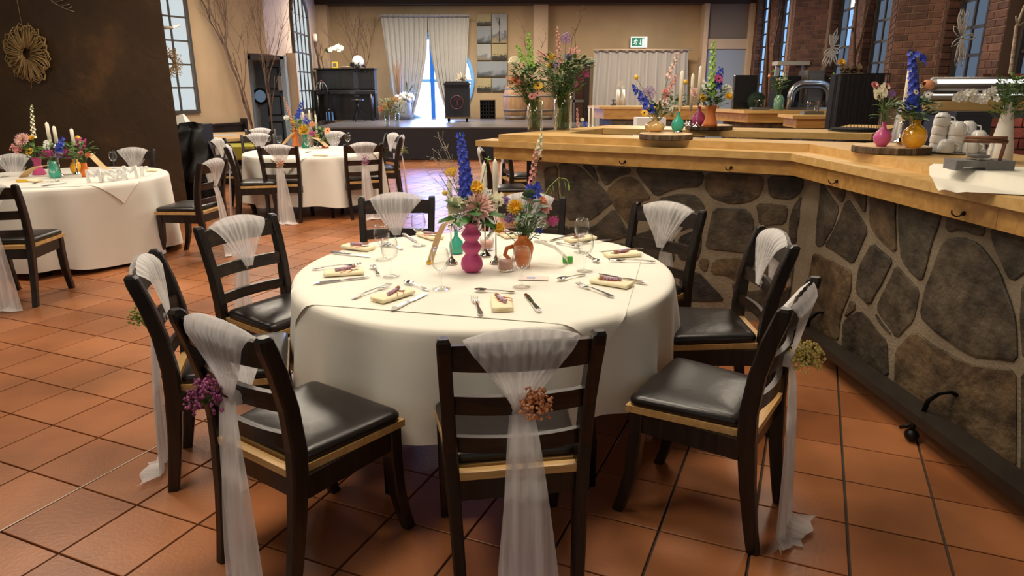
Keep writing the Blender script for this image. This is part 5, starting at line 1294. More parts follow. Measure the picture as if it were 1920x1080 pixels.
q = G(1000, 522, TZ); b = MB(); b.box((q.x, q.y, TZ+.0015), (.13, .06, .0015), -.1); o = b.build('name_card', mat('pale_card', (.84, .72, .66), .6)); tag(o, 'small translucent card lying before the orange vase', 'card')
b = MB(); b.box((q.x-.01, q.y, TZ+.0027), (.035, .02, .001), -.1); b.build('blue_print', mat('blue_print', (.25, .40, .70), .6), o)

# --- left table centrepiece
gl = 'flowers on the left table'
_, Q1 = vase('dark rose cone-shaped vase on the left table', 74, 327, TZ, [(.001, 0), (.050, 0), (.050, .006), (.034, .05), (.026, .085), (.036, .13), (.040, .14), (.034, .14), (.001, .1)], 'pink', scale=1.15)
_, Q2 = vase('teal glass vase on the left table', 104, 333, TZ, [(.001, 0), (.034, 0), (.040, .03), (.034, .08), (.024, .11), (.030, .125), (.025, .125), (.001, .1)], 'teal', scale=1.2)
_, Q3 = vase('round amber glass vase on the left table', 145, 326, TZ, [(.001, 0), (.03, 0), (.046, .03), (.050, .06), (.038, .095), (.018, .11), (.024, .128), (.018, .128), (.001, .1)], 'amber', scale=1.1)
_, Q4 = vase('small bright orange cup vase before the amber one', 161, 331, TZ, [(.001, 0), (.030, 0), (.033, .05), (.022, .085), (.024, .115), (.02, .115), (.001, .1)], 'orange2', scale=1.1)
fl_('foxglove', 'cream', 59, 196, Q1, .15, .30, 'tall cream foxglove spike on the left table', gl, .05, None, True)
fl_('dahlia', 'paleroseb', 42, 263, Q1, .15, .085, 'big shaggy pale pink dahlia on the left table', gl, 0)
fl_('gerbera', 'yellow', 55, 284, Q1, .15, .044, 'yellow open bloom at the front of the left table bouquet', gl, -.06)
fl_('filler_sprig', 'pinkf', 30, 277, Q1, .15, .06, 'coral blossom cluster at the left end of the left bouquet', gl, 0)
fl_('ranunculus', 'yellow', 60, 258, Q1, .15, .030, 'small yellow bloom right of the shaggy dahlia', gl, 0)
fl_('filler_sprig', 'magenta', 88, 288, Q2, .12, .055, 'mauve-pink blossom cluster above the teal vase', gl, 0)
fl_('filler_sprig', 'whitef', 90, 272, Q2, .12, .05, 'white sprig behind the left tapers', gl, .03)
fl_('delphinium', 'blue', 118, 258, Q2, .12, .14, 'vivid blue delphinium on the left table', gl, .02, None, True)
fl_('filler_sprig', 'violet', 108, 290, Q2, .12, .04, 'violet sprig beside the teal vase', gl, -.02)
fl_('filler_sprig', 'magenta', 125, 287, Q3, .12, .06, 'pink blossom cluster between the left vases', gl, 0)
fl_('craspedia', 'yellow', 146, 259, Q3, .12, .024, 'yellow button flower at the right of the left bouquet', gl, .03)
fl_('filler_sprig', 'magenta', 152, 270, Q3, .12, .06, 'magenta blossom cluster above the amber vase', gl, 0)
fl_('ranunculus', 'pinkf', 152, 289, Q4, .12, .036, 'pink bloom above the small orange vase', gl, -.02)
fl_('ranunculus', 'peach', 165, 291, Q4, .12, .03, 'peach bloom at the right end of the left bouquet', gl, -.02)
for i, (q, lb) in enumerate(((Q1, 'greenery above the dark rose vase'), (Q2, 'greenery above the teal vase of the left table'), (Q3, 'greenery above the amber vase'), (Q4, 'greenery above the small orange vase'))):
    foliage('filler_greens', lb, (q.x, q.y, TZ+.22), .08, .07, 46, .07, .028, 'leaf', gl)
candle(91, 229, 272, (118, 330), TZ, 'ivory taper candle, leftmost on the left table', ' of the left table', .016, False)
candle(104, 236, 274, (118, 330), TZ, 'ivory taper candle, second on the left table', ' of the left table', .016, False)
candle(136, 241, 272, (148, 327), TZ, 'ivory taper candle, right one on the left table', ' of the left table', .016, False)
for x0, px, py, yt in ((91, 91, 328, 272), (104, 116, 330, 274), (136, 148, 327, 272)):
    yy = G(118 if x0 < 110 else 148, 330 if x0 < 110 else 327, TZ).y; xx = D(x0, yt, yy).x; zz = D(x0, yt, yy).z-TZ
    h = thing('candlestick', 'slim chrome candlestick under the taper %s' % {91: 'leftmost on the left table', 104: 'second on the left table', 136: 'right on the left table'}[x0], 'candlestick', (xx, yy, TZ), 0, 'candlesticks of the left table')
    b = MB(); b.lathe([(.001, 0), (.034, 0), (.03, .010), (.006, .03), (.004, zz-.03), (.012, zz), (.018, zz+.012), (.001, zz)], 16, cap=False); b.build('stand', 'chrome', h)
# white letters
def letter(ch, px, py, hgt, label, rz):
    cu = bpy.data.curves.new('letter', 'FONT'); cu.body = ch; cu.size = hgt*1.38; cu.extrude = .011; cu.bevel_depth = .002; cu.align_x = 'CENTER'
    ob = bpy.data.objects.new('tmp', cu); C.objects.link(ob); bpy.context.view_layer.update()
    me = bpy.data.meshes.new_from_object(ob.evaluated_get(bpy.context.evaluated_depsgraph_get())); bpy.data.objects.remove(ob)
    me.materials.clear(); me.materials.append(M['acrylic'])
    zmin = min(v.co.y for v in me.vertices)
    for v in me.vertices: v.co = Vector((v.co.x*1.15, -v.co.z, v.co.y-zmin))
    me.flip_normals() if False else None
    o = bpy.data.objects.new('acrylic_letter', me); C.objects.link(o); p = G(px, py, TZ); o.location = (p.x, p.y, TZ); o.rotation_euler = (0, 0, rz); tag(o, label, 'letter', 'white letters Mrs & Mr on the left table')
for ch, px, py, hh, lb in (('M', 178, 342, .115, 'white letter M, leftmost of the Mrs & Mr letters'), ('r', 197, 341, .14, 'white letter r between the left M and the s'), ('s', 211, 339, .14, 'white letter s of Mrs'), ('&', 228, 337, .10, 'white ampersand between Mrs and Mr'), ('M', 246, 334, .115, 'white letter M right of the ampersand'), ('r', 271, 330, .14, 'white letter r at the right end of the letters')):
    letter(ch, px, py, hh, lb, .12)
pts = [D(x, y, Q1.y-.18+d) for x, y, d in ((40, 342, 0), (45, 330, 0), (55, 320, .0), (70, 312, .02), (88, 311, .06))]
strip('paper_strip', 'tan paper strip curving over the front of the left table', pts, .10, 'paper', axis=(.3, .9, 0))
q = G(41, 341, TZ); b = MB(); b.box((q.x, q.y, TZ+.01), (.08, .03, .02)); tag(b.build('yellow_block', 'yel'), 'yellow block at the foot of the left table strip', 'block')
pts = [D(x, y, Q4.y+d) for x, y, d in ((168, 288, .1), (180, 300, .1), (192, 312, .12), (204, 317, .14))]
strip('paper_strip', 'tan paper strip leaning at the right of the left bouquet', pts, .07, 'paper', axis=(.4, .8, 0))
# --- middle table centrepiece
gm = 'flowers on the middle table'
_, R1 = vase('tall wavy orange bottle vase on the middle table', 555, 275, TZ, [(.001, 0), (.052, 0), (.05, .02), (.038, .08), (.052, .13), (.034, .17), (.048, .22), (.020, .25), (.018, .29), (.022, .30), (.001, .28)], 'orange')
_, R2 = vase('green hourglass vase on the middle table', 573, 277, TZ, [(.001, 0), (.052, 0), (.05, .02), (.026, .08), (.024, .12), (.034, .16), (.036, .17), (.03, .17), (.001, .14)], 'green2')
fl_('foxglove', 'peach', 532, 182, R1, .3, .38, 'tall orange and yellow foxglove spike on the middle table', gm, .05, None, True)
fl_('delphinium', 'blue', 567, 190, R1, .3, .25, 'blue delphinium spike on the middle table', gm, .05, None, True)
fl_('ranunculus', 'whitef', 537, 221, R1, .3, .040, 'white round bloom left of the orange bottle vase', gm, 0)
fl_('ranunculus', 'yellow', 549, 229, R1, .3, .028, 'yellow bloom at the mouth of the orange bottle vase', gm, -.03)
fl_('filler_sprig', 'blue', 574, 227, R2, .16, .06, 'deep blue blossom cluster on the middle table', gm, 0)
fl_('dahlia', 'yellow', 569, 243, R2, .16, .085, 'big golden chrysanthemum above the green vase', gm, -.03)
fl_('filler_sprig', 'peach', 584, 232, R2, .16, .045, 'apricot cluster right of the golden bloom', gm, 0)
fl_('gerbera', 'peach', 614, 245, R2, .16, .055, 'flat coral disc bloom at the right of the middle bouquet', gm, .0)
fl_('craspedia', 'yellow', 595, 255, R2, .16, .030, 'yellow ball flower low on the middle table', gm, 0)
fl_('filler_sprig', 'magenta', 586, 250, R2, .16, .05, 'mauve sprig at the middle table', gm, 0)
for q, lb, px in ((R1, 'greenery above the orange bottle vase', 558), (R2, 'greenery above the green vase', 573)):
    foliage('filler_greens', lb, D(px, 236, q.y+.05), .11, .08, 60, .08, .03, 'leaf', gm)
q = D(604, 256, R2.y); foliage('filler_greens', 'low greenery right of the middle table candles', q, .08, .09, 40, .09, .03, 'leaf', gm)
for i, (x, y0, y1) in enumerate(((573, 210, 224), (585, 206, 243), (596, 214, 248))):
    candle(x, y0, y1, (x, 275), TZ, 'ivory taper candle, %s on the middle table' % ('left', 'middle', 'right')[i], ' of the middle table', .014)
pts = [D(x, y, R1.y-.1) for x, y in ((532, 270), (538, 262), (545, 254), (551, 248))]; strip('paper_strip', 'tan paper strip left of the orange bottle vase', pts, .09, 'paper', axis=(.3, .9, 0))
pts = [D(x, y, R2.y-.1) for x, y in ((614, 275), (606, 268), (597, 261), (586, 258))]; strip('paper_strip', 'tan paper strip right of the green vase', pts, .12, 'paper', axis=(.2, .95, 0))
q = G(610, 277, TZ); b = MB(); b.box((q.x, q.y, TZ+.012), (.09, .03, .024)); tag(b.build('red_block', 'red'), 'red block under the right strip of the middle table', 'block')

# --- fourth table behind the bar end: only its centre shows above the bar
fx, fy = 1.15, 9.4
t4 = thing('round_table', 'round banquet table hidden behind the left end of the bar', 'table', (fx, fy, 0)); b = MB(); b.lathe([(.001, .70), (.85, .70), (.86, .735), (.001, .738)], 40, cap=False); b.build('tabletop', 'tablew', t4)
b = MB(); b.lathe([(.001, 0), (.30, .0), (.28, .03), (.04, .06), (.04, .70), (.001, .70)], 16, cap=False); b.build('pedestal', 'iron', t4)
b = MB(); b.lathe([(.001, .742), (.86, .743), (.875, .73), (.885, .5), (.90, .2)], 48, cap=False); o = b.build('tablecloth', 'cloth2'); o.location = (fx, fy, 0); tag(o, 'white tablecloth glimpsed under the end of the bar', 'tablecloth')
for i, (x, y0, y1) in enumerate(((1104, 201, 236), (1111, 197, 236))):
    p = D(x, y1, fy-.3); zt = D(x, y0, fy-.3).z; t = thing('taper_candle', 'ivory taper candle just behind the bar end, %s' % ('left one', 'right one')[i], 'candle', (p.x, fy-.3, p.z), 0, 'taper candles behind the bar end')
    b = MB(); hh = zt-p.z; b.lathe([(.001, 0), (.013, 0), (.012, hh*.9), (.001, hh)], 12, cap=False); b.build('wax', 'wax', t)
    h = thing('candlestick', 'candlestick behind the bar end under the %s taper' % ('left', 'right')[i], 'candlestick', (p.x, fy-.3, .745)); b = MB(); b.lathe([(.001, 0), (.03, 0), (.004, .03), (.004, p.z-.745-.02), (.014, p.z-.745), (.001, p.z-.745)], 12, cap=False); b.build('stand', 'chrome', h)
PB_ = Vector((D(1085, 230, fy).x, fy-.1, .75))
t = vase('vase behind the left end of the bar', 1085, 272, .745, [(.001, 0), (.04, 0), (.045, .1), (.03, .16), (.001, .12)], 'orange')
for k, m, px, py, s_, lb in (('foxglove', 'pinkf', 1082, 202, .25, 'pink spike flower peeping over the bar end'), ('filler_sprig', 'blue', 1098, 232, .05, 'blue blossoms peeping over the bar end'), ('ranunculus', 'cream', 1092, 225, .03, 'cream bloom peeping over the bar end')):
    flower(k, M[m], D(px, py, fy-.1), PB_, s_, lb, 'flowers behind the bar end', None, True)

# ================================================================ THINGS ON THE BAR
def slice_(label, c, r, z=BZ):
    rnd = random.Random(int(c[0]*100)); t = thing('tree_slice', label, 'wood slice', (c[0], c[1], z), 0, 'tree slices on the bar')
    rad = [r*(1+.025*math.sin(3*a+rnd.random()*6)+rnd.uniform(-.008, .008)) for a in [2*PI*k/40 for k in range(40)]]
    b = MB(); b.rings([[(q*rad[k]*math.cos(2*PI*k/40), q*rad[k]*math.sin(2*PI*k/40), zz) for k in range(40)] for q, zz in ((.97, 0), (1, .006), (1, .030), (.985, .036))], True, False); b.build('bark', 'bark', t)
    b = MB(); b.prism([(.985*rad[k]*math.cos(2*PI*k/40), .985*rad[k]*math.sin(2*PI*k/40)) for k in range(40)], .0362, .0375); b.build('face', 'slicew', t)
    return c, z+.0376
c1, z1 = slice_('round tree slice on the front run of the bar with the beige vase', (1.05, 4.81), .178)
c2, z2 = slice_('farther tree slice on the rear run of the bar with the orange vase', (1.63, 5.86), .19)
c3 = (2.045, 3.79); _, z3 = slice_('biggest tree slice on the right run of the bar with the amber vase', c3, .19)
gA = 'flowers on the first bar slice'
_, V1 = vase('squat glossy beige marbled vase on the front bar slice', 1227, 247, z1, [(.001, 0), (.04, 0), (.062, .014), (.070, .035), (.062, .056), (.03, .072), (.018, .082), (.016, .096), (.020, .102), (.015, .1), (.001, .09)], 'beige')
_, V2 = vase('teal rounded bottle vase on the front bar slice', 1270, 248, z1, [(.001, 0), (.022, 0), (.040, .025), (.045, .050), (.038, .078), (.018, .100), (.012, .112), (.012, .135), (.015, .138), (.010, .136), (.001, .12)], 'teal', sy=.7)
for k, m, px, py, s_, lb, dy in (('delphinium', 'blue', 1184, 160, .23, 'deep blue delphinium leaning left over the beige vase', -.02), ('craspedia', 'yellow', 1193, 145, .017, 'yellow ball flower above the leaning delphinium', .02), ('allium', 'violet', 1217, 174, .055, 'purple allium globe above the beige vase', .03), ('gerbera', 'yellow', 1208, 212, .030, 'yellow bloom with dark centre low at the beige vase', -.07),
    ('foxglove', 'paleroseb', 1273, 96, .20, 'blush foxglove spike with green tip on the front slice', .06), ('snapdragon', 'pinkf', 1271, 138, .20, 'pink snapdragon spike behind the front bar candle', .05), ('ranunculus', 'pinkf', 1248, 172, .026, 'salmon lily right of the allium', .0), ('filler_sprig', 'paleroseb', 1240, 196, .05, 'dusty pink sprig above the beige vase', .0), ('filler_sprig', 'whitef', 1254, 206, .05, 'white blossom cluster between the front slice vases', 0)):
    fl_(k, m, px, py, V1, .10, s_, lb, gA, dy, None, True, z1)
foliage('filler_greens', 'dark greenery of the front slice bouquet', (V1.x+.03, V1.y+.02, z1+.15), .07, .045, 70, .06, .018, 'leaf', gA)
foliage('filler_greens', 'greenery around the pink spike on the front slice', D(1262, 190, V1.y+.06), .07, .06, 50, .06, .02, 'leaf', gA)
candle(1277, 132, 204, (1272, 248), z1, 'ivory taper candle before the teal bottle on the front bar slice', ' on the bar', .0135)
gB = 'flowers on the second bar slice'
_, V3 = vase('pink heart-shaped bottle on the rear bar slice', 1309, 236, z2, [(.001, 0), (.025, 0), (.050, .035), (.054, .065), (.040, .095), (.014, .118), (.012, .15), (.015, .152), (.001, .13)], 'pink2', sy=.6)
_, V4 = vase('orange hourglass vase on the rear bar slice', 1331, 238, z2, [(.001, 0), (.056, 0), (.052, .03), (.034, .09), (.033, .115), (.042, .15), (.044, .165), (.036, .165), (.001, .13)], 'orange')
for k, m, px, py, s_, lb, dy in (('bell_spike', 'lime', 1338, 78, .42, 'very tall lime green bell spike on the rear slice', .03), ('delphinium', 'blue', 1353, 126, .17, 'blue delphinium at the right of the rear slice', .03), ('gerbera', 'magenta', 1347, 148, .040, 'flat magenta bloom beside the lime spike', -.02), ('filler_sprig', 'whitef', 1322, 162, .05, 'white daisies left of the lime spike', 0), ('filler_sprig', 'cream', 1364, 168, .05, 'cream chamomile at the right of the rear slice', 0),
    ('ranunculus', 'yellow', 1366, 181, .035, 'golden bloom hanging right on the rear slice', -.03), ('ranunculus', 'yellow', 1318, 184, .034, 'yellow bloom left of the orange hourglass vase', -.03), ('ranunculus', 'paleroseb', 1304, 174, .042, 'pink peony behind the rear candles', .04), ('craspedia', 'yellow', 1285, 154, .020, 'yellow ball flower left of the rear candles', .03)):
    fl_(k, m, px, py, V4, .16, s_, lb, gB, dy, None, True, z2)
foliage('filler_greens', 'greenery above the orange hourglass vase', (V4.x, V4.y, z2+.23), .09, .07, 90, .07, .022, 'leaf', gB)
candle(1295, 138, 204, (1293, 236), z2, 'ivory taper candle, shorter one on the rear bar slice', ' on the bar', .0135)
candle(1313, 123, 192, (1306, 238), z2, 'ivory taper candle, taller one on the rear bar slice', ' on the bar', .0135)
for px, py, z, lb in ((1270, 247, z1, 'small white swan card before the teal bottle'), (1288, 233, z2, 'small white swan card, left one on the rear slice'), (1303, 234, z2, 'small white swan card, right one on the rear slice')):
    p = G(px, py, z); b = MB(); b.rings([[(-.022, -.004, 0), (.02, -.004, 0), (.02, .008, 0), (-.022, .008, 0)], [(-.006, 0, .022), (.004, 0, .018), (.004, .006, .018), (-.006, .006, .022)], [(-.012, 0, .03), (-.004, 0, .032), (-.004, .004, .032), (-.012, .004, .03)]], True, True); o = b.build('swan_card', 'whitem'); o.location = p; tag(o, lb, 'place card', 'swan cards on the slices')
gC = 'flowers on the biggest bar slice'
_, V5 = vase('matt pink bottle vase on the biggest slice', 1652, 275, z3, [(.001, 0), (.020, 0), (.040, .028), (.044, .050), (.034, .075), (.014, .092), (.010, .108), (.013, .125), (.009, .124), (.001, .11)], 'pink2', scale=1.02)
_, V6 = vase('round glossy amber swirl vase on the biggest slice', 1711, 277, z3, [(.001, 0), (.030, 0), (.052, .022), (.060, .055), (.052, .086), (.028, .108), (.018, .118), (.024, .138), (.018, .137), (.001, .11)], 'amber', scale=1.02)
for k, m, px, py, s_, lb, dy, V_, rim in (('ranunculus', 'pinkf', 1640, 160, .022, 'left pink sweet pea over the pink bottle', 0, V5, .12), ('ranunculus', 'pinkf', 1662, 162, .020, 'right pink sweet pea over the pink bottle', 0, V5, .12), ('filler_sprig', 'cream', 1652, 172, .045, 'cream yarrow cluster over the pink bottle', -.02, V5, .12), ('filler_sprig', 'violet', 1672, 176, .020, 'small violet bloom at the pink bottle', -.02, V5, .12),
    ('delphinium', 'blue', 1708, 96, .30, 'tall deep blue delphinium over the amber vase', .0, V6, .13), ('delphinium', 'blue', 1724, 100, .05, 'curled blue tip beside the tall delphinium', 0, V6, .13), ('tulip', 'peach', 1741, 159, .036, 'big coral tulip over the amber vase', -.02, V6, .13), ('gerbera', 'whitef', 1717, 173, .017, 'left white daisy over the amber vase', -.05, V6, .13), ('gerbera', 'whitef', 1740, 178, .017, 'right white daisy over the amber vase', -.05, V6, .13), ('gerbera', 'cream', 1727, 162, .014, 'little cream daisy under the delphinium', -.04, V6, .13), ('filler_sprig', 'blue', 1708, 190, .03, 'low blue florets over the amber vase', -.03, V6, .13)):
    fl_(k, m, px, py, V_, rim, s_, lb, gC, dy, (-.9, -.3, .2) if k == 'tulip' else None, k == 'delphinium' and s_ < .1, z3)
foliage('filler_greens', 'slender greenery above the pink bottle', (V5.x, V5.y, z3+.19), .045, .05, 50, .05, .014, 'leaf', gC)
foliage('eucalyptus_leaves', 'broad eucalyptus leaves above the amber vase', (V6.x, V6.y, z3+.19), .09, .045, 60, .055, .035, 'euca', gC)
foliage('filler_greens', 'dark green leaves in the amber vase', (V6.x, V6.y+.01, z3+.165), .06, .03, 50, .05, .022, 'leaf', gC)
p = G(1703, 268, z3); zt = D(1703, 120, p.y+.06).z; t = thing('taper_candle', 'thick ivory taper candle behind the tall blue delphinium', 'candle', (D(1696, 200, p.y+.06).x, p.y+.06, z3)); hh = zt-z3
b = MB(); b.lathe([(.001, .115), (.0135, .115), (.0125, hh*.95), (.0015, hh), (.001, hh)], 14, cap=False); b.build('wax', 'wax', t); b = MB(); b.lathe([(.001, 0), (.03, 0), (.028, .004), (.004, .02), (.0035, .095), (.015, .115), (.001, .115)], 16, cap=False); b.build('stand', 'chrome', t)
p = G(1690, 274, z3); b = MB(); b.box((0, 0, .004), (.05, .012, .008), .3); b.box((-.01, .01, .012), (.03, .01, .016), -.3); o = b.build('chrome_clip', 'chrome'); o.location = p; tag(o, 'small chrome clip between the two vases on the biggest slice', 'clip')
# tall cylinder vases with wild bouquets
def cylvase(label, px, py, w_, ytop, lvl):
    p = G(px, py, BZ); r = w_/2/FPX*(p.y+.25); h = D(px, ytop, p.y).z-BZ; t = thing('cylinder_vase', label, 'vase', (p.x, p.y, BZ))
    b = MB(); b.lathe([(.001, 0), (r, 0), (r, h), (r*.95, h), (r*.95, .012), (.001, .012)], 32, cap=False); b.build('glass_body', 'vglass', t)
    b = MB(); b.lathe([(.001, .014), (r*.93, .014), (r*.93, h*lvl), (.001, h*lvl)], 24, cap=False); b.build('water', glassmat('vase_water', (.80, .86, .78), .1), t)
    b = MB()
    for k in range(26):
        a, a2 = RF.uniform(0, 6.28), RF.uniform(0, 6.28); q = RF.uniform(.1, .8)*r; b.tube([(q*math.cos(a), q*math.sin(a), .02), (r*.5*math.cos(a2), r*.5*math.sin(a2), h+.04)], .0022, 4, False)
    s_ = b.build('stem_bundle', 'stem', t); s_['kind'] = 'stuff'
    return p, h
pa, ha = cylvase('left tall glass cylinder vase at the end of the bar', 1003, 245, 26, 190, .55)
pb_, hb = cylvase('right tall glass cylinder vase at the end of the bar', 1055, 243, 31, 170, .42)
gD, gE = 'flowers in the left cylinder vase', 'flowers in the right cylinder vase'
for k, m, px, py, s_, lb, dy in (('bell_spike', 'lime', 990, 60, .30, 'tall lime bell spike in the left cylinder vase', .03), ('bell_spike', 'lime', 970, 85, .14, 'short lime bell spike leaning left', 0), ('ranunculus', 'cream', 964, 116, .050, 'pale yellow carnation at the upper left', 0), ('ranunculus', 'peach', 969, 152, .045, 'salmon bloom at the left of the cylinder bouquet', -.03), ('gerbera', 'yellow', 1009, 161, .044, 'bright yellow gerbera in the left cylinder vase', -.08),
    ('gerbera', 'pinkf', 997, 181, .034, 'pink anemone below the yellow gerbera, left one', -.08), ('gerbera', 'pinkf', 1008, 176, .030, 'pink anemone below the yellow gerbera, right one', -.08), ('filler_sprig', 'pinkf', 980, 160, .06, 'dusty rose sprig in the left cylinder vase', -.02), ('filler_sprig', 'peach', 958, 150, .05, 'brown-pink berries at the far left', .02)):
    fl_(k, m, px, py, pa, ha, s_, lb, gD, dy, None, True, BZ)
for k, m, px, py, s_, lb, dy in (('allium', 'violet', 1061, 72, .055, 'round purple allium above the right cylinder vase', .02), ('foxglove', 'pinkf', 1044, 48, .30, 'thin pink spike left of the purple allium', .03), ('ranunculus', 'yellow', 1034, 107, .034, 'upper orange-yellow bloom of the right bouquet', 0), ('ranunculus', 'yellow', 1031, 122, .026, 'lower orange-yellow bloom of the right bouquet', 0), ('ranunculus', 'violet', 1066, 108, .036, 'lilac bloom of the right bouquet', 0), ('filler_sprig', 'violet', 1042, 122, .040, 'lilac sprig in the middle of the right bouquet', -.02),
    ('filler_sprig', 'pinkf', 1018, 105, .055, 'copper pink berries above the bouquets', .02), ('filler_sprig', 'pinkf', 1076, 98, .055, 'red-brown berries right of the allium', .04), ('filler_sprig', 'magenta', 1099, 138, .035, 'pink hanging blossoms at the far right', 0), ('filler_sprig', 'magenta', 1088, 150, .035, 'pink blossoms low at the right', 0), ('filler_sprig', 'magenta', 1077, 160, .028, 'lowest pink blossoms at the right', -.02)):
    fl_(k, m, px, py, pb_, hb, s_, lb, gE, dy, None, True, BZ)
foliage('filler_greens', 'dense dark foliage of the right cylinder bouquet', D(1050, 140, pb_.y), .17, .15, 360, .07, .018, 'leaf', gE)
foliage('filler_greens', 'lower dark foliage of the right cylinder bouquet', D(1052, 165, pb_.y), .085, .08, 150, .07, .014, 'leaf', gE)
foliage('eucalyptus_leaves', 'eucalyptus leaves at the right of the right bouquet', D(1080, 122, pb_.y), .11, .05, 60, .08, .028, 'euca', gE)
foliage('filler_greens', 'foliage of the left cylinder bouquet', D(990, 150, pa.y), .12, .11, 200, .06, .022, 'leaf', gD)
foliage('filler_greens', 'dark lower foliage of the left cylinder bouquet', D(997, 172, pa.y), .07, .07, 90, .06, .018, 'leaf', gD)
foliage('eucalyptus_leaves', 'grey-green eucalyptus in the left cylinder bouquet', D(985, 140, pa.y-.03), .07, .05, 26, .07, .035, 'euca', gD)
b = MB()
for x0, y0, x1, y1 in ((1060, 120, 1092, 20), (1000, 130, 975, 40), (1010, 120, 1025, 60), (1075, 110, 1086, 25)):
    p, q = D(x0, y0, pb_.y+.05), D(x1, y1, pb_.y+.05); pts = [p.lerp(q, t)+Vector((.012*math.sin(t*9), 0, 0)) for t in [k/8 for k in range(9)]]; b.tube(pts, [.003-.0003*k for k in range(9)], 4)
    for k in range(4, 9): b.tube([pts[k], pts[k]+Vector((RF.uniform(-.05, .05), 0, RF.uniform(.02, .07)))], .0012, 3)
tag(b.build('bare_twigs', 'twig'), 'bare twigs rising out of the cylinder bouquets', 'branch')
# cups on a tray
tp = G(1800, 287, BZ); t = thing('cup_tray', 'pale oval tray under the stacked white cups', 'tray', (tp.x, tp.y, BZ)); b = MB(); b.lathe([(.001, .002), (.15, .002), (.165, .010), (.160, .010), (.148, .005), (.001, .005)], 32, cap=False, sx=1.05, sy=.75); b.build('tray_plate', 'greyl', t)
def cup_proto():
    t = thing('coffee_cup', 'x', 'cup'); b = MB()
    b.lathe([(.040, 0), (.0405, .004), (.039, .03), (.034, .052), (.026, .060), (.022, .061), (.022, .066), (.0205, .066), (.0205, .0615), (.001, .0615)], 24, cap=False)
    b.lathe([(.040, 0), (.0375, .001), (.0365, .03), (.031, .051), (.001, .057)], 24, cap=False); cb_ = b.build('cup_body', 'white', t)
    b = MB(); b.tube([(.036, 0, .012), (.052, 0, .012), (.060, 0, .024), (.055, 0, .040), (.035, 0, .044)], .0038, 7); b.build('handle', 'white', cb_); return t
CP = cup_proto(); k = 0
# (x, y) of stacks on the tray, number of cups, name
for dx_, dy_, n_, nm in ((-.115, .02, 4, 'leftmost stack'), (-.055, -.035, 3, 'front middle stack'), (-.03, .055, 3, 'rear middle stack'), (.045, .04, 3, 'rear right stack'), (.055, -.04, 2, 'front right stack'), (-.12, -.06, 1, 'single cup at the front left'), (.0, -.075, 1, 'single cup at the front')):
    for j in range(n_):
        place(CP, tp.x+dx_+RF.uniform(-.003, .003), tp.y+dy_, RF.uniform(-.6, .4), 'upside-down white cup on the bar tray, %s%s' % (nm, '' if n_ == 1 else (', bottom cup', ', second from the bottom', ', third from the bottom', ', top cup')[j] if n_ == 4 or j < 3 else ''), 'stacked white coffee cups', BZ+.0105+j*.0445)
# lantern with jar, white vase, cloth
q0, q1 = G(1802, 320, BZ), G(1893, 323, BZ); lc = (q0+q1)/2; lc.y += .05
t = thing('jar_lantern', 'slate block holding a glass jar with rustic wood frame', 'lantern', (lc.x, lc.y, BZ+.0025), -.12)
b = MB(); b.prism([(-.115, -.055), (.115, -.055), (.115, .055), (-.115, .055)], .014, .042); b.box((.06, 0, .007), (.11, .11, .014)); b.box((-.10, 0, .007), (.03, .11, .014)); b.build('slate_base', mat('slate_grey_base', (.17, .165, .16), .7, var=.2, scale=30, bump=.2), t)
b = MB(); b.lathe([(.001, .044), (.044, .044), (.047, .052), (.050, .115), (.047, .128), (.045, .128), (.047, .114), (.044, .054), (.001, .050)], 28, c=(-.005, 0, 0), cap=False); b.build('glass_jar', 'glass', t)
b = MB(); b.lathe([(.001, .051), (.041, .051), (.041, .062), (.001, .064)], 16, c=(-.005, 0, 0), cap=False); b.build('pebbles', 'grey', t)
rust = mat('rustic_brown_wood', (.16, .065, .03), .8, var=.4, scale=30)
for pts in (((-.09, -.03, .122), (.075, -.045, .120)), ((-.04, .05, .13), (.065, -.055, .135)), ((.060, -.04, .042), (.066, -.045, .125)), ((-.05, .045, .128), (.05, .05, .128))): b = MB(); b.tube(pts, .0075, 7); b.build('wood_stick', rust, t)
_, V7 = vase('slender tall white ceramic vase at the right of the bar', 1872, 303, BZ+.002, [(.001, 0), (.050, 0), (.054, .006), (.050, .06), (.036, .14), (.024, .22), (.021, .262), (.024, .272), (.019, .27), (.001, .2)], 'whitem')
b = MB()
for k in range(46):
    u = k/46; q = D(1790+75*u+RF.uniform(-6, 6), 182-4*math.sin(u*3)+RF.uniform(-12, 12)*(.4+u*.8), V7.y-.03); petals(b, q, (RF.uniform(-.5, .5), -1, RF.uniform(-.3, .6)), RF.uniform(.012, .020), 5, .75, .15, k)
t = thing('white_orchid', 'white hyacinth-like orchid spray leaning left out of the white vase', 'flower'); b.build('blossoms', 'whitef', t)
b = MB(); b.tube([D(x, y, V7.y-.01) for x, y in ((1884, 215), (1872, 198), (1855, 186), (1830, 182), (1800, 180))], [.004, .004, .003, .002, .0015], 6); b.build('stem', mat('pale_orchid_stem', (.45, .42, .18), .6), t)
foliage('moss_sprig', 'dark green curly moss sprig in the white vase', D(1896, 178, V7.y), .075, .085, 240, .03, .016, 'leaf', None)
b = MB()
for x0, x1 in ((1886, 1915), (1888, 1905), (1882, 1890)): b.tube([D(x0, 205, V7.y), D(x1, 165, V7.y)], .002, 4)
tag(b.build('brown_stalks', 'twig'), 'thin brown stalks of the sprig in the white vase', 'stem')
cl = [G(x, y, BZ) for x, y in ((1743, 309), (1850, 303), (1990, 318), (1990, 345), (1862, 331))]
b = MB(); N_ = 16
ca, cb, cc_, cd_ = G(1743, 308, BZ), G(1960, 316, BZ), G(1960, 345, BZ), G(1765, 336, BZ)
pe = [S1, rd]
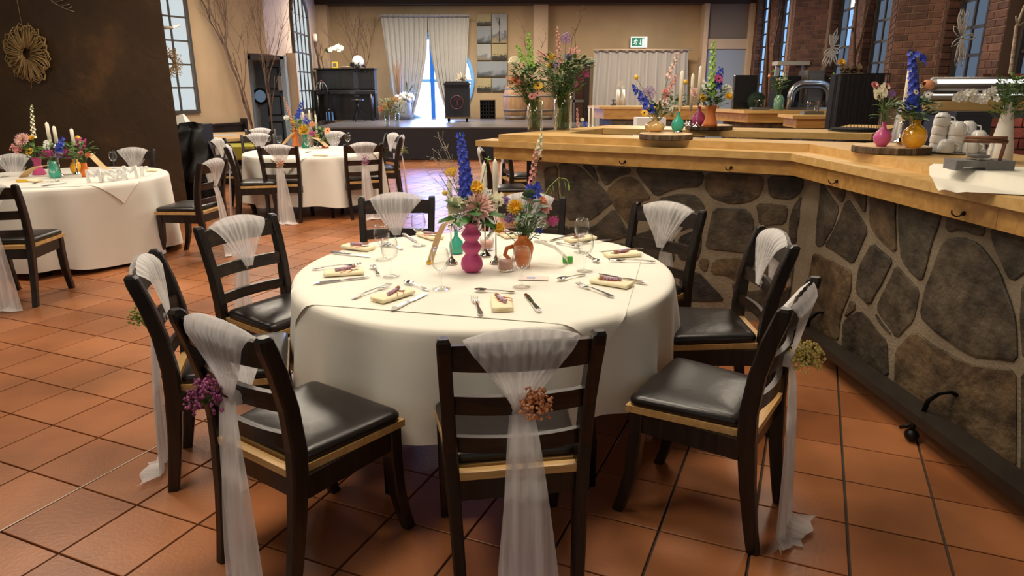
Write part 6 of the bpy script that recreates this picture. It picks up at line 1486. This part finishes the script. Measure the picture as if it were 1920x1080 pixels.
def fnc(u, v):
    p = ca.lerp(cb, u).lerp(cd_.lerp(cc_, u), v); e = (Vector((p.x, p.y))-S1).dot(rn)   # distance inside the slab edge
    z = BZ+.004
    if e < -.008: z = max(1.156, BZ+.004+(e+.008)*1.4)
    if u < .25: z += .012*max(0, v-.6)*math.sin(u*25)
    return (p.x+.004*math.sin(v*5+u*3), p.y, z)
b.grid(fnc, 30, 14); tag(b.build('paper_cloth', mat('cream_paper_cloth', (.84, .80, .68), .8)), 'cream paper cloth hanging over the bar edge under the jar lantern', 'cloth')
# wire basket at the back of the bar
wb = G(1606, 246, BZ); wr_ = 45/FPX*(wb.y+.3); wh = D(1606, 139, wb.y).z-BZ
wb.y += .02; t = thing('wire_basket', 'tall black wire basket standing on the rear run of the bar', 'basket', (wb.x, wb.y, BZ)); b = MB()
n = 48
for k in range(n):
    a = 2*PI*k/n; r0_, r1_ = wr_*.96, wr_*.93; tw = .08*math.sin(k*2.3); b.tube([(r0_*math.cos(a), r0_*math.sin(a), .004), (r1_*math.cos(a+tw), r1_*math.sin(a+tw), wh)], .0015, 4, False)
o = b.build('wires', 'iron', t); o['kind'] = 'stuff'
for z, r in ((.006, wr_*.96), (wh, wr_*.93)):
    b = MB(); b.tube([(r*math.cos(2*PI*k/32), r*math.sin(2*PI*k/32), z) for k in range(33)], .005, 6, False); b.build('rim_ring', 'iron', t)
b = MB(); b.lathe([(.001, .006), (wr_*.9, .006), (wr_*.9, .02), (.001, .02)], 24, cap=False); b.build('floor_disc', 'blackm', t)

# ================================================================ BEHIND THE BAR, RIGHT
p0, p1 = D(1748, 155, 4.9), D(1990, 155, 4.9)
zA, zB, zC, zD = D(1800, 148, 4.9).z, D(1800, 187, 4.9).z, D(1800, 205, 4.9).z, D(1800, 212, 4.9).z
X0, X1 = p0.x, 4.6
t = thing('serving_hood', 'stainless serving hood with two light tubes above a pine shelf', 'hood', (0, 0, 0))
b = MB(); b.tube([(X0, 4.9, (zA+zB)/2+.035), (X1, 4.9, (zA+zB)/2+.035)], .045, 20); b.build('upper_tube', 'brushed', t)
b = MB(); b.tube([(X0-.02, 4.92, (zA+zB)/2-.045), (X1, 4.92, (zA+zB)/2-.045)], .035, 20); b.build('lower_tube', 'brushed', t)
b = MB(); b.box(((X0+X1)/2, 4.858, (zA+zB)/2+.052), (X1-X0-.02, .016, .026)); b.build('light_strip', 'lampw', t)
b = MB(); b.box(((X0+X1)/2, 4.885, (zA+zB)/2-.035), (X1-X0-.02, .012, .008)); b.build('light_strip', 'lampw', t)
b = MB(); b.box(((X0+X1)/2-.03, 5.0, (zB+zC)/2-.008), (X1-X0+.05, .30, zB-zC)); b.build('pine_shelf', 'counter', t)
b = MB(); b.box(((X0+X1)/2, 5.02, zD-.01), (X1-X0, .28, .05)); b.build('under_panel', 'grey', t)
b = MB(); b.box((X0+.05, 5.05, zD/2), (.05, .05, zD)); b.box((4.4, 5.05, zD/2), (.05, .05, zD)); b.build('support_post', 'brushed', t)
q = D(1792, 240, 4.75); t = thing('coffee_machine', 'black box machine behind the stacked cups', 'machine', (q.x, 4.75, .92)); zt = D(1792, 208, 4.75).z-.92
b = MB(); w_ = 70/FPX*4.9; b.prism([(-w_/2, -.15), (w_/2, -.15), (w_/2, .15), (-w_/2, .15)], 0, zt-.03); b.prism([(-w_/2+.04, -.13), (w_/2, -.13), (w_/2, .13), (-w_/2+.04, .13)], zt-.03, zt); b.build('housing', 'black', t)
b = MB(); b.box((-.02, -.153, zt*.55), (w_*.7, .006, .12)); b.build('display_panel', 'blackm', t)
# low red-lit brick niche
a_, c_ = D(1826, 250, 5.35), D(2050, 250, 5.35)
nb_ = MB(); nb_.box(((a_.x+c_.x)/2, 5.5, .75), (c_.x-a_.x, .2, 1.5)); nw = struct(nb_, 'wall_niche', 'bmortar', 'low brick wall behind the white vase, partly lit red')
L = c_.x-a_.x; rows = 17; cols = int(L/.10)
bmz = MB(); bmz.box((0, 0, 0), (.24, .03, .071)); brm = [bmz.mesh('brick', 'brick'), bmz.mesh('brick', 'redlitbrick')]
bmh = MB(); bmh.box((0, 0, 0), (.061, .03, .22)); brh = [bmh.mesh('brick', 'brick'), bmh.mesh('brick', 'redlitbrick')]
rx = D(1885, 250, 5.35).x  # bricks right of here carry the red light in their colour
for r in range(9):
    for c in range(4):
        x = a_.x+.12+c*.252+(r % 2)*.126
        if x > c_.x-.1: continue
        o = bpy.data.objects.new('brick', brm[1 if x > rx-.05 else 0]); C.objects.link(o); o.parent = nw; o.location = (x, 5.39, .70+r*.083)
zt = .70+8*.083+.155
for c in range(12):
    x = a_.x+.035+c*.073
    if x > c_.x-.03: continue
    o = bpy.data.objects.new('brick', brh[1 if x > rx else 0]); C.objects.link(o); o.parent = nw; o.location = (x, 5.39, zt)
area('niche_lamp', ((rx+a_.x)/2+.35, 5.1, 1.46), .25, 1.6, (1, .62, .5), (math.radians(25), 0, 0))
t = thing('back_counter', 'dark back counter behind the bar under the hood', 'counter', (0, 0, 0)); b = MB(); b.box(((X0+X1)/2, 4.9, .44), (X1-X0+.2, .6, .88)); b.build('cabinet', 'blackm', t); b = MB(); b.box(((X0+X1)/2, 4.88, .90), (X1-X0+.24, .66, .04)); b.build('worktop', 'grey', t)
t = thing('cone_lamp_stand', 'tall brushed metal cone between the pink and amber vases', 'stand', (D(1690, 240, 4.3).x, 4.3, .9)); b = MB(); h_ = D(1690, 192, 4.3).z-.9; b.lathe([(.001, 0), (.085, 0), (.03, h_), (.001, h_)], 20, cap=False); b.build('cone', 'brushed', t)

# ================================================================ FAR COUNTERS AND THINGS ON THEM
CZ2 = 1.13
def counter(label, poly, z, fas, posts, m='counter', inset=.12):
    t = thing('far_counter', label, 'counter', (0, 0, 0)); c = Vector((sum(p[0] for p in poly)/len(poly), sum(p[1] for p in poly)/len(poly)))
    b = MB(); b.prism(poly, z-.05, z); b.build('top_board', m, t)
    def ins(k): return [tuple(Vector(p)+(c-Vector(p)).normalized()*k) for p in poly]
    b = MB(); b.prism(ins(.10), z-.05-fas, z-.051); b.build('fascia_board', 'fascia', t)
    b = MB(); b.prism(ins(.28), 0, z-.051-fas); b.build('stone_base', 'stone', t); return t
def gp(*xy): return [(G(x, y, CZ2).x, G(x, y, CZ2).y) for x, y in xy]
def fr(x, y): q = G(x, y, CZ2); return (q.x, q.y)
a = fr(1124, 200); b_ = fr(1345, 200.5); counter('far pine counter with the white vase before the grey curtains', [a, b_, (b_[0]+.3, b_[1]+.9), (a[0]-.15, a[1]+.9)], CZ2, .20, 1)
a = fr(1395, 207); b_ = fr(1560, 207); counter('far pine counter with green bottle and chrome arch', [a, b_, (b_[0]-.05, b_[1]+.65), (a[0]-.35, a[1]+.95)], CZ2, .16, 1)
a = fr(1487, 214); b_ = fr(1636, 214); counter('nearer of the far pine counters, behind the wire basket', [a, b_, (b_[0]-.2, b_[1]+.7), (a[0]+.05, a[1]+.75)], CZ2-.02, .14, 1)
a = fr(1345, 203); b_ = fr(1425, 203); counter('low link counter between the far pine counters', [a, b_, (b_[0]+.4, b_[1]+.9), (a[0]+.2, a[1]+.9)], CZ2-.06, .10, 1)
t = thing('white_box', 'white folded box behind the beige vase', 'box', G(1218, 236, 1.0)); b = MB(); q = D(1218, 226, 8.5); t.location = (q.x, 8.5, 0)
zt = D(1218, 220, 8.5).z; b.box((0, 0, zt/2), (.34, .25, zt)); b.build('box_body', 'whitem', t)
p, Yf = None, fr(1163, 198)[1]+.25
def onfar(x, y=None): pass
q = D(1163, 196, Yf); t = thing('white_vase', 'pair of slim white vases on the far counter', 'vase', (q.x, Yf, CZ2)); hh = D(1163, 168, Yf).z-CZ2
for s_ in (-1, 1): b = MB(); b.lathe([(.001, 0), (.055, 0), (.03, hh), (.001, hh*.95)], 14, c=(s_*.06, 0, 0), cap=False); b.build('vase_body', 'whitem', t)
for i, (x, y) in enumerate(((1160, 160), (1168, 163), (1164, 155))): flower('filler_sprig', M['whitef'], D(x, y, Yf), (q.x, Yf, CZ2+hh*.5), .06, 'white blossom ball in the slim white vases, %s' % ('left', 'right', 'upper')[i], 'white flowers on the far counter', None, True)
q = D(1154, 192, Yf); t = thing('small_lantern', 'small dark lantern left of the slim white vases', 'lantern', (q.x-.05, Yf, CZ2)); b = MB(); b.lathe([(.001, 0), (.06, 0), (.06, .03), (.02, .05), (.02, .10), (.06, .12), (.001, .13)], 14, cap=False); b.build('lantern_body', 'grey', t)
Y2 = fr(1470, 207)[1]
q = D(1394, 188, Y2+.75); t = thing('black_cabinet', 'black flat screen cabinet beside the moss ball', 'cabinet', (q.x, Y2+.75, CZ2+.001)); hh = D(1394, 141, Y2+.75).z-CZ2; w_ = 40/FPX*(Y2+.9)
b = MB(); b.bbox((0, 0, hh/2), (w_, .12, hh), .01); b.build('housing', 'black', t); b = MB(); b.box((0, -.065, hh*.55), (w_*.85, .008, hh*.7)); b.build('dark_screen', 'blackm', t)
q = D(1419, 186, Y2+.5); b = MB(); b.sphere((0, 0, .15), .15, 18, 12); o = b.build('moss_ball', 'moss'); o.location = (q.x, Y2+.5, CZ2); tag(o, 'dark green moss ball on the far counter', 'decoration')
b2 = MB()
for k in range(400):
    z = 1-2*(k+.5)/400; a = k*2.4; qq = math.sqrt(1-z*z); leafs(b2, (.145*qq*math.cos(a), .145*qq*math.sin(a), .15+.145*z), (qq*math.cos(a), qq*math.sin(a), z+.3), .03, .015)
o2 = b2.build('moss_tufts', 'moss', o); o2['kind'] = 'stuff'
def jarlantern(px, py, Y, z, label):
    q = D(px, py, Y); t = thing('jar_lantern', label, 'lantern', (q.x, Y, z), 0, 'far jar lanterns'); b = MB(); b.box((0, 0, .025), (.30, .16, .05)); b.build('slate_base', 'grey', t)
    b = MB(); b.lathe([(.001, .052), (.075, .052), (.08, .20), (.001, .20)], 16, cap=False); b.build('glass_jar', 'vglass', t)
    b = MB(); b.tube([(-.10, 0, .16), (.10, 0, .16)], .01, 6); b.tube([(.06, -.08, .05), (.06, -.08, .20)], .01, 6); b.build('wood_stick', rust, t)
jarlantern(1424, 204, Y2+.15, CZ2, 'far jar lantern left of the green bottle'); jarlantern(1522, 212, fr(1522, 213)[1]+.2, CZ2-.02, 'far jar lantern before the chrome arch')
for x, yb, Yq, z, lb, yt in ((1459, 207, Y2+.12, CZ2, 'celadon green bottle with tulips left of the chrome arch', 178), (1568, 210, fr(1568, 214)[1]+.2, CZ2-.02, 'celadon green bottle half behind the wire basket', 180)):
    q = D(x, yb, Yq); hh = D(x, yt, Yq).z-z; b = MB(); b.lathe([(.001, 0), (.085, 0), (.09, .01), (.088, hh*.75), (.05, hh*.95), (.045, hh), (.04, hh), (.001, hh*.8)], 24, cap=False); o = b.build('bottle_vase', 'grn'); o.location = (q.x, Yq, z); tag(o, lb, 'vase', 'celadon bottles on the far counters')
    base = Vector((q.x, Yq, z+hh*.6))
    if x < 1500:
        for k, m, px, py, s_, l2 in (('tulip', 'cream', 1470, 140, .05, 'pale yellow tulip, upper one in the green bottle'), ('tulip', 'cream', 1473, 148, .045, 'pale yellow tulip, lower one in the green bottle'), ('tulip', 'peach', 1443, 142, .04, 'small orange bloom in the green bottle'), ('filler_sprig', 'whitef', 1463, 150, .06, 'white sprig in the green bottle'), ('leafy_sprig', 'lime', 1452, 135, .06, 'upright green shoot in the green bottle')):
            flower(k, M[m], D(px, py, Yq), base, s_, l2, 'flowers in the celadon bottle', None, True)
        foliage('filler_greens', 'leaves in the celadon bottle', D(1459, 158, Yq), .09, .10, 50, .12, .035, 'leaf')
    else:
        flower('ranunculus', M['yellow'], D(1578, 118, Yq), base, .07, 'yellow bloom above the wire basket', 'flowers above the wire basket', None, True); flower('leafy_sprig', M['lime'], D(1565, 145, Yq), base, .09, 'green shoot left of the wire basket', 'flowers above the wire basket', None, True)
# chrome beer-tap arch
Ya = Y2+.45; t = thing('tap_arch', 'curved chrome beer tap arch on the far counter', 'beer tap', (0, 0, 0))
def rrect(x0, x1, yb, yt, Y, z0, r=.16, n=8):
    p, q = D(x0, yb, Y), D(x1, yb, Y); h = D(x0, yt, Y).z; pts = [Vector((p.x, Y, z0))]
    for k in range(n+1): a = PI-PI/2*k/n; pts.append(Vector((p.x+r+r*math.cos(a), Y, h-r+r*math.sin(a))))
    for k in range(n+1): a = PI/2-PI/2*k/n; pts.append(Vector((q.x-r+r*math.cos(a), Y, h-r+r*math.sin(a))))
    pts.append(Vector((q.x, Y, z0))); return pts
b = MB(); b.tube(rrect(1479, 1555, 200, 155, Ya, CZ2, .22), .045, 12); b.build('outer_tube', mat('satin_chrome', (.72, .71, .68), .22, .9), t)
b = MB(); b.tube(rrect(1485, 1549, 200, 163, Ya+.03, CZ2, .18), .03, 10); b.build('inner_tube', 'brushed', t)
b = MB(); b.box((D(1515, 200, Ya).x, Ya, CZ2+.02), (.75, .3, .04)); b.build('drip_tray', 'brushed', t)
for i in range(5):
    x = D(1492+i*12, 195, Ya).x; tt = thing('small_glass', 'small upturned glass inside the chrome arch, number %s from the left' % ('one', 'two', 'three', 'four', 'five')[i], 'glass', (x, Ya-.02, CZ2+.0405), 0, 'upturned glasses in the tap arch'); b = MB(); b.lathe([(.035, 0), (.028, .10), (.001, .10)], 12, cap=False); b.build('glass_body', 'vglass', tt)
# grey equipment and white shelf rack behind
Yg = Y2+.8
for x0, x1, y0, y1, m, lb in ((1500, 1540, 132, 196, 'grey', 'flat grey cabinet behind the chrome arch'), (1446, 1495, 142, 196, 'blackm', 'dark grey cabinet left behind the chrome arch')):
    p, q = D(x0, y1, Yg), D(x1, y0, Yg); t = thing('back_cabinet', lb, 'cabinet', ((p.x+q.x)/2, Yg, 0)); b = MB(); b.bbox((0, 0, q.z/2), (q.x-p.x, .4, q.z), .01); b.build('housing', mat('warm_grey_cabinet', (.10, .085, .07), .6) if m == 'grey' else m, t); b = MB(); b.box((.0, -.21, q.z-.3), ((q.x-p.x)*.8, .01, .5)); b.build('door_panel', 'blackm' if m != 'grey' else mat('grey_door', (.12, .10, .085), .5), t)
t = thing('pale_rack', 'pale steel rack with top shelf before the brick wall', 'rack', (0, 0, 0)); p, q = D(1458, 119, Yg+.5), D(1508, 119, Yg+.5)
b = MB(); b.box(((p.x+q.x)/2, Yg+.5, p.z), (q.x-p.x+.1, .3, .07)); b.build('top_shelf', mat('pale_shelf', (.46, .42, .34), .6), t)
for x in (p.x, q.x): b = MB(); b.box((x, Yg+.5, p.z/2), (.07, .07, p.z)); b.build('rack_post', 'greyl', t)
# long bare birch branches standing against the brick wall
def birch(name, label, pts, r0_, subs, Y, cat='branch', m='birch'):
    b = MB(); P_ = [D(x, y, Y) for x, y in pts]; n = len(P_); b.tube(P_, [r0_*(1-.5*k/(n-1)) for k in range(n)], 8)
    for sp_ in subs: q = [D(x, y, Y) for x, y in sp_]; b.tube(q, [r0_*.5*(1-.4*k/(len(q)-1)) for k in range(len(q))], 6)
    o = b.build(name, m); tag(o, label, cat); return o
birch('birch_branch', 'pale birch branch at the upper right edge', ((1866, 330), (1889, 165), (1896, 130), (1906, 50), (1922, 10)), .022, (((1907, 45), (1905, 30)), ((1906, 50), (1922, 42))), 6.2)
birch('birch_branch', 'thin birch pole before the window right of the narrow pier', ((1593, 330), (1600, 140), (1602, 60), (1607, 0)), .035, (((1602, 110), (1615, 70), (1632, 0)), ((1601, 60), (1596, 50))), 10.6, m='twig')
birch('birch_branch', 'pair of thin poles before the second farthest window', ((1434, 260), (1440, 60), (1445, -10)), .04, (((1452, 200), (1450, 90), (1468, 0)),), 15.5, m='twig')
# wire stars
def wirestar(label, cx, cy, Y, R, seed, m):
    rnd = random.Random(seed); b = MB(); c = D(cx, cy, Y)
    for k in range(18):
        a = rnd.uniform(0, 2*PI) if k < 6 else PI/2+rnd.uniform(-.45, .45)+(PI if k % 2 else 0); L = R*(rnd.uniform(.42, .55) if k < 6 else rnd.uniform(.6, 1)); wv = L*(.16 if k < 6 else .07)
        d = Vector((math.cos(a), 0, math.sin(a))); s_ = Vector((-d.z, 0, d.x)); b.tube([c, c+d*L*.35+s_*wv, c+d*L*.75+s_*wv*.9, c+d*L, c+d*L*.75-s_*wv*.9, c+d*L*.35-s_*wv, c], .0055 if Y < 10 else .009, 5)
    b.sphere(c, R*.05, 8, 5); o = b.build('wire_star', m); tag(o, label, 'decoration'); return o
wire = mat('pale_wire', (.46, .42, .36), .5)
wirestar('big pale wire star hanging before the grey leaded window', 1803, 70, 8.35, .33, 3, wire); wirestar('smaller wire star before the leaded window left of the narrow pier', 1559, 90, 12.4, .33, 5, wire)
b = MB()
for k in range(46): b.octa(D(1585+RF.uniform(-10, 30), 130+RF.uniform(-8, 8), 9.2)+Vector((0, RF.uniform(-.1, .1), 0)), .035)
tag(b.build('dried_wreath', mat('dried_brown_wreath', (.10, .06, .03), .9)), 'dried brown wreath resting behind the wire basket', 'wreath')
b = MB(); b.box((D(1595, 240, 9.2).x, 9.2, D(1595, 137, 9.2).z/2), (.55, .3, D(1595, 137, 9.2).z-.02)); tag(b.build('dark_cupboard', 'blackm'), 'dark cupboard carrying the dried wreath behind the wire basket', 'cupboard')

# ================================================================ LEFT SIDE
# wreath of straw loops on the brown wall
def onwall(px, py, off=.03):
    r = ray(px, py); n = Vector((nrm.x, nrm.y)); t = (n.dot(e0)-off)/(n.x*r.x+n.y*r.y); return Vector((r.x*t, r.y*t, H+r.z*t))
wc = onwall(51, 101, .06); wR = (onwall(93, 101)-onwall(51, 101)).length*1.05
tw = thing('loop_wreath', 'big wreath of straw-coloured loops on the brown wall', 'wreath', wc, math.atan2(-.243, .97)*1.0)
b = MB(); rnd = random.Random(3)
for k in range(74):
    a = 2*PI*k/74+rnd.uniform(-.05, .05); L = wR*rnd.uniform(.80, 1.02); wv = wR*rnd.uniform(.09, .17); r0_ = wR*.20; d = Vector((math.cos(a), 0, math.sin(a))); s_ = Vector((-d.z, 0, d.x)); y = rnd.uniform(-.05, .03); yy = Vector((0, y, 0)); tl = rnd.uniform(-.25, .25)*wR
    b.tube([d*r0_+s_*wv*.2+yy, d*(r0_+L*.3)+s_*(wv*.8+tl*.2)+yy, d*L*.88+s_*(wv+tl*.5)+yy, d*L+s_*tl*.5+yy*.5, d*L*.88+s_*(-wv+tl*.5)-yy*.3, d*(r0_+L*.3)+s_*(-wv*.8+tl*.2), d*r0_-s_*wv*.2], .0060, 5)
b.build('loops', 'wreath', tw)
b = MB(); tp_ = Matrix.Rotation(-tw.rotation_euler.z, 3, 'Z') @ (onwall(26, -30, .03)-wc); b.tube([(-.02, .02, wR*.75), tp_], .003, 4); b.tube([(-.02, -.0, -wR*.9), (-.03, 0, -wR*1.15)], .004, 4); b.build('hanging_string', 'wreath', tw)
b = MB()
for pts in (((80, -20), (100, 5), (125, 18), (140, 22)), ((100, 5), (118, 0), (128, -8)), ((112, 12), (130, 8)), ((125, 18), (135, 12))): b.tube([onwall(x, y, .03) for x, y in pts], .004, 4)
tag(b.build('wall_twig', 'birch'), 'pale twig hanging at the top of the brown wall', 'twig')
b = MB(); c = D(314, 118, 11.0); rnd = random.Random(9)
for k in range(40):
    a = 2*PI*k/40; R_w = .26*rnd.uniform(.8, 1); d = Vector((math.cos(a), 0, math.sin(a))); s_ = Vector((-d.z, 0, d.x)); b.tube([c+d*.08, c+d*R_w*.6+s_*.05, c+d*R_w, c+d*R_w*.6-s_*.05, c+d*.08], .006, 4)
b.tube([c+Vector((0, 0, .3)), c+Vector((0, 0, 2.0))], .004, 4)
tag(b.build('loop_wreath', 'wreath'), 'second loop wreath half hidden before the left window', 'wreath')
birch('birch_branch', 'short pale birch log hung across the left window', ((306, 52), (322, 52), (337, 48)), .03, (), 12.2)
# bench along the tan wall, wooden table, cushion, cupboard with jacket
bn = thing('wall_bench', 'dark high-backed wooden bench along the sand coloured wall', 'bench', (0, 0, 0))
s0, s1 = .95, 4.2; n2 = Vector((.919, -.393)); a_, c_ = kp(s0)+n2*.06, kp(s1)+n2*.06
b = MB(); b.prism([tuple(a_), tuple(c_), tuple(c_+n2*.06), tuple(a_+n2*.06)], .1, .86); b.build('backrest', 'dark', bn)
b = MB(); b.prism([tuple(a_+n2*-.01), tuple(c_+n2*-.01), tuple(c_+n2*.09), tuple(a_+n2*.09)], .86, .90); b.build('top_rail', 'dark', bn)
b = MB(); b.prism([tuple(a_+n2*.06), tuple(c_+n2*.06), tuple(c_+n2*.5), tuple(a_+n2*.5)], .40, .45); b.build('seat', 'dark', bn)
for s_ in (s0-.04, s1): q = kp(s_)+n2*.06; b = MB(); b.prism([tuple(q), tuple(q+kd*.06), tuple(q+kd*.06+n2*.5), tuple(q+n2*.5)], 0, .60); b.prism([tuple(q), tuple(q+kd*.06), tuple(q+kd*.06+n2*.12), tuple(q+n2*.12)], .60, .97); b.build('end_panel', 'dark', bn)
for s_ in (1.7, 2.5, 3.3): q = kp(s_)+n2*.12; b = MB(); b.prism([tuple(q), tuple(q+kd*.06), tuple(q+kd*.06+n2*.015), tuple(q+n2*.015)], .45, .86); b.build('stile', 'dark', bn)
tq = [G(382, 263, .76), G(462, 259, .76), G(462, 247, .76), G(392, 249, .76)]
wt = thing('wooden_table', 'plain table with pale wooden top before the wall bench', 'table', (0, 0, 0)); b = MB(); poly = [(p.x, p.y) for p in tq]; b.prism(poly, .72, .76); b.build('table_top', 'tablew', wt)
cx_ = sum(p[0] for p in poly)/4; cy_ = sum(p[1] for p in poly)/4
for p in poly: q = (p[0]+(cx_-p[0])*.12, p[1]+(cy_-p[1])*.12); b = MB(); b.box((q[0], q[1], .36), (.06, .06, .72)); b.build('leg', 'dark', wt)
b = MB(); b.box((cx_-.1, cy_, .763), (.5, .3, .006), .3); tag(b.build('place_mat', 'greyl'), 'pale mat lying on the plain wooden table', 'mat')
q = kp(2.35)+n2*.34; b = MB(); b.bbox((0, 0, 0), (.55, .12, .26), .04); o = b.build('cushion', 'yellowc'); q3 = D(440, 262, 10.9); o.location = (q3.x, 10.9, .58); o.rotation_euler = (.2, 0, .4); tag(o, 'yellow cushion seen below the wooden table', 'cushion')
q = D(352, 300, 8.6); cb = thing('dark_cupboard', 'dark cupboard beside the end of the brown wall', 'cupboard', (q.x-.05, 8.85, 0)); b = MB(); b.box((0, 0, .55), (.42, .4, 1.10)); b.build('body', 'blackm', cb)
b = MB(); b.box((0, -.21, .55), (.36, .02, .95)); b.build('door', 'dark', cb)
def fj(u, v):
    a = (u-.5)*.36; z = 1.12-.72*v; return (a*(.8+.35*v), -.27-.05*math.sin(u*9+v*4)-.03*math.sin(v*14+u*5)-(.02 if v > .1 else -.06), z+.02*math.sin(u*PI))
b = MB(); b.grid(fj, 24, 24); o = b.build('black_jacket', 'jacket'); o.location = (q.x+.08, 8.84, 0); tag(o, 'black jacket draped over the dark cupboard', 'jacket')
b = MB(); b.rings([[(-.14, -.14, 0), (.14, -.14, 0), (.14, .14, 0), (-.14, .14, 0)], [(-.10, 0, .14), (.03, .0, .17), (.03, .06, .17), (-.10, .06, .14)]], True, True); o = b.build('white_napkin', 'whitem'); q = D(343, 243, 8.8); o.scale = (.6, .6, .75); o.location = (q.x-.02, 8.85, 1.1005); tag(o, 'folded white napkin on top of the dark cupboard', 'napkin')
# flowers standing on the stage
gs = 'flowers on the stage'
for px, yb, yt, lb in ((726, 236, 216, 'left clear glass vase on the stage edge'), (745, 236, 212, 'right clear glass vase on the stage edge')):
    p = G(px, yb, stz); p.y = max(p.y, 15.6); p.x = D(px, yb, p.y).x; hh = D(px, yt, p.y).z-stz; t = thing('glass_vase', lb, 'vase', (p.x, p.y, stz), 0, 'glass vases on the stage'); b = MB(); b.lathe([(.001, 0), (.055, 0), (.055, hh), (.05, hh), (.05, .01), (.001, .01)], 16, cap=False); b.build('glass_body', 'vglass', t)
    for k, m, x, y, s_, l2 in ((('ranunculus', 'peach', 715, 205, .07, 'salmon bloom at the left of the stage bouquet'), ('ranunculus', 'peach', 731, 200, .055, 'peach bloom in the left stage vase'), ('filler_sprig', 'yellow', 724, 196, .10, 'dry yellow sprig in the left stage vase')) if px < 735 else (('filler_sprig', 'peach', 745, 186, .07, 'orange cluster in the right stage vase'), ('filler_sprig', 'cream', 752, 192, .10, 'cream sprig in the right stage vase'), ('filler_sprig', 'yellow', 738, 188, .10, 'yellow-green sprig in the right stage vase'))):
        flower(k, M[m], D(x, y, p.y), (p.x, p.y, stz+hh*.5), s_, l2, gs, None, True)
    foliage('filler_greens', 'olive greenery above the %s stage vase' % ('left' if px < 735 else 'right'), D(px, 200, p.y), .17, .16, 130, .10, .03, randmat('olive_leaf%d' % px, (.16, .20, .08), (.34, .36, .18), .6, True), gs)
q = D(755, 220, 18.9); b = MB(); b.lathe([(.001, 0), (.20, 0), (.25, .12), (.24, .42), (.18, .5), (.001, .48)], 20, cap=False); o = b.build('floor_pot', mat('grey_blue_pot', (.20, .22, .26), .6)); o.location = (q.x+.0, 18.9, stz); tag(o, 'rounded grey pot left of the curtain gap', 'pot')
b = MB()
for k in range(60): b.octa((RF.uniform(-.2, .25), RF.uniform(-.15, .05), .5+RF.uniform(-.04, .16)), .06)
o = b.build('tissue_wrap', 'whitem'); o.location = (q.x+.05, 18.9, stz); tag(o, 'crumpled white wrap on the grey pot', 'wrap')
b = MB(); base = D(748, 190, 18.85); base.z = stz+.46
for k in range(5): b.tube([base, base+Vector((RF.uniform(-.1, .1), 0, RF.uniform(.75, 1.05)))], .03, 5)
tag(b.build('reed_bundle', mat('brown_reed', (.20, .13, .09), .9)), 'brown reed bundle before the left stage curtain', 'reeds')
flower('delphinium', M['blue'], D(768, 186, 18.8), Vector((D(755, 220, 18.9).x+.05, 18.85, stz+.45)), .14, 'blue agapanthus bloom before the curtain gap', gs, None, True)
b = MB()
for x1, y1 in ((790, 160), (785, 172), (778, 150), (762, 158), (770, 165)): leafs(b, D(763, 178, 18.55), D(x1, y1, 18.5)-D(763, 178, 18.55), .38, .06)
b.tube([D(763, 178, 18.55), Vector((D(755, 220, 18.9).x+.1, 18.85, stz+.47))], .012, 5)
tag(b.build('long_leaves', 'euca'), 'long pale leaves beside the blue agapanthus', 'foliage', gs)
